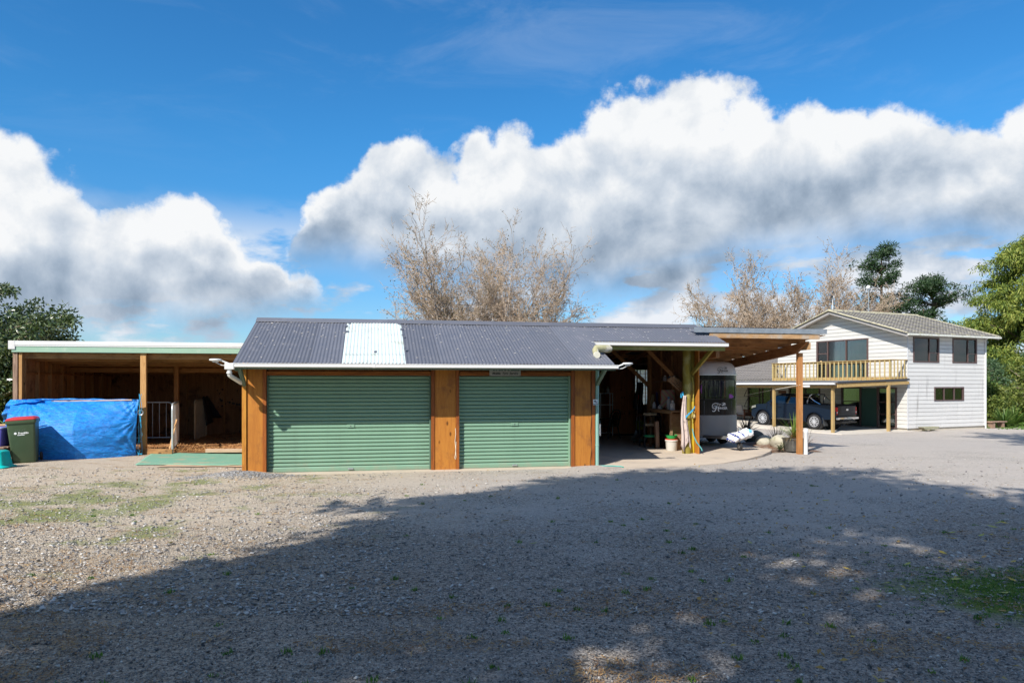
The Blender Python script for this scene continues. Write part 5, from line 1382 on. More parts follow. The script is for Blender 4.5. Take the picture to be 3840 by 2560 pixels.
# windows
def window(face, x0, x1, z0, z1, mulls, trans=(), m_=M_FRM, fw=.055, blind=None, pane=G_WIN, name='window'):
    def bxx(a_, b_, c_, d_, y0, y1):
        return (a_, b_, y0, y1, c_, d_) if face == 's' else (y0, y1, a_, b_, c_, d_)
    f = B()
    for a_, b_, c_, d_ in ((x0 - .03, x1 + .03, z1 - .02, z1 + .05), (x0 - .03, x1 + .03, z0 - .045, z0 + .02), (x0 - .03, x0 + fw, z0 + .021, z1 - .021), (x1 - fw, x1 + .03, z0 + .021, z1 - .021)):
        f.box(*bxx(a_, b_, c_, d_, -.055, .09))
    wv_ = f.build(name, m_, house)
    xs_ = [x0 + fw] + list(mulls) + [x1 - fw]
    for x in mulls: B().box(*bxx(x - fw / 2, x + fw / 2, z0 + .021, z1 - .021, -.045, .05)).build('mullion', m_, wv_)
    for i in range(len(xs_) - 1):
        zz = [z0 + .02]
        for ti, z in trans:
            if ti == i:
                B().box(*bxx(xs_[i] + .03, xs_[i + 1] - .03, z - .025, z + .025, -.04, .05)).build('transom', m_, wv_); zz.append(z)
        zz.append(z1 - .02)
        for a_, b_ in zip(zz[:-1], zz[1:]):
            B().box(*bxx(xs_[i] + .004, xs_[i + 1] - .004, a_ + .004, b_ - .004, .0, .006)).build('pane', pane, wv_)
    return wv_
M_BLIND = mat('pale_blind', (.72, .72, .70), .8, 0, .05)
w1 = window('s', .41, 2.43, 3.12, 4.36, [1.68], [(1, 3.60)])
B().box(.47, .52, .10, .13, 3.15, 4.3).box(2.27, 2.37, .10, .13, 3.15, 4.3).build('curtain', M_BLIND, w1)
w2 = window('s', 3.59, 5.62, 3.12, 4.38, [4.88], [(1, 3.60)])
B().box(5.42, 5.56, .10, .13, 3.15, 4.3).box(3.66, 4.3, .8, .83, 3.3, 4.1).build('curtain', M_BLIND, w2)
w3 = window('s', 2.09, 4.5, 1.06, 1.72, [2.88, 3.72])
for i in range(22): pass
b = B()
for i in range(26): b.box(2.15 + i * .088, 2.19 + i * .088, .10, .12, 1.08, 1.17)
b.box(4.28, 4.42, .10, .13, 1.1, 1.66); b.build('blind', M_BLIND, w3)
# sliding door with vertical blinds on the balcony
M_VBL = mat('green_blind', (.10, .27, .20), .7, 0, .15)
w4 = window('g', 2.37, 5.90, 2.30, 4.43, [3.82, 5.11], [(2, 3.72)], fw=.07)
for i in range(30):
    y = 2.50 + i * .088; B().box(.10 + .006 * (i % 3), .108 + .006 * (i % 3), y, y + .060, 2.36, 4.36).build('blind_slat', M_VBL, w4) 
B().box(.28, .30, 2.4, 5.85, 2.3, 4.4).build('blind_backing', mat('dark_curtain', (.03, .07, .055), .9), w4)
B().box(.10, .13, 5.66, 5.80, 2.36, 4.3).build('curtain', M_BLIND, w4)
b = B(); b.lathe([(0, 3.10), (.07, 3.13), (.10, 3.22), (.06, 3.30), (0, 3.32)], 12, (.02, 5.62, 0)); b.build('ornament', mat('straw_ornament', (.6, .42, .22), .8), w4, True)
# ground floor entrance under the carport
w5 = window('g', .62, 1.78, -.40, 1.70, [], [(0, .30), (0, .95)], fw=.07)
b = B(); b.grid(lambda u, v: (.15 + .03 * math.sin(u * 30), .75 + .62 * u, -.3 + 1.95 * v), 40, 1); b.build('curtain', M_BLIND, w5, True)
B().box(-.02, .02, 1.83, 2.80, -.40, 1.70).build('front_door', mat('dark_green_door', (.035, .095, .075), .45, 0, .05), house)
w6 = window('g', 2.86, 4.12, -.40, 1.70, [], [(0, .95)], fw=.06)
b = B(); b.grid(lambda u, v: (.16 + .03 * math.sin(u * 34), 3.3 + .75 * u, -.3 + 1.95 * v), 40, 1); b.build('curtain', M_BLIND, w6, True)
w7 = window('g', 5.70, 8.06, -.30, 1.70, [6.79], fw=.06)
B().box(-.05, -.02, 8.30, 8.95, 1.33, 1.52, .01).build('name_board', W_CHAIR, house)
# --- tiled roof
def tile_panel(L, C, mode, m_, npan=5):
    """one pressed tile panel: L along the course, C down the slope; waves along x, butt edge at the low end"""
    b = B(); n = npan * 4; vs = []
    for j, (t, h) in enumerate(((0.0, 0.0), (0.0, .048), (1.0, .004))):
        for i in range(n + 1):
            x = L * i / n; wv_ = .026 * math.cos(2 * math.pi * i / 4)
            vs.append((x, C * t, (h + wv_) if j else wv_ - .02))
    fs = [(j * (n + 1) + i, j * (n + 1) + i + 1, (j + 1) * (n + 1) + i + 1, (j + 1) * (n + 1) + i) for j in range(2) for i in range(n)]
    b.add(vs, fs); me = b.mesh('tile_panel'); shade(me, 60); me.materials.append(m_); return me
def tile_slope(par, org, ux, uy, length, run, npx, ncr, m_, name='tile_panel'):
    ux = Vector(ux).normalized(); uy = Vector(uy).normalized(); uz = ux.cross(uy)
    Mx = Matrix((ux, uy, uz)).transposed().to_4x4(); L = length / npx; C = run / ncr
    me = tile_panel(L, C, 0, m_); rr = random.Random(int(length * 7))
    for j in range(ncr):
        for i in range(npx):
            o = link(name, me, None, par); q = Vector(org) + ux * (L * i) + uy * (C * j)
            Mo = Mx.copy(); Mo.translation = q + uz * rr.uniform(0, .004); o.matrix_local = Mo
OV, GV_ = .45, .60
sl = (ZA - ZE) / (HG / 2); zr = ZA + .10; ze = zr - sl * (HG / 2 + OV)
roofh = B().prism([(-OV, ze - .045), (HG / 2, zr - .045), (HG + OV, ze - .045), (HG + OV, ze - .085), (HG / 2, zr - .085), (-OV, ze - .085)], 'x', -GV_ + .03, HL + GV_ - .03).build('roof', mat('soffit_white', (.60, .58, .55), .7), house)
run = math.hypot(HG / 2 + OV, zr - ze)
tile_slope(roofh, (-GV_, -OV, ze), (1, 0, 0), (0, HG / 2 + OV, zr - ze), HL + 2 * GV_, run, 6, 14, M_TILE2)
tile_slope(roofh, (HL + GV_, HG + OV, ze), (-1, 0, 0), (0, -(HG / 2 + OV), zr - ze), HL + 2 * GV_, run, 3, 14, M_TILE2)
B().tube([(-GV_ - .02, HG / 2, zr + .02), (HL + GV_, HG / 2, zr + .02)], .085, 10).build('ridge_cap', M_LICH, roofh, True)
for x in (-GV_, HL + GV_):
    for s_ in (-1, 1):
        B().beam((x, HG / 2, zr + .03), (x, HG / 2 + s_ * (HG / 2 + OV), ze + .03), .19, .06, .01).build('verge_cap', M_LICH, roofh)
        B().beam((x + (.02 if x < 0 else -.02), HG / 2, zr - .10), (x + (.02 if x < 0 else -.02), HG / 2 + s_ * (HG / 2 + OV), ze - .10), .03, .17, .003).build('barge_board', mat('grey_barge', (.36, .34, .33), .7, 0, .1) if (x < 0 and s_ < 0) else bpy.data.materials['grey_barge'], roofh)
B().prism([(-OV - .11, ze - .01), (-OV - .115, ze - .10), (-OV, ze - .11), (-OV, ze - .01)], 'x', -GV_, HL + GV_).build('gutter', mat('mossy_gutter', (.66, .66, .60), .6, 0, .08, 4, (.42, .44, .32), .5, .7, 6), house)
# masts on the roof
B().tube([(3.15, 4.9, zr - .1), (3.15, 4.9, 7.75)], .028, 8).tube([(1.4, 5.3, zr - .1), (3.15, 4.9, 7.35)], .018, 6).build('aerial_mast', M_GALV, house)
o = B().lathe([(0, 0), (.12, .012), (.22, .05), (.24, .065), (.22, .058), (.12, .02), (0, .01)], 20).build('dish', M_WHITE, house, True); o.location = (3.1, 4.86, 7.78); o.rotation_euler = (R(70), 0, R(-75)); o.scale = (.42, .42, .42)
B().tube([(-.2, 4.6, zr), (-.2, 4.6, 6.92)], .02, 8).box(-.27, -.11, 4.55, 4.65, 6.92, 7.05, .01).build('weather_sensor', M_WHITE, house)
B().box(-.33, -.27, 4.5, 4.62, 6.94, 7.06, .01).build('sensor_cups', M_BLACK, house)
# --- balcony
bal = B().box(-1.28, -.06, 0.0, 8.15, 2.215, 2.25).build('balcony', W_TREATED_Y, house)
for i in range(9): B().box(-1.28 + i * .136, -1.28 + i * .136 + .128, -.01, 8.16, 2.252, 2.28).build('deck_board', W_TREATED_Y, bal)
B().box(-1.30, -1.26, -.03, 8.17, 2.12, 2.30, .004).build('deck_beam', W_TREATED_Y, bal)
B().box(-1.34, -1.302, -.03, 8.17, 2.085, 2.118).build('deck_flashing', M_WHITE, bal)
for y in (-.03, 8.13): B().box(-1.258, -.06, y, y + .04, 2.12, 2.30, .004).build('deck_beam', W_TREATED_Y, bal)
for z0, z1 in ((3.17, 3.21),): 
    B().box(-1.38, -1.22, -.06, 8.20, z0, z1, .006).build('hand_rail', W_TREATED_Y, bal)
    for y in (-.06, 8.06): B().box(-1.218, -.05, y, y + .14, z0, z1, .006).build('hand_rail', W_TREATED_Y, bal)
B().box(-1.32, -1.28, .0, 8.15, 3.08, 3.165).build('top_rail', W_TREATED_Y, bal)
bme = B().box(-.018, .018, -.035, .035, 2.13, 3.165, .004).mesh('baluster'); bme.materials.append(W_BAL)
ny = 29
for i in range(ny): o = link('baluster', bme, None, bal); o.location = (-1.345, .02 + i * (8.10 / (ny - 1)), 0)
for y in (-.052, 8.195):
    for i in range(1, 5): o = link('baluster', bme, None, bal); o.location = (-1.345 + i * .26, y, 0); o.rotation_euler = (0, 0, R(90))
for y in (.0, 8.1): B().box(-1.30, -1.21, y, y + .09, 2.29, 3.165, .004).build('newel', W_BAL, bal)
# chair and things behind the balcony rail
# --- single storey wing
WG0, WG1, WZE, WZR, WS = 9.02, 26.0, 2.20, 3.72, 3.6
WO = [(9.58 - WG0, 11.65 - WG0, -.10, 1.70)]
wing_b = []
def wboards():
    n = int((WZE - ZB) / .212)
    for r_ in range(n):
        za, zb = ZB + r_ * .212 + .018, ZB + (r_ + 1) * .212
        ivs = [(WG0, WG1)] if (zb < -.1 or za > 1.70) else [(WG0, 9.58), (11.65, WG1)]
        for a_, b_ in ivs:
            B().add([(-.028, a_, za), (-.028, b_, za), (-.008, b_, zb), (-.008, a_, zb), (0, a_, za), (0, b_, za), (0, b_, zb), (0, a_, zb)], [(3, 2, 1, 0), (4, 5, 1, 0), (7, 6, 2, 3), (0, 3, 7, 4), (1, 2, 6, 5)]).build('weatherboard', M_WBC, house)
wboards()
B().box(.12, .2, WG0, WG1, ZB, WZE).build('inner_wall', M_INT, house)
w8 = window('g', 9.58, 11.65, -.10, 1.70, [10.35, 10.62], [(2, .45), (2, 1.15)], fw=.06)
b = B(); b.grid(lambda u, v: (.09 + .02 * math.sin(u * 60), 9.64 + 1.95 * u, -.05 + 1.7 * v), 80, 1); b.build('curtain', mat('striped_curtain', (.62, .60, .55), .85, 0, .2, 8, stretch=(1, 6, .3)), w8, True)
for z in (.40, 1.10): B().beam((-.06, 11.62, z + .62), (-.42, 11.60, z + .02), .03, .03).beam((-.42, 11.60, z + .02), (-.42, 10.7, z + .02), .03, .03).build('open_sash', M_FRM, w8)
B().box(.02, 7.0, WG0 + .01, WG1, -1.0, ZB - .002).build('foundation', M_CONC2, house)
wrun = math.hypot(WS + .5, WZR - WZE)
rfw = B().prism([(-.48, WZE - .03), (WS, WZR - .05), (2 * WS + .5, WZE - .03), (2 * WS + .5, WZE - .08), (WS, WZR - .10), (-.48, WZE - .08)], 'y', WG0 + .02, WG1).build('wing_roof', mat('soffit_cream', (.55, .5, .42), .7), house)
tile_slope(rfw, (-.5, WG1, WZE), (0, -1, 0), (WS + .5, 0, WZR - WZE), WG1 - WG0 - .0, wrun, 13, 13, M_TILE)
tile_slope(rfw, (2 * WS + .5, WG0, WZE), (0, 1, 0), (-(WS + .5), 0, WZR - WZE), WG1 - WG0, wrun, 4, 13, M_TILE)
B().tube([(WS, WG0, WZR + .02), (WS, WG1, WZR + .02)], .08, 10).build('ridge_cap', M_TILE, rfw, True)
# --- carport along the house
CZ0, CZ1 = 1.99, 2.155
cp = B().box(-5.15, -5.05, -.12, 22, 1.72, 1.86, .004).build('carport', W_TREATED_Y, house)
M_CORR = mat('grey_carport_sheet', (.15, .15, .155), .7, 0, .15, 5, (.30, .29, .26), .52, .7, 3, .2, 60, rnd=.06)
def csheet(y0, y1, dz):
    b = B(); n = int((y1 - y0) / .0762 * 4); vs = []
    for x, z in ((-5.32, CZ0), (-.10, CZ1)):
        for i in range(n + 1): y = y0 + (y1 - y0) * i / n; vs.append((x, y, z + .011 * math.cos(2 * math.pi * y / .0762) + dz))
    b.add(vs, [(i, n + 1 + i, n + 2 + i, i + 1) for i in range(n)]); b.build('roof_sheet', M_CORR, cp, True, ang=80)
ysx = -.16; k = 0
while ysx < 22: csheet(ysx, ysx + .80, .003 * (k % 2)); ysx += .78; k += 1
B().prism([(-5.44, CZ0 - .0), (-5.45, CZ0 - .085), (-5.335, CZ0 - .095), (-5.335, CZ0 - .005)], 'y', -.05, 22).build('gutter', M_WHITE, cp)
B().box(-5.33, -5.16, -.14, 22, 1.86, 1.90).build('gutter_board', mat('dark_gutter_board', (.10, .085, .075), .8), cp)
B().beam((-5.30, -.14, 1.83), (-.08, -.14, 2.0), .045, .16, .004).build('end_rafter', W_TREATED_Y, cp)
B().beam((-5.32, -.18, 2.0), (-.10, -.18, 2.17), .03, .10, .004).build('verge_flashing', mat('charcoal_flashing', (.05, .052, .058), .5), cp)
for y in (1.2, 2.6, 4.0, 5.4, 6.8, 8.2, 9.6, 11, 12.4, 13.8): B().beam((-5.1, y, 1.92), (-.1, y, 2.08), .045, .10).build('rafter', W_TREATED_Y, cp)
def cslab(g): return -.50 + .20 * smooth01(g / 9)
for x, y in ((-5.10, .30), (-5.10, 4.22), (-5.10, 8.6), (-5.10, 13.0), (-5.1, 17.4), (-1.62, -.12)):
    zt = 1.72 if x < -2 else 1.86
    B().box(x - .065, x + .065, y - .065, y + .065, cslab(y) - .06, zt, .005).build('post', W_TREATED, cp)
o = B().grid(lambda u, v: (*HW(-5.35 + 5.3 * u, -.45 + 22 * v)[:2], cslab(-.45 + 22 * v)), 2, 40).build('carport_slab', M_CONC2); struct(o, 'concrete slab under the carport')
b = B(); vs = []
for i in range(41):
    g = -.45 + 22 * i / 40; vs += [HW(-5.35, g, cslab(g)), HW(-5.36, g, cslab(g) - .25)]
b.add(vs, [(2 * i, 2 * i + 1, 2 * i + 3, 2 * i + 2) for i in range(40)]); b.add([HW(-5.35, -.45, cslab(0)), HW(-.05, -.45, cslab(0)), HW(-.05, -.46, -.8), HW(-5.35, -.46, -.8)], [(0, 1, 2, 3)])
o = b.build('kerb', M_CONC2); struct(o)
# stone slab and corner bench by the side wall
p = HW(1.15, -.35); sx_ = thing('stone_trough', 'flat lichened stone slab on feet against the house side wall', 'stone', (p[0], p[1], zg(p[0], p[1])), HA)
M_STN = mat('lichened_stone', (.30, .29, .19), .95, 0, .2, 8, (.42, .38, .30), .5, .7, 4, .6, 40)
B().prism([(-.62, .22), (.66, .22), (.60, .14), (.40, .06), (-.42, .06), (-.55, .14)], 'y', -.16, .16).build('slab', M_STN, sx_, bevel=.015)
for x in (-.3, .3): B().box(x - .08, x + .08, -.1, .1, -.02, .058, .01).build('foot', M_STN, sx_)
p = HW(6.95, -.25); bn = thing('garden_bench', 'low timber bench at the far corner of the house', 'bench', (p[0], p[1], zg(p[0], p[1])), HA)
B().box(-.55, .75, -.2, .2, .32, .38, .008).build('seat', W_GREY, bn)
for x in (-.35, .5): B().prism([(x - .05, 0), (x + .07, 0), (x + .07, .318), (x - .12, .318)], 'y', -.16, .16).build('leg', W_GREY, bn)

# ------------------------------------------------------------------ pickup under the carport
RA = (16.0, 38.0); HDG = Vector((-.55, .835)).normalized()
czr = -.435
car = thing('pickup', 'dark blue double cab pickup parked under the house carport', 'pickup', (RA[0] + HDG.y * .80, RA[1] - HDG.x * .80, czr), math.atan2(HDG.y, HDG.x))
car.rotation_euler = (0, R(-1.2), math.atan2(HDG.y, HDG.x))
M_CAR = mat('dark_blue_paint', (.004, .009, .02), .12, 0, .05, 3, spec=.28, rnd=0, rvar=.03)
M_CPL = mat('grey_car_plastic', (.035, .037, .04), .55, 0, .1)
G_CAR = glass('car_glass', (.35, .38, .38), .55, .02, (.015, .018, .02))
M_CHR = mat('chrome', (.75, .76, .78), .12, 1.0, .02)
M_ALLOY = mat('alloy_rim', (.62, .63, .65), .3, .35, .03)
WBs, RW = 3.22, .385
def arch(cx, r=.48, n=9): return [(cx + r * math.cos(R(a_)), RW + r * math.sin(R(a_))) for a_ in np.linspace(-5, 185, n)]
low = [(-1.22, .62), (-1.25, .80), (-1.22, 1.16), (-1.19, 1.27), (-1.1, 1.29), (.62, 1.29), (.66, 1.25), (1.9, 1.235), (3.0, 1.215), (3.55, 1.17), (3.92, 1.08), (4.06, .98), (4.12, .72), (4.10, .50), (3.98, .40), (WBs + .52, .40)] + arch(WBs) + [(WBs - .5, .38), (.5, .38)] + arch(0) + [(-.5, .50), (-1.0, .55)]
def body(name, poly, hw0, fn, m_, par=car, bev=.05, seg=3):
    n = len(poly); b = B(); vs = []
    for s_ in (-1, 1):
        for x, z in poly: vs.append((x, s_ * fn(x, z), z))
    fs = [tuple(range(n)), tuple(reversed(range(n, 2 * n)))] + [(i, n + i, n + (i + 1) % n, (i + 1) % n) for i in range(n)]
    b.add(vs, fs); return b.build(name, m_, par, bevel=bev, bseg=seg)
def wlow(x, z):
    w_ = .915
    if z > .95: w_ -= .06 * (z - .95) / .3
    if x > 3.6: w_ -= .16 * ((x - 3.6) / .5) ** 1.6
    if z < .5: w_ -= .03
    return w_
body('body', low, .9, wlow, M_CAR)
def wcab(x, z): return .86 - .20 * max(0, (z - 1.22)) / .6
cab = [(.70, 1.22), (.80, 1.52), (.98, 1.72), (1.2, 1.79), (1.75, 1.815), (2.2, 1.79), (2.5, 1.68), (3.12, 1.215)]
body('cabin', cab, .8, wcab, M_CAR, bev=.04)
def side_glass(pts, s_, name='window'):
    b = B(); vs = [(x, s_ * (wcab(x, z) + .004), z) for x, z in pts]; n = len(pts)
    b.add(vs, [tuple(range(n)) if s_ < 0 else tuple(reversed(range(n)))]); return b.build(name, G_CAR, car)
for s_ in (-1, 1):
    side_glass([(1.86, 1.26), (2.93, 1.26), (2.50, 1.60), (2.28, 1.71), (1.88, 1.74)], s_)
    side_glass([(.92, 1.27), (1.78, 1.26), (1.80, 1.74), (1.22, 1.71), (1.02, 1.60)], s_)
    b = B()
    for x in (1.83, .72, 2.97): b.box(x - .004, x + .004, s_ * .905, s_ * .922, .48, 1.2)
    b.build('door_gap', M_BLACK, car)
    for x in (1.15, 2.15): B().box(x - .1, x + .1, s_ * .915, s_ * .94, 1.05, 1.085, .01).build('door_handle', M_CAR, car)
    B().tube([(.75, s_ * .95, .42), (2.6, s_ * .95, .42)], .035, 8).build('side_step', M_CPL, car, True)
    for cx in (0, WBs):
        pr = [(cx + .50 * math.cos(R(a_)), s_ * .925, RW + .50 * math.sin(R(a_))) for a_ in np.linspace(-8, 188, 14)]
        B().tube(pr, .035, 6).build('wheel_flare', M_CAR, car, True)
        wl = B().lathe([(.262, -.11), (.345, -.13), (.378, -.10), (.385, 0), (.378, .10), (.345, .13), (.262, .11)], 32, (cx, s_ * .80, RW), 'y').build('wheel', M_RUB, car, True)
        B().lathe([(.24, -.10), (.252, -.122), (.27, -.122), (.27, .122), (.252, .122), (.24, .10)], 32, (cx, s_ * .80, RW), 'y').build('rim', M_ALLOY, wl, True)
        B().lathe([(0, -.02), (.24, -.02), (.24, .02), (0, .02)], 24, (cx, s_ * .78, RW), 'y').build('brake_disc', M_BLACK, wl)
        b = B()
        for i in range(12):
            a_ = 2 * math.pi * (i // 2) / 6 + (.14 if i % 2 else -.14); a2 = 2 * math.pi * (i // 2) / 6 + (.30 if i % 2 else -.30)
            b.beam((cx + .05 * math.cos(a_), s_ * .905, RW + .05 * math.sin(a_)), (cx + .255 * math.cos(a2), s_ * .90, RW + .255 * math.sin(a2)), .032, .040, .004, up=(0, 1, 0))
        b.lathe([(0, s_ * .905 - .01), (.06, s_ * .905 - .01), (.06, s_ * .905 + .012), (0, s_ * .905 + .012)], 14, (cx, 0, RW), 'y')
        b.build('spokes', M_ALLOY, wl)
        B().lathe([(0, -.1), (.49, -.1), (.49, .12), (0, .12)], 20, (cx, s_ * .70, RW + .02), 'y').build('wheel_well', M_BLACK, wl)
    B().prism([(-.52, .62), (-.40, .62), (-.58, .20), (-.66, .20)], 'y', s_ * .68, s_ * .93).build('mud_flap', M_CPL, car)
    # lamps, mirror, sport bar
    B().box(-1.275, -1.16, s_ * .80, s_ * .885, .80, 1.20, .02).build('tail_lamp', mat('tail_lamp_red', (.55, .01, .012), .15, 0, .1) if s_ < 0 else bpy.data.materials['tail_lamp_red'], car)
    B().box(-1.279, -1.17, s_ * .81, s_ * .875, .88, .97, .01).build('reverse_lamp', mat('lamp_clear', (.7, .62, .6), .15) if s_ < 0 else bpy.data.materials['lamp_clear'], car)
    B().prism([(3.72, .98), (4.03, .90), (4.0, 1.03), (3.74, 1.10)], 'y', s_ * .70, s_ * .865).build('head_lamp', M_CHR, car)
    B().box(2.55, 2.72, s_ * .88, s_ * 1.06, 1.22, 1.38, .04).build('mirror', M_CAR, car)
    B().tube([(.55, s_ * .72, 1.29), (.50, s_ * .70, 1.58), (.42, s_ * .66, 1.75), (.40, s_ * .55, 1.80)], .034, 8).tube([(.46, s_ * .68, 1.70), (.1, s_ * .72, 1.45), (-.25, s_ * .74, 1.30)], .028, 8).build('sport_bar', M_CHR, car, True)
B().tube([(.40, -.57, 1.80), (.40, .57, 1.80)], .036, 8).build('sport_bar', M_CHR, car, True)
B().add([(.735, -.70, 1.30), (.735, .70, 1.30), (.90, .62, 1.66), (.90, -.62, 1.66)], [(0, 1, 2, 3)]).build('rear_window', G_CAR, car)
B().add([(3.06, -.76, 1.255), (3.06, .76, 1.255), (2.52, .66, 1.675), (2.52, -.66, 1.675)], [(3, 2, 1, 0)]).build('windscreen', G_CAR, car)
B().box(-1.12, .62, -.80, .80, 1.285, 1.315, .012).build('tonneau', M_BLACK, car)
tgp = B().box(-1.275, -1.20, -.795, .795, .74, 1.27, .02).build('tailgate', M_CAR, car)
B().box(-1.283, -1.276, -.79, .79, .80, .84, .003).build('trim_strip', M_CPL, tgp)
B().lathe([(0, -1.290), (.10, -1.288), (.10, -1.276)], 20, (0, 0, 1.06), 'x', 1.0, .42).build('badge', mat('badge_blue', (.03, .10, .35), .2), tgp)
B().lathe([(.095, -1.292), (.115, -1.290), (.115, -1.276), (.095, -1.276)], 20, (0, 0, 1.06), 'x', 1.0, .42).build('badge_ring', M_CHR, tgp)
B().box(-1.29, -1.276, -.07, .07, 1.15, 1.21, .008).build('handle', M_CPL, tgp)
text('badge_lettering', 'Ford', .07, M_WTXT, tgp, lambda u, v, w_: (-1.292 - w_, -u, 1.06 + v), shear=.3, fit=.13)
B().box(-1.40, -1.22, -.90, .90, .56, .70, .03).build('rear_bumper', M_CHR, car)
B().box(-1.38, -1.20, -.45, .45, .50, .559, .01).build('bumper_step', M_CPL, car)
B().box(-1.415, -1.402, -.18, .18, .575, .685, .004).build('number_plate', mat('plate_white', (.7, .68, .6), .4, 0, .3, 60), car)
B().box(-1.50, -1.2, -.55, .55, .40, .46, .01).box(-1.56, -1.4, -.04, .04, .42, .50, .01).build('tow_bar', M_BLACK, car)
B().box(-1.1, 3.9, -.62, .62, .32, .50).build('chassis', M_BLACK, car)
B().box(4.02, 4.13, -.55, .55, .68, .92, .02).build('grille', M_CHR, car)

# ------------------------------------------------------------------ signs, lamps and cords on the garage
def GL(t, y, z): return Vector(G(t, 16.15 + y, z))        # garage-local to world
def gthing(name, label, cat, t, y, z, group=None, rz=0.0): return thing(name, label, cat, GL(t, y, z), GA + rz, group)
sg = gthing('sign', 'grey metal sign reading Mobile Tyre Service above the narrower roller door', 'sign', 2.93, -.028, 2.235)
B().box(-.36, .36, -.006, .006, -.128, .12).build('panel', mat('brushed_sign_metal', (.42, .40, .37), .45, .3, .06, 20, stretch=(.3, 1, 8)), sg)
text('lettering', 'Mobile  Tyre  Service', .078, M_KTXT, sg, lambda u, v, w_: (u, -.0075 - w_, -.072 + v), shear=.28, bold=.0015, fit=.60)
b = B()
for i, (x, w_) in enumerate(((-.28, .05), (-.22, .04), (-.15, .055), (-.09, .04), (-.02, .045), (.06, .05), (.13, .09), (.21, .075), (.28, .06))): b.box(x, x + w_ * .85, -.0085, -.006, -.012, .11)
b.build('lettering', M_KTXT, sg)
for x in (-.355, .355): B().lathe([(0, -.009), (.008, -.008), (.008, -.005)], 8, (x * .97, 0, -.113), 'y').build('screw', M_BLACK, sg)
cc = gthing('sign', 'small white CCTV warning sign on the downpipe', 'sign', 5.06, -.058, 1.50)
B().box(-.055, .055, -.003, .003, -.065, .065).build('panel', M_WTXT, cc)
text('lettering', 'CCTV', .042, M_KTXT, cc, lambda u, v, w_: (u, -.0045 - w_, -.045 + v), bold=.0015)
B().prism([(-.04, .03), (.01, .045), (.02, .025), (-.03, .005)], 'y', -.006, -.0035).prism([(.0, .01), (.03, .0), (.03, -.008), (-.01, -.004)], 'y', -.006, -.0035).prism([(.032, .02), (.04, .02), (.04, -.015), (.032, -.015)], 'y', -.006, -.0035).build('pictogram', M_KTXT, cc)
def flood(label, t, y, z, d_):
    f = gthing('security_lamp', label, 'lamp', t, y, z, 'solar security lamps on the garage eave')
    B().lathe([(0, .0), (.05, .0), (.055, .02), (.10, .035), (.105, .05), (.095, .065), (.04, .072), (0, .072)], 18, (0, 0, 0), 'z', 1.15, .8).build('lamp_head', M_WHITE, f, True)
    B().box(-.05, .05, -.045, .045, .073, .078, .002).build('solar_cell', M_BLACK, f)
    B().beam((d_ * .09, 0, .04), (d_ * .24, .02, -.02), .03, .03, .004).tube([(d_ * .0, 0, .0), (d_ * .12, .0, -.06), (d_ * .23, .02, -.07)], .008, 6).build('arm', M_WHITE, f)
flood('white solar lamp sticking out from the eave corner by the stable', -3.12, -.87, 2.36, 1)
flood('white solar lamp sticking out from the eave corner by the open bay', 5.56, -.85, 2.33, -1)
b = B(); b.tube([(0, 0, 0), (.005, -.012, -.12), (-.012, -.012, -.3), (.004, -.014, -.48), (-.006, -.015, -.60), (-.02, -.015, -.66), (-.005, -.015, -.70), (.012, -.015, -.64), (.004, -.018, -.5), (.012, -.016, -.3)], .006, 6)
o = b.build('hanging_cord', mat('cream_cord', (.72, .66, .52), .8), None, True); o.location = GL(1.80, -.004, .93); o.rotation_euler = (0, 0, GA); tag(o, 'looped pale cord hanging on the post between the roller doors', 'cord')
# mossy flue on the roof edge
M_MOSS = mat('mossy_pipe', (.36, .34, .20), .95, 0, .25, 14, (.60, .56, .46), .52, .62, 6, .8, 40)
fl = gthing('vent_pipe', 'mossy plastic vent pipe lying on the garage roof edge', 'pipe', 5.02, -.20, RZ(-.20) + .06)
B().tube([(-.02, -.16, -.05), (-.02, -.10, -.03), (-.01, -.02, .06), (.02, .03, .10), (.36, .12, .10), (.42, .13, .09)], [.072, .07, .075, .085, .095, .06], 14, False).build('pipe', M_MOSS, fl, True)
B().lathe([(.058, -.02), (.075, -.02), (.078, 0), (.078, .03), (.058, .03)], 16, (-.02, -.17, -.055), 'y').build('socket', mat('pale_pvc', (.62, .60, .50), .6), fl, True)
B().lathe([(0, .0), (.056, .0)], 16, (-.02, -.15, -.055), 'y').build('bore', M_BLACK, fl)
# garden hose on the ground by the downpipe
o = B().tube([GL(5.1, -.10, .02), GL(5.25, -.16, .03), GL(5.45, -.2, .03), GL(5.60, -.32, .025), GL(5.62, -.42, .02)], .011, 7).build('hose_end', mat('turquoise_hose', (.05, .42, .36), .5), None, True); tag(o, 'short end of turquoise hose at the foot of the downpipe', 'hose')
ch = B()
for i in range(12): ch.lathe([(.012, -.006), (.018, 0), (.012, .006)], 8, (.004 * (i % 2), -.01 - .004 * (i % 3), -.022 * i), 'y' if i % 2 else 'x')
o = ch.build('chain', M_GALV); o.location = GL(5.17, -.05, .98); o.rotation_euler = (0, 0, GA); tag(o, 'short steel chain hanging from the downpipe', 'chain')

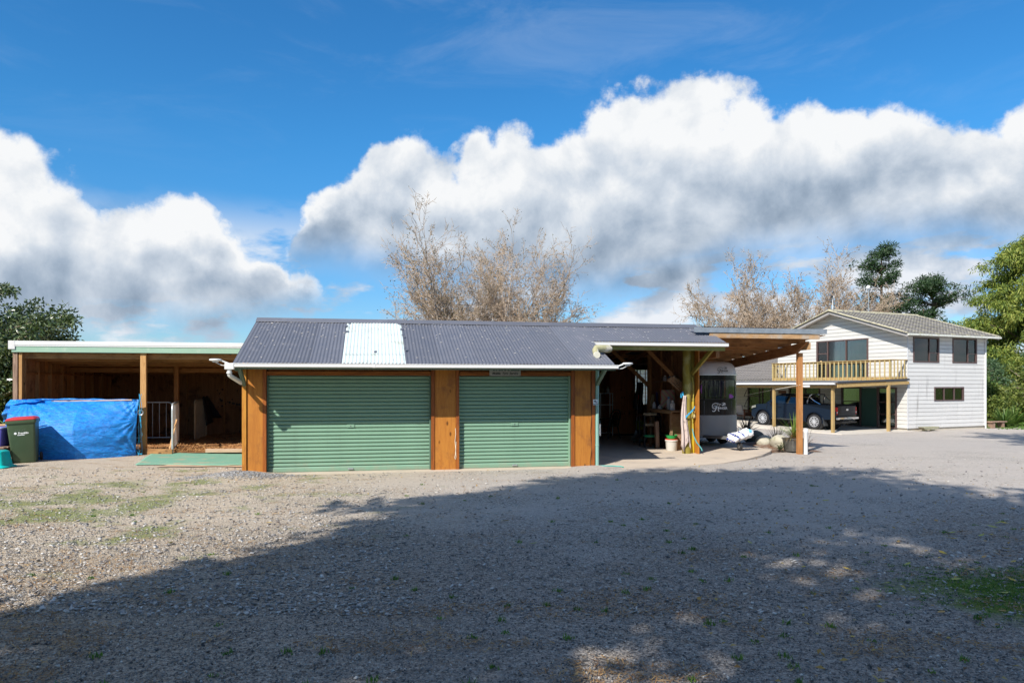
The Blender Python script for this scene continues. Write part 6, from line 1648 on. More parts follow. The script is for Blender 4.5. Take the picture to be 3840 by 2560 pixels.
# ------------------------------------------------------------------ the open bay's contents
FZ = .082
cu = gthing('cupboard', 'tall red brown boarded cupboard with four doors in the open bay', 'cupboard', 8.76, 8.45, FZ)
B().box(-.47, .47, .0, .55, .06, 2.40).build('carcass', W_CUP, cu); B().box(-.44, .44, .04, .5, 0, .058).build('plinth', M_BLACK, cu)
for x0, x1 in ((-.46, -.005), (.005, .46)):
    for z0, z1 in ((.08, .88), (.90, 2.38)):
        dr = B().box(x0, x1, -.012, -.001, z0, z1).build('door', W_CUP, cu)
        for i in range(5):
            xa = x0 + (x1 - x0) * i / 5; B().box(xa + .004, xa + (x1 - x0) / 5 - .004, -.022, -.0125, z0 + .006, z1 - .006, .003).build('plank', W_CUP, dr)
        xk = -.045 if x0 < -.1 else .045; zk = .78 if z0 < .5 else 1.36
        B().lathe([(.008, -.022), (.010, -.03), (.024, -.036), (.026, -.044), (.015, -.05), (0, -.051)], 12, (xk, 0, zk), 'y').build('knob', W_CHAIR, dr, True)
for i, (m_, sx) in enumerate(((W_GREY, .34), (M_BLACK, .30))):
    o = B().box(-sx, sx, -.2, .2, 0, .13, .01).build('box', mat('dusty_carton', (.20, .19, .18), .9) if i == 0 else M_BLACK); o.location = GL(8.70 + .1 * i, 8.7, FZ + 2.402 + .132 * i); o.rotation_euler = (0, 0, GA); tag(o, ('dusty grey carton on top of the cupboard', 'black box on the carton above the cupboard')[i], 'box')
o = B().box(9.27, 9.31, 8.40, 8.44, FZ, 2.75).build('pole', W_GREY); o.location = GL(0, 0, 0); o.rotation_euler = (0, 0, GA); tag(o, 'thin grey pole beside the cupboard', 'pole')
sh = gthing('shelf_rack', 'white metal shelf rack behind the plastic chair', 'shelf', 8.02, 8.2, FZ)
for x in (-.22, .22):
    for y in (-.15, .15): B().box(x - .015, x + .015, y - .015, y + .015, 0, 1.52).build('upright', M_WHITE, sh)
for z in (.12, .62, 1.10, 1.50): B().box(-.24, .24, -.17, .17, z, z + .025).build('shelf', M_WHITE, sh)
for i, (x, h, m_) in enumerate(((-.12, .22, mat('amber_bottle', (.30, .17, .05), .3)), (.08, .24, mat('grey_bottle', (.5, .52, .5), .3)))):
    o = B().lathe([(0, 0), (.05, 0), (.055, .01), (.055, h * .6), (.02, h * .75), (.018, h), (0, h)], 14).build('bottle', m_, None, True); o.location = GL(8.02 + x, 8.15, FZ + 1.526); tag(o, ('amber bottle on top of the white rack', 'grey spray bottle on top of the white rack')[i], 'bottle')
pc = gthing('plastic_chair', 'dark green plastic garden chair left of the cupboard', 'chair', 7.85, 7.3, FZ, rz=R(-70))
M_GCH = mat('dark_green_plastic', (.012, .03, .022), .4)
B().grid(lambda u, v: (-.22 + .44 * u, -.2 + .42 * v, .42 - .02 * math.sin(math.pi * u) + .01 * v), 8, 6).build('seat', M_GCH, pc, True).modifiers.new('s', 'SOLIDIFY').thickness = .02
for i in range(6): B().grid(lambda u, v, i=i: (-.21 + .075 * i + .06 * u * (1 - .1 * v), .21 + .12 * v, .43 + (.48 - .02 * (i - 2.5) ** 2) * v), 1, 6).build('back_slat', M_GCH, pc)
B().tube([(-.25, .20, .43), (-.25, .30, .80), (-.16, .335, .93), (0, .34, .96), (.16, .335, .93), (.25, .30, .80), (.25, .20, .43)], .02, 8).build('back_frame', M_GCH, pc, True)
for sx in (-1, 1):
    for y, dy in ((-.2, -.04), (.2, .08)): B().tube([(sx * .22, y, .43), (sx * .26, y + dy, 0)], [.026, .018], 8).build('leg', M_GCH, pc, True)
    B().tube([(sx * .26, .25, .66), (sx * .28, .0, .66), (sx * .27, -.18, .64), (sx * .24, -.2, .43)], .02, 8).build('arm_rest', M_GCH, pc, True)
gt = gthing('tub', 'lime green flexible tub standing on a dark one', 'tub', 9.02, 7.4, FZ)
B().lathe([(0, .27), (.15, .27), (.19, .55), (.195, .56), (.18, .55), (.14, .29), (0, .29)], 20).build('body', mat('lime_plastic', (.36, .42, .06), .5, 0, .12, 12), gt, True)
for sy in (-1, 1): B().tube([(-.08, sy * .19, .55), (-.05, sy * .20, .62), (.05, sy * .20, .62), (.08, sy * .19, .55)], .012, 6).build('handle', bpy.data.materials['lime_plastic'], gt)
o = B().lathe([(0, 0), (.15, 0), (.18, .268), (.16, .268), (.14, .02), (0, .02)], 18).build('tub', mat('dark_purple_plastic', (.04, .02, .06), .5), None, True); o.location = GL(9.02, 7.4, FZ); tag(o, 'dark purple tub beneath the lime green one', 'tub')
# broom and rake leaning on the inner post
br = gthing('broom', 'wide yard broom leaning against the inner post', 'broom', 8.28, 5.35, FZ)
B().tube([(0, 0, .10), (.10, -.1, 1.0), (.20, -.22, 1.95)], .013, 7).build('handle', W_BENCH, br, True)
B().box(-.28, .28, -.035, .035, .06, .11, .008).build('head', M_GREENP, br)
b = B(); rr = random.Random(2)
for i in range(150): x, y = rr.uniform(-.27, .27), rr.uniform(-.03, .03); b.tube([(x, y, .062), (x * 1.05, y * 1.6, 0)], .004, 3, False)
tag(b.build('bristles', mat('bristle', (.05, .08, .05), .8), br), kind='stuff')
rk = gthing('leaf_rake', 'wire leaf rake with red grip leaning by the window', 'rake', 8.30, 5.9, FZ)
B().tube([(0, 0, .35), (.12, .1, 1.35)], .011, 7).build('handle', M_GALV, rk, True); B().tube([(.12, .1, 1.35), (.135, .115, 1.50)], .016, 7).build('grip', mat('red_grip', (.65, .06, .03), .5), rk, True)
for i in range(13): B().tube([(0, 0, .36), ((i - 6) * .022, -.02, .15), ((i - 6) * .034, -.05, .02)], .0035, 4).build('tine', M_GALV, rk)
# coats
def cloth(name, label, cat, m_, t, y, z, w_, h, fold=.05, taper=.7, seed=0, thick=.02, ang=0):
    o = B().grid(lambda u, v: ((u - .5) * w_ * (taper + (1 - taper) * v) + .03 * math.sin(v * 5 + seed), fold * math.sin(u * 13 + seed) * (.35 + .65 * v) + .02 * mnoise.noise((u * 4, v * 5, seed)), -h * v * (1 - .10 * math.sin(u * 7 + seed)) ), 26, 18).build(name, m_, None, True, ang=180)
    o.location = GL(t, y, z); o.rotation_euler = (0, 0, GA + ang); o.modifiers.new('s', 'SOLIDIFY').thickness = thick
    return tag(o, label, cat)
cloth('jacket', 'black jacket hanging beside the grid window', 'jacket', M_BLACK, 8.55, 6.3, 1.98, .34, .95, .06, .5, 1, .05)
cloth('sacking', 'beige sacking cloth hanging in the bay', 'cloth', mat('beige_sacking', (.34, .27, .15), .95, 0, .2, 30), 8.28, 4.45, 1.62, .22, .95, .04, .25, 2, .02)
cloth('towel', 'long pale pink rag hanging from the yellow green pole', 'cloth', mat('pale_rag', (.56, .46, .42), .95, 0, .1, 10, (.30, .24, .22), .5, .7, 6), 8.10, 1.74, 1.62, .27, 1.36, .045, .30, 3, .012)
cloth('strap', 'dark blue webbing hanging by the workbench', 'strap', mat('navy_cloth', (.02, .02, .07), .9), 8.32, 4.15, 1.7, .08, .72, .02, .8, 4)
# workbench against the side wall with what is on it
wbn = gthing('workbench', 'rough timber workbench along the side wall of the bay', 'bench', 0, 0, 0)
B().box(8.06, 8.44, 2.55, 4.25, 1.145, 1.20, .006).build('top', W_BENCH, wbn); B().box(8.04, 8.06, 2.5, 4.3, 1.10, 1.19, .004).build('front_rail', wood('bleached_rail', (.45, .30, .17), (.3, .19, .1), 'y'), wbn)
for x, y in ((8.10, 2.65), (8.10, 4.15)): B().box(x - .035, x + .035, y - .035, y + .035, FZ, 1.144).build('leg', W_BENCH, wbn)
B().box(8.08, 8.42, 2.7, 2.73, FZ + .02, 1.10).build('end_panel', W_BENCH, wbn); B().box(8.20, 8.44, 2.5, 4.2, 1.98, 2.01).build('upper_shelf', W_BENCH, wbn)
B().box(8.09, 8.43, 2.75, 4.1, .45, .47).build('lower_shelf', M_BLACK, wbn)
def jar(label, t, y, z, r, h, m_, cap=None):
    j = gthing('bottle', label, 'bottle', t, y, z)
    B().lathe([(0, 0), (r, 0), (r * 1.02, .01), (r, h * .68), (r * .45, h * .82), (r * .42, h * .86), (0, h * .86)], 14).build('body', m_, j, True)
    B().lathe([(0, h * .861), (r * .5, h * .861), (r * .5, h), (0, h)], 12).build('cap', cap or M_WHITE, j, True)
M_WPL = mat('white_plastic', (.62, .62, .62), .5); M_BPL = mat('blue_plastic', (.03, .22, .50), .4)
jar('white plastic jar at the far end of the workbench', 8.15, 4.0, 1.202, .06, .19, M_WPL)
jar('squat white pot in the middle of the workbench', 8.15, 3.55, 1.202, .07, .12, M_WPL)
jar('clear bottle with bright blue trigger top on the workbench', 8.18, 3.0, 1.202, .055, .36, M_WPL, M_BPL)
jar('large white jug nearest the pole on the workbench', 8.16, 2.70, 1.202, .075, .27, M_WPL)
jar('pale tin on the upper shelf', 8.28, 3.5, 2.012, .06, .16, mat('dull_tin', (.35, .35, .36), .5, .3)); jar('blue tin on the upper shelf', 8.28, 3.15, 2.012, .05, .16, mat('dull_blue', (.08, .18, .36), .5)); jar('small brown jar on the upper shelf', 8.28, 2.85, 2.012, .05, .14, mat('brown_jar', (.25, .15, .08), .4))
def zig():
    m, k, b = _base('zigzag_cloth'); o = k.n.new('ShaderNodeTexCoord').outputs['Object']; q = k.n.new('ShaderNodeSeparateXYZ'); k.put(q.inputs[0], o)
    f = k.m('FRACT', k.m('MULTIPLY', k.m('ADD', k.m('ABSOLUTE', q.outputs[2]), k.m('MULTIPLY', q.outputs[0], 1.0)), 6.0))
    k.put(b.inputs['Base Color'], k.ramp(f, [(0, (.55, .05, .05)), (.18, (.6, .58, .5)), (.34, (.04, .18, .12)), (.5, (.65, .58, .45)), (.64, (.5, .25, .02)), (.8, (.6, .58, .5)), (.92, (.03, .05, .22))])); b.inputs['Roughness'].default_value = .8
    k.n['Color Ramp'].color_ramp.interpolation = 'CONSTANT'
    return m
o = B().box(-.21, .21, -.05, .05, -.26, .26, .03).build('bag', zig()); o.location = GL(8.30, 3.35, 1.50); o.rotation_euler = (R(-6), 0, GA + R(-50)); tag(o, 'bag with coloured zigzag stripes standing on the workbench', 'bag')
o = B().beam((0, 0, 0), (.02, .02, -.55), .02, .03).build('hammer_handle', mat('orange_handle', (.55, .09, .03), .5)); o.location = GL(8.30, 3.9, 1.78); tag(o, 'red tool handle hanging above the workbench', 'tool')
# post stub, crate frame, tray, buckets
o = B().box(-.055, .055, -.055, .055, 0, .78, .012).build('post_offcut', W_GREY); o.location = GL(7.98, 3.35, FZ); o.rotation_euler = (R(1), R(-2), GA); tag(o, 'short weathered post offcut standing before the workbench', 'post')
ck = gthing('metal_stand', 'black metal stand under the workbench', 'stand', 8.0, 3.95, FZ)
for x in (-.25, .25):
    for y in (-.2, .2): B().box(x - .02, x + .02, y - .02, y + .02, 0, .92).build('leg', M_BLACK, ck)
for z in (.28, .60, .90): B().box(-.27, .27, -.22, .22, z, z + .02).build('shelf', M_BLACK, ck)
o = B().lathe([(0, 0), (.2, 0), (.21, .05), (.195, .05), (.19, .01), (0, .01)], 20, (0, 0, 0), 'z', 1.1, .7).build('tray', mat('green_tray', (.02, .36, .15), .4), None, True); o.location = GL(7.95, 3.75, FZ + .302); tag(o, 'green plastic tray on the black stand', 'tray')
for i in range(2):
    b = B(); rr = random.Random(i)
    for j in range(9): b.tube([(rr.uniform(-.2, .2), rr.uniform(-.05, .05), rr.uniform(0, .05)) for _ in range(4)], .02, 6)
    o = b.build('rope_bundle', mat('dirty_rope', (.40, .33, .22), .95, 0, .2, 20) if i == 0 else bpy.data.materials['dirty_rope'], None, True); o.location = GL(7.9, 3.7, FZ + .63 + .31 * i); tag(o, ('dirty rope bundle on the middle shelf of the stand', 'dirty rope bundle on top of the stand')[i], 'rope')
wbk = bucket('bucket', 'white plastic pail with red rim standing by the pole', 'bucket', GL(8.10, 2.62, FZ), .145, .165, .30, mat('white_pail', (.62, .60, .55), .5, 0, .08, 4, (.42, .38, .32), .55, .75, 4))
B().lathe([(.15, .302), (.172, .302), (.172, .325), (.15, .325)], 22).build('red_ring', mat('red_ring', (.6, .06, .03), .5), wbk)
o = B().lathe([(0, .0), (.12, .0), (.165, .10), (.175, .105), (.16, .10), (.115, .012), (0, .012)], 22).build('bowl', mat('green_bowl', (.02, .42, .10), .4), None, True); o.location = GL(8.10, 2.62, FZ + .33); tag(o, 'bright green bowl sitting on the white pail', 'bowl')
# ropes and hose at the pole
b = B(); rr = random.Random(8)
for i in range(6): b.tube([(-.14 + rr.uniform(-.02, .02), -.02, -.30 + rr.uniform(-.05, .05)), (-.05, -.1, -.16 + rr.uniform(-.04, .04)), (.05, -.13, -.08 + rr.uniform(-.04, .04)), (.14, -.06, .0 + rr.uniform(-.04, .04))], .009, 6)
o = b.build('blue_rope', M_BLUEROPE, None, True); o.location = GL(8.22, 1.76, 1.30); o.rotation_euler = (0, 0, GA); tag(o, 'light blue rope tied round the pole and rag', 'rope')
b = B()
for i in range(4): b.tube([(rr.uniform(-.03, .03), 0, .06), (rr.uniform(-.06, .06), -.03, 0), (rr.uniform(-.05, .05), -.02, -.10)], .008, 5)
o = b.build('blue_rope', M_BLUEROPE, None, True); o.location = GL(8.04, 1.78, 1.66); tag(o, 'blue rope knot holding the rag to the pole', 'rope')
o = B().tube([GL(8.33, 1.80, 2.1), GL(8.37, 1.78, 1.8), GL(8.35, 1.78, 1.45), GL(8.32, 1.77, 1.1), GL(8.33, 1.76, .7)], .012, 7).build('yellow_hose', mat('yellow_hose', (.40, .34, .06), .5), None, True); tag(o, 'yellow hose running down the pole', 'hose')
o = B().tube([GL(8.32, 1.76, .74), GL(8.34, 1.72, .55), GL(8.40, 1.68, .38), GL(8.50, 1.60, .22), GL(8.52, 1.60, .16)], .016, 8).build('blue_hose', mat('teal_hose', (.10, .34, .34), .5), None, True); tag(o, 'teal hose hanging from the tap on the yellow post', 'hose')
tp = gthing('tap', 'brass tap and white box on the yellow post', 'tap', 8.38, 1.85, 1.18)
B().tube([(0, 0, 0), (0, -.08, 0), (0, -.11, -.04)], .014, 8).box(-.03, .03, -.075, -.055, .015, .03, .004).build('spout', mat('brass', (.45, .33, .12), .35, .8), tp, True)
B().box(-.05, .055, -.05, -.001, -.17, -.06, .008).build('box', mat('pale_box', (.60, .52, .26), .6), tp)
b = B()
for i in range(5): b.beam((-.28 + .02 * i, -.03 * i, .02 * i), (.10 + .03 * i, .05, -.30 + .05 * i), .05, .035)
o = b.build('timber_offcuts', W_BENCH); o.location = GL(8.12, 2.3, 2.05); o.rotation_euler = (0, 0, GA); tag(o, 'bundle of timber offcuts fixed beside the pole', 'timber')

# ------------------------------------------------------------------ garden bed between trailer and house
def bed_f(u, v):
    t = 10.75 + 1.75 * u + .5 * v; d_ = 18.35 + 3.4 * v + .25 * math.sin(u * 3)
    x, y, _ = G(t, d_); return (x, y, zg(x, y) + .12 * math.sin(math.pi * min(1, max(0, u))) * math.sin(math.pi * v) + .004)
o = B().grid(bed_f, 20, 24).build('garden_bed', mat('bark_mulch', (.17, .095, .06), .95, 0, .3, 30, (.33, .29, .25), .5, .62, 5, .8, 70), None, True); struct(o)
def rock(name, label, x, y, r, sx, sy, sz, m_, seed):
    b = B(); b.grid(lambda u, v: (lambda th, ph: (lambda p: tuple(p[i] * (1 + .20 * mnoise.noise((p[0] * 1.3 + seed, p[1] * 1.3, p[2] * 1.3)) + .05 * mnoise.noise((p[0] * 5, p[1] * 5 + seed, p[2] * 5))) * r * (sx, sy, sz)[i] for i in range(3)))((math.cos(th) * math.cos(ph), math.sin(th) * math.cos(ph), math.sin(ph))))(u * 2 * math.pi, (v - .5) * math.pi), 26, 14)
    o = b.build(name, m_, None, True, ang=180); o.location = (x, y, zg(x, y) + .07 + r * sz * .5); o.rotation_euler = (0, 0, seed); return tag(o, label, 'boulder')
M_RK = mat('pale_boulder', (.50, .47, .38), .9, 0, .12, 5, (.34, .33, .22), .52, .68, 4, .5, 30); M_RK2 = mat('dark_boulder', (.13, .13, .11), .95, 0, .2, 6, (.24, .24, .15), .5, .7, 4, .6, 30)
rock('boulder', 'rounded pale boulder next to the dark one in the garden bed', 7.66, 21.9, .26, 1.0, .8, .78, M_RK, .4)
rock('boulder', 'largest pale boulder beside the plant pot', 7.88, 21.2, .30, 1.1, .8, .85, M_RK, 1.9)
rock('boulder', 'small pale boulder tucked against the plant pot', 8.10, 21.05, .19, .9, .8, .9, M_RK, 3.1)
rock('boulder', 'dark shaded boulder behind the trailer coupling', 7.85, 23.3, .36, 1.1, .8, .72, M_RK2, 2.2)
def rosette(name, label, cat, x, y, z0, n, L, w_, up, droop, m_, seed, stem=None):
    r_ = random.Random(seed); e = thing(name, label, cat, (x, y, z0))
    b = B()
    for i in range(n):
        a_ = r_.uniform(0, 6.28); el = r_.uniform(*up)
        b.blade((r_.uniform(-.05, .05), r_.uniform(-.05, .05), r_.uniform(0, .06)), (math.cos(a_) * math.cos(el), math.sin(a_) * math.cos(el), math.sin(el)), L * r_.uniform(.6, 1.1), w_, droop * r_.uniform(.5, 1.4), 5)
    tag(b.build('leaves', m_, e, True), kind='stuff')
    return e
M_BROM = leafmat('dark_purple_leaf', [(.025, .018, .02), (.05, .035, .03), (.06, .07, .03)], .45, .15); M_PALM = leafmat('palm_leaf', [(.08, .15, .03), (.16, .26, .05), (.30, .33, .08)], .5, .25); M_DRY = leafmat('dry_plant_leaf', [(.16, .09, .04), (.30, .19, .08), (.20, .22, .06)], .7, .2)
rosette('bromeliad', 'dark purple spiky plant behind the pale boulders', 'plant', 7.75, 23.9, zg(8, 24) + .30, 70, .62, .05, (.15, 1.3), .3, M_BROM, 1)
rosette('bromeliad', 'small dark spiky plant between the two pale boulders', 'plant', 7.95, 21.75, zg(8.6, 22) + .12, 36, .42, .04, (.2, 1.2), .4, M_BROM, 2)
rosette('bromeliad', 'low dark plant at the foot of the plant pot', 'plant', 7.60, 20.4, zg(7.7, 20.5) + .04, 40, .28, .03, (.2, 1.2), .5, leafmat('low_green_leaf', [(.03, .05, .02), (.08, .11, .03)], .5), 3)
rosette('dry_shrub', 'thin dry twiggy shrub behind the boulders', 'shrub', 8.3, 22.6, zg(9, 23) + .05, 60, .8, .012, (.5, 1.4), .2, M_DRY, 4)
pt = thing('plant_pot', 'dark grey square plant pot behind the lean-to post', 'pot', (7.98, 20.4, zg(8.1, 20.4) + .03), R(20))
loft(B(), [ring(.19, -.19, .19, 0, .04), ring(.225, -.225, .225, .33, .04), ring(.24, -.24, .24, .335, .04), ring(.24, -.24, .24, .37, .04), ring(.21, -.21, .21, .37, .04), ring(.2, -.2, .2, .32, .04)]).build('body', mat('dark_pot', (.10, .095, .085), .8, 0, .2, 8, (.17, .16, .14), .5, .7, 5), pt, True)
rosette('potted_palm', 'young fan palm with green and yellow fronds in the plant pot', 'plant', 7.98, 20.4, zg(8.1, 20.4) + .355, 90, .75, .022, (.5, 1.5), .5, M_PALM, 5)
rosette('potted_grass', 'yellowing grass spilling over the plant pot edge', 'plant', 7.90, 20.3, zg(8.1, 20.4) + .355, 70, .42, .015, (.2, 1.2), 1.0, M_DRY, 6)
rosette('dead_fronds', 'dry brown fronds drooping beside the white pipe', 'plant', 8.55, 20.9, zg(8.5, 20.9) + .05, 50, .85, .010, (.4, 1.3), 1.2, leafmat('dead_frond', [(.30, .16, .10), (.45, .28, .18)], .8, .1), 7)
# ------------------------------------------------------------------ garden chair under the carport
AC = thing('garden_armchair', 'slatted dark timber armchair with grey cushions by the house window', 'armchair', (14.70, 45.6, -.33), R(118))
for sx in (-1, 1):
    for y in (-.36, .34): B().box(sx * .34 - .03, sx * .34 + .03, y - .03, y + .03, 0, .62 if y < 0 else .66).build('leg', W_CHAIR, AC)
    B().box(sx * .34 - .05, sx * .34 + .05, -.42, .44, .62, .655, .006).build('arm_rest', W_CHAIR, AC)
    B().box(sx * .34 - .02, sx * .34 + .02, -.34, .34, .24, .30).build('side_rail', W_CHAIR, AC)
    for i in range(8): B().box(sx * .34 - .008, sx * .34 + .008, -.29 + i * .08, -.25 + i * .08, .30, .62).build('slat', W_CHAIR, AC)
B().box(-.34, .34, -.36, -.32, .22, .32).box(-.34, .34, .32, .36, .22, .32).build('seat_rail', W_CHAIR, AC)
M_CUS = mat('grey_cushion', (.34, .32, .31), .9)
B().box(-.31, .31, -.38, .30, .31, .44, .04).build('seat_cushion', M_CUS, AC)
o = B().box(-.31, .31, -.07, .07, 0, .60, .05).build('back_cushion', M_CUS, AC); o.location = (0, .28, .40); o.rotation_euler = (R(-22), 0, 0)
tbx = thing('side_table', 'low dark side table left of the timber armchair', 'table', (13.75, 46.3, -.32), R(20))
B().box(-.4, .4, -.25, .25, .38, .42, .006).build('top', W_CHAIR, tbx)
for x in (-.36, .36):
    for y in (-.2, .2): B().box(x - .03, x + .03, y - .03, y + .03, 0, .379).build('leg', W_CHAIR, tbx)
B().box(-.36, .36, -.02, .02, .12, .17).build('stretcher', W_CHAIR, tbx)
b = B(); b.lathe([(0, 0), (.10, .01), (.13, .10), (.09, .2), (.06, .22), (.07, .30), (.05, .36), (0, .38)], 12, (0, 0, 0), 'z', 1.3, .8); o = b.build('ornament', mat('white_ceramic', (.72, .70, .64), .4), None, True); o.location = (13.85, 46.2, .101); tag(o, 'small white animal ornament on the low table', 'ornament')

# ------------------------------------------------------------------ trees and shrubs
def seg_mesh(name, segs, k, mat_, parent):
    """tapered twigs from a list of (p0, p1, r0, r1)"""
    A = np.array([(*s[0], *s[1]) for s in segs]); r0 = np.array([s[2] for s in segs]); r1 = np.array([s[3] for s in segs])
    P0, P1 = A[:, :3], A[:, 3:]; D = P1 - P0; D /= np.maximum(np.linalg.norm(D, axis=1, keepdims=True), 1e-9)
    ref = np.where(np.abs(D[:, 2:3]) > .9, np.array([[1., 0, 0]]), np.array([[0, 0, 1.]]))
    U = np.cross(D, ref); U /= np.linalg.norm(U, axis=1, keepdims=True); V_ = np.cross(D, U)
    an = np.arange(k) * 2 * np.pi / k
    ringv = U[:, None, :] * np.cos(an)[None, :, None] + V_[:, None, :] * np.sin(an)[None, :, None]
    V = np.concatenate([P0[:, None] + ringv * r0[:, None, None], P1[:, None] + ringv * r1[:, None, None]], 1).reshape(-1, 3)
    n = len(segs); base = (np.arange(n) * 2 * k)[:, None]; i = np.arange(k); j = (i + 1) % k
    F = np.stack([base + i, base + j, base + k + j, base + k + i], -1).reshape(-1, 4)
    return npmesh(name, V, F, mat_, parent, True)


def leaf_cards(name, C, Dr, L, W, mat_, parent, rg, fold=.18):
    """small folded leaves at C pointing along Dr"""
    n = len(C); Dr = Dr / np.maximum(np.linalg.norm(Dr, axis=1, keepdims=True), 1e-9)
    rv = rg.normal(size=(n, 3)); S = np.cross(Dr, rv); S /= np.maximum(np.linalg.norm(S, axis=1, keepdims=True), 1e-9); Nn = np.cross(Dr, S)
    L = np.broadcast_to(L, n)[:, None]; W = np.broadcast_to(W, n)[:, None]
    V = np.stack([C, C + Dr * L * .5 + S * W * .5 + Nn * W * fold, C + Dr * L, C + Dr * L * .5 - S * W * .5 + Nn * W * fold], 1).reshape(-1, 3)
    return npmesh(name, V, np.arange(n * 4).reshape(n, 4), mat_, parent)


RMIN = [.006]
def grow(rg, out, tips, p, d_, L, r, lev, maxlev, up, wob, nch, ang, ratio):
    nseg = (6, 5, 4, 3, 1)[min(lev, 4)]; p = np.array(p, float); d_ = np.array(d_, float)
    rr_ = r
    for s_ in range(nseg):
        d_ = d_ + rg.normal(0, wob[min(lev, len(wob) - 1)], 3) + np.array([0, 0, up[min(lev, len(up) - 1)]]); d_ /= np.linalg.norm(d_)
        q = p + d_ * L / nseg; r2 = max(.5 * RMIN[0], r * (1 - (.80 if lev else .72) * (s_ + 1) / nseg))
        out[min(lev, 4)].append((tuple(p), tuple(q), rr_, r2)); rr_ = r2
        if lev < maxlev and s_ > (0 if lev else 1):
            for c in range(rg.poisson(nch[min(lev, len(nch) - 1)])):
                ax = rg.normal(size=3); ax -= d_ * ax.dot(d_); ax /= np.linalg.norm(ax); a_ = rg.uniform(*ang)
                grow(rg, out, tips, p + (q - p) * rg.random(), d_ * math.cos(a_) + ax * math.sin(a_), L * rg.uniform(*ratio) * (1 - .35 * s_ / nseg), max(RMIN[0], rr_ * rg.uniform(.45, .75)), lev + 1, maxlev, up, wob, nch, ang, ratio)
        p = q
    if lev < maxlev:
        for c in range(2 if lev < 3 else 1):
            ax = rg.normal(size=3); ax -= d_ * ax.dot(d_); ax /= np.linalg.norm(ax); a_ = rg.uniform(.12, .5)
            grow(rg, out, tips, p, d_ * math.cos(a_) + ax * math.sin(a_), L * rg.uniform(.35, .55), max(RMIN[0], rr_ * 1.0), lev + 1, maxlev, up, wob, nch, ang, ratio)
    tips.append((tuple(p), tuple(d_), lev))


M_BARK = mat('pale_bark', (.40, .32, .25), .9, 0, .18, 9, (.20, .16, .12), .5, .7, 4); M_TWIG = mat('dry_twig', (.45, .35, .26), .9, 0, .15, 3); M_MOSSB = mat('mossy_bark', (.30, .24, .10), .9, 0, .2, 9)
def bare_tree(name, label, loc, seed, stems, H, spread, leaves, lmat, lsize=.07, maxlev=4, group=None, nch=(2.1, 1.8, 1.6, 1.2), up=(.03, .04, .05, .03, 0), lean=(0, 0)):
    RMIN[0] = .00028 * loc[1]
    rg = np.random.default_rng(seed); e = thing(name, label, 'tree', loc, 0, group); out = [[] for _ in range(5)]; tips = []
    for i in range(stems):
        a_ = 2 * math.pi * (i + rg.uniform(-.3, .3)) / stems; s_ = spread * rg.uniform(.4, 1.1)
        grow(rg, out, tips, (.25 * math.cos(a_), .25 * math.sin(a_), 0), (math.cos(a_) * s_ + lean[0], math.sin(a_) * s_ + lean[1], 1), H * rg.uniform(.72, 1.02), .017 * H, 0, maxlev, up, (.07, .13, .18, .22, .28), nch, (.45, 1.0), (.34, .62))
    seg_mesh('trunk', out[0], 9, M_BARK, e); tag(seg_mesh('limbs', out[1], 6, M_BARK, e), kind='stuff'); tag(seg_mesh('branches', out[2], 4, M_TWIG, e), kind='stuff')
    tag(seg_mesh('twigs', out[3] + out[4], 3, M_TWIG, e), kind='stuff')
    tw = out[3] + out[4]; n = leaves
    ix = rg.integers(0, len(tw), n); A = np.array([tw[i][1] for i in ix]); C = A + rg.normal(0, .05, (n, 3))
    Dr = rg.normal(0, 1, (n, 3)); Dr[:, 2] -= .6
    tag(leaf_cards('leaves', C, Dr, lsize * rg.uniform(.6, 1.3, n), lsize * .6, lmat, e, rg), kind='stuff')
    return e

L_BROWN = leafmat('withered_leaf', [(.10, .06, .03), (.22, .14, .07), (.36, .26, .15)], .8, .2, 8)
L_OLIVE = leafmat('last_green_leaf', [(.05, .06, .02), (.12, .11, .04), (.30, .22, .12)], .7, .2, 8)
bare_tree('bare_tree', 'tall nearly leafless tree rising behind the garage ridge', (-2.0, 32.0, -.2), 21, 10, 6.0, .42, 8000, L_OLIVE, .075, group='leafless trees', nch=(2.15, 1.85, 1.65, 1.2))
bare_tree('bare_tree', 'second pale stemmed leafless tree close behind the tall one', (.5, 33.0, -.2), 22, 6, 5.1, .36, 3000, L_BROWN, .06, group='leafless trees', nch=(2.0, 1.75, 1.6, 1.25))
bare_tree('bare_tree', 'lower spreading leafless tree right of the tall one behind the garage', (2.6, 33.5, -.3), 23, 7, 3.5, .50, 3000, L_BROWN, .06, group='leafless trees', nch=(2.0, 1.75, 1.6, 1.25))
bare_tree('bare_tree', 'leafless tree with tufts of brown leaves behind the lean-to roof', (18.2, 57.0, -1), 31, 6, 8.3, .50, 5000, L_BROWN, .13, group='leafless trees')
bare_tree('bare_tree', 'bushy leafless tree behind the left slope of the house roof', (22.8, 57.5, -1), 32, 7, 9.0, .46, 7000, L_BROWN, .13, group='leafless trees')
bare_tree('bare_tree', 'slender leafless tree behind the house ridge', (27.2, 58.5, -1), 33, 6, 6.6, .38, 4000, L_BROWN, .12, group='leafless trees')
bare_tree('bare_tree', 'low scrubby leafless tree behind the aerial mast', (30.2, 56.5, -1), 34, 6, 4.4, .75, 4000, L_BROWN, .12, group='leafless trees')


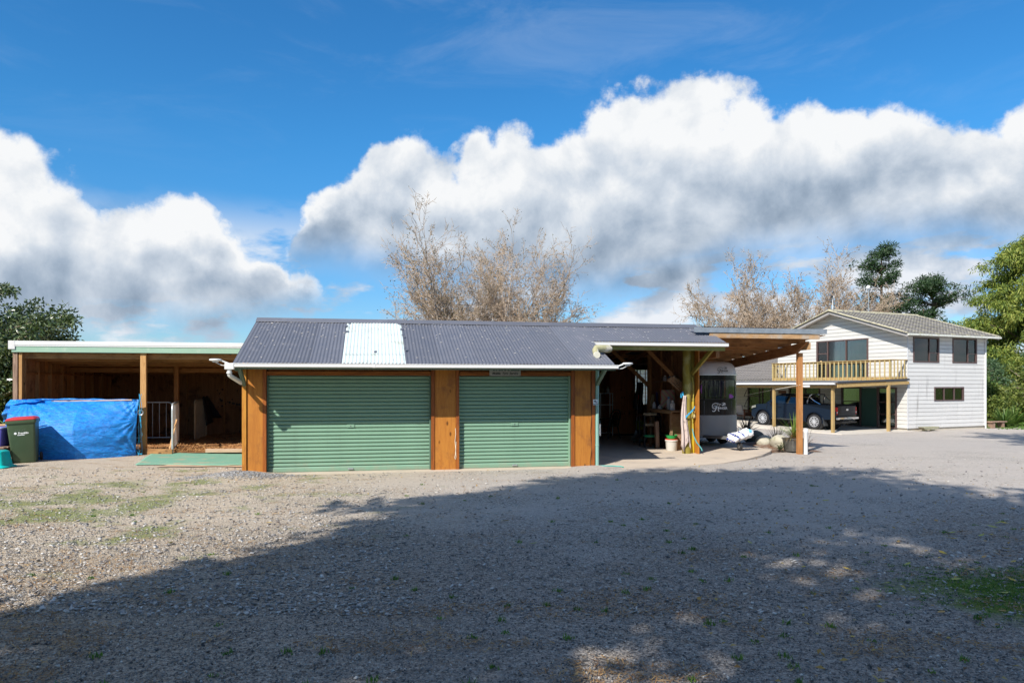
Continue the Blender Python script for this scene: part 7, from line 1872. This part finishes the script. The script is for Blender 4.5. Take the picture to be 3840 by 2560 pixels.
def clump_tree(name, label, loc, trunk, clumps, per, rad, L, W, lmat, seed, droop=0., cat='tree', bark=M_BARK, group=None, outw=.5, rnd=1.0, squash=.7, limbs=True):
    """crown of many leaf clumps; clumps is an (n,3) array of local centres"""
    rg = np.random.default_rng(seed); e = thing(name, label, cat, loc, 0, group)
    seg = []
    for p0, p1, r0, r1 in trunk: seg.append((p0, p1, r0, r1))
    seg_mesh('trunk', seg, 10, bark, e)
    cl = np.asarray(clumps, float); n = len(cl)
    if limbs:
        ls = []; top = max(s[1][2] for s in seg)
        for c in cl[:: max(1, n // 90)]:
            zb = min(top, max(.15 * top, c[2] - .35 * math.hypot(c[0], c[1])))
            k_ = None
            for p0, p1, r0, r1 in seg:
                if p0[2] <= zb <= p1[2]: f = (zb - p0[2]) / (p1[2] - p0[2] + 1e-9); k_ = np.array(p0) + (np.array(p1) - np.array(p0)) * f
            if k_ is None: continue
            m_ = (k_ + c) / 2 + np.array([0, 0, .06 * np.linalg.norm(c - k_)])
            r_ = .012 * np.linalg.norm(c - k_) + .012
            ls += [(tuple(k_), tuple(m_), r_, r_ * .7), (tuple(m_), tuple(c), r_ * .7, r_ * .2)]
        if ls: tag(seg_mesh('limbs', ls, 5, bark, e), kind='stuff')
    rs = rad * rg.uniform(.6, 1.25, n); m = per
    U = rg.normal(size=(n, m, 3)); U /= np.linalg.norm(U, axis=2, keepdims=True); U *= (rg.random((n, m, 1)) ** (1 / 2.2))
    C = cl[:, None] + U * rs[:, None, None] * np.array([1, 1, squash])
    Dr = U * outw + rg.normal(0, .45 * rnd, (n, m, 3)); Dr[..., 2] -= droop
    o = leaf_cards('crown', C.reshape(-1, 3), Dr.reshape(-1, 3), (L * rg.uniform(.6, 1.3, (n, m))).ravel(), (W * rg.uniform(.7, 1.2, (n, m))).ravel(), lmat, e, rg)
    tag(o, kind='stuff')
    return e

def shell(rg, n, rx, ry, rz, cz, inner=.55, lo=-1.0, amp=1.0, hole=None):
    """clump centres spread through an uneven ellipsoid, denser outwards"""
    out = []
    while len(out) < n:
        v = rg.normal(size=3); v /= np.linalg.norm(v)
        if v[2] < lo: continue
        f = 1 + amp * .22 * mnoise.noise((v[0] * 1.7 + cz, v[1] * 1.7, v[2] * 1.7)) + amp * .12 * mnoise.noise((v[0] * 4, v[1] * 4 + cz, v[2] * 4))
        r_ = rg.uniform(inner, 1) * f
        q_ = (v[0] * rx * r_, v[1] * ry * r_, cz + v[2] * rz * r_)
        if hole is not None and mnoise.noise((q_[0] * .62 + rx * 3, q_[1] * .62, q_[2] * .45)) < hole: continue
        out.append(q_)
    return np.array(out)

def straight(H, r, lean=(0, 0)):
    return [((lean[0] * i / 5, lean[1] * i / 5, H * i / 5), (lean[0] * (i + 1) / 5, lean[1] * (i + 1) / 5, H * (i + 1) / 5), r * (1 - .16 * i), r * (1 - .16 * (i + 1))) for i in range(5)]

# glossy evergreen at the left edge
L_GLOSS = leafmat('glossy_evergreen_leaf', [(.03, .052, .018), (.07, .115, .035), (.13, .17, .07), (.22, .24, .13)], .28, .12, 6, .6)
rg = np.random.default_rng(5)
clump_tree('evergreen_tree', 'broad glossy leaved evergreen tree at the left end of the stable', (-19.0, 25.4, 0), straight(3.2, .16), shell(rg, 620, 3.6, 3.2, 2.6, 2.7, .40), 84, .45, .16, .07, L_GLOSS, 6, .1)
# pines
L_PINE = leafmat('pine_needle', [(.012, .028, .012), (.028, .062, .022), (.055, .105, .035)], .55, .1, 3)
M_PBARK = mat('pine_bark', (.16, .11, .085), .95, 0, .2, 6)
def pine(label, loc, H, seed, R0, zs, top=1.0, rad=.55):
    rg = np.random.default_rng(seed); cl = []
    for zf, rr_, nb in zs:
        for i in range(nb):
            a_ = rg.uniform(0, 6.28); L = R0 * rr_ * rg.uniform(.55, 1.1)
            for q in np.linspace(.35, 1, int(4 + L * 1.6)):
                cl.append((math.cos(a_) * L * q + rg.normal(0, .18), math.sin(a_) * L * q + rg.normal(0, .18), H * zf + L * (.16 * q + .10 * q * q) + rg.normal(0, .22)))
    return clump_tree('pine_tree', label, loc, straight(H, .30), cl, 34, rad, .34, .10, L_PINE, seed, -.25, bark=M_PBARK, group='pine trees behind the house', outw=.9, squash=.75)
pine('tallest dark pine with open tiers behind the house ridge', (39.0, 76, -1), 17.2, 41, 4.0, ((.38, .95, 5), (.50, 1.0, 6), (.60, 1.05, 7), (.68, .62, 4), (.78, .72, 7), (.87, .62, 7), (.95, .38, 6), (.99, .15, 3)))
pine('flat topped dark pine to the right of the tallest one', (45.6, 78, -1), 14.4, 42, 3.9, ((.42, .7, 4), (.60, .6, 4), (.80, .95, 8), (.88, .9, 9), (.96, .5, 6)))
pine('lower dark pine between the two taller ones', (42.3, 74, -1), 10.6, 43, 3.3, ((.35, .9, 6), (.5, 1.0, 7), (.68, .95, 8), (.82, .8, 8), (.94, .45, 6)))
# big drooping conifer at the right edge
L_CED = leafmat('conifer_spray', [(.04, .08, .015), (.12, .18, .03), (.25, .30, .05), (.38, .39, .09)], .6, .22, 2.2)
rg = np.random.default_rng(8); cl = []
for i in range(150):
    z = rg.uniform(.04, 1.0) * 13.4; a_ = rg.uniform(0, 6.28); L = (7.8 * (1 - (z / 14.0) ** 1.5) + .6) * rg.uniform(.6, 1.1)
    for q in np.linspace(.25, 1, int(5 + L * 1.5)):
        cl.append((math.cos(a_) * L * q + rg.normal(0, .22), math.sin(a_) * L * q + rg.normal(0, .22), z + .10 * L * q - .16 * L * q * q + rg.normal(0, .25)))
clump_tree('cedar_tree', 'huge yellow green drooping conifer filling the right edge', (37.0, 51.5, -1), straight(13.0, .42), cl, 66, .60, .32, .07, L_CED, 9, .75, bark=M_PBARK, outw=.45, squash=.65)
# shrubs right of the house
L_BLUE = leafmat('blue_green_leaf', [(.03, .07, .03), (.07, .13, .06), (.15, .22, .10)], .5, .2, 4)
L_LIME = leafmat('lime_shrub_leaf', [(.06, .10, .02), (.16, .21, .04), (.30, .32, .08)], .55, .25, 3)
for i, (x, y, r_, h, lm, lab) in enumerate(((30.0, 46.5, 1.9, 4.9, L_BLUE, 'tall blue green shrub just beyond the house corner'), (33.2, 46.0, 2.0, 4.1, L_LIME, 'lime green shrub under the drooping conifer'), (36.2, 48.5, 2.2, 5.4, L_BLUE, 'dense blue green shrub at the right edge'), (29.0, 43.6, 1.2, 2.7, L_LIME, 'low lime shrub beside the house downpipe'))):
    rg = np.random.default_rng(60 + i)
    clump_tree('shrub', lab, (x, y, -.8), straight(h * .6, .08), shell(rg, 170, r_, r_, h * .5, h * .5, .5), 60, .38, .20, .07, lm, 70 + i, .1, 'shrub', group='shrubs right of the house')
M_AGA = leafmat('strap_leaf', [(.04, .10, .02), (.10, .19, .04), (.24, .31, .08)], .45, .25, 6)
for i, (x, y, n, L, lab) in enumerate(((28.2, 41.3, 220, 1.25, 'strap leaved clump against the house corner'), (29.4, 42.2, 240, 1.35, 'tallest strap leaved clump beside the lawn'), (30.3, 41.6, 200, 1.1, 'strap leaved clump next to the netting gate'), (29.0, 44.0, 260, 1.9, 'tall flax like clump behind the strap leaves'))):
    rosette('strap_plant', lab, 'plant', x, y, zg(x, y) + (0 if i < 3 else 1.3), n, L, .07, (.35, 1.45), .9, M_AGA, 80 + i)
# netting gate on the lawn
ng = thing('netting_gate', 'dark netting panel with pale leaning post on the lawn', 'gate', (31.6, 42.6, -.54), R(20))
B().grid(lambda u, v: (3.6 * u, .04 * math.sin(u * 9 + v * 4), 1.15 * v), 24, 10).build('netting', mat('dark_net', (.035, .037, .045), .8, 0, .4, 30, (.14, .14, .16), .5, .6, 25), ng, True)
B().tube([(-.25, 0, 0), (-.08, 0, .62), (.12, .02, 1.2)], .035, 8).build('post', M_WTXT, ng, True)
B().tube([(1.1, -.25, 0), (1.15, -.25, .26), (1.3, -.25, .32), (2.4, -.25, .32)], .03, 8).build('hoop', M_GALV, ng, True)
B().beam((.9, -.03, .75), (1.5, -.03, 1.1), .05, .06).build('blue_strap', M_BLUEROPE, ng)
# scrub behind the wing roof, hedge behind the stable
rg = np.random.default_rng(90)
clump_tree('hedge', 'brown and green scrub showing above the wing roof', (24.5, 56.0, -1), straight(2.0, .1), np.stack([rg.uniform(-9, 3, 260), rg.uniform(-1, 1, 260), rg.uniform(.5, 4.6, 260)], 1), 40, .55, .26, .09, leafmat('scrub_leaf', [(.10, .08, .03), (.22, .17, .07), (.24, .26, .09)], .7, .2), 91, .1, 'hedge')
# far trees and hill on the horizon beyond the stable
L_FAR = leafmat('far_leaf', [(.035, .055, .035), (.06, .085, .05)], .8, 0, .5)
for i, (x, y, w_, h, lab) in enumerate(((-176, 300, 14, 5.6, 'far dark tree clump on the skyline right of the evergreen'), (-150, 290, 5, 4.2, 'far round tree on the skyline above the stable roof'), (-139, 285, 4, 4.6, 'far flat topped tree on the skyline above the stable roof'), (-131, 290, 8, 4.2, 'far pale tree row on the skyline above the stable roof'), (-112, 300, 5, 3.4, 'far pointed trees on the skyline near the garage'), (-90, 300, 3, 2.6, 'far small tree on the skyline touching the garage roof'))):
    rg = np.random.default_rng(100 + i); H0 = 18
    clump_tree('far_tree', lab, (x, y, -5.2 - .5 * (i % 3)), straight(H0, .5), shell(rg, 60, w_ * .75, w_ * .5, h * .8, H0 + 1.5, .3), 26, 1.1, 1.0, .5, L_FAR, 110 + i, 0, group='far trees on the skyline', limbs=False)
o = B().grid(lambda u, v: (-420 + 760 * u, 320 + 130 * v, (16.5 + 4.5 * mnoise.noise((u * 5, 0, 3)) - 4 * max(0, (u - .38) * 3)) * math.sin(math.pi * (.08 + .84 * v)) - 3), 60, 8).build('hill', mat('far_hill', (.10, .13, .07), .95, 0, .2, .05), None, True); struct(o)

# hedge row closing the yard behind the viewer
rg = np.random.default_rng(95)
clump_tree('hedge', 'long mixed hedge closing the yard behind the viewer', (0, -24, -.1), straight(3.0, .12), np.stack([rg.uniform(-46, 60, 900), rg.uniform(-1.6, 1.6, 900), rg.uniform(.2, 7.5, 900) * rg.uniform(.6, 1.1, 900)], 1), 26, 1.0, .6, .26, leafmat('hedge_leaf', [(.025, .04, .015), (.06, .085, .03), (.11, .13, .05)], .6, .1, 1), 96, .1, 'hedge', limbs=False)
# tall trees standing behind the viewer: their shade lies over the near yard
L_MAC = leafmat('dark_conifer_leaf', [(.02, .04, .015), (.05, .085, .03), (.10, .14, .05)], .6, .15, 3)
SHD = [(-7.6, -2.8, 12.8, 2.3, 10.0, 2.5, 200), (-6.35, -.95, 15.0, 2.9, 12.0, 2.8, 250), (-4.8, -1.8, 17.8, 2.8, 15.0, 2.6, 230), (-7.3, -2.1, 17.8, 1.9, 16.0, 1.8, 120), (-1.6, -2.9, 15.6, 2.8, 13.0, 2.4, 120),
       (2.45, -1.95, 14.6, 2.7, 12.0, 2.5, 130), (-4.5, -6.2, 14.4, 2.6, 12.0, 2.4, 46), (-.75, -5.55, 14.4, 2.4, 12.0, 2.2, 34), (13.6, 12.6, 22.0, 4.6, 17.6, 4.4, 240)]
ORD = ('farthest left', 'second from left', 'third from left', 'the slim one among the left trees', 'just left of the viewer', 'just right of the viewer', 'sparse and set back on the left', 'sparse and set back in the middle', 'beyond the right edge')
for i, (x, y, H, r_, zc, rz, n) in enumerate(SHD):
    rg = np.random.default_rng(120 + i)
    clump_tree('conifer_tree', 'tall dark conifer standing behind the viewer, ' + ORD[i], (x, y, -.1), straight(H, .30), shell(rg, n, r_, r_, rz, zc, .25, amp=2.4, hole=(-.05 if i in (4, 5, 6, 7) else None)), 56, .68, .48, .18, L_MAC, 130 + i, .3, bark=M_PBARK, group='tall conifers round the viewer')
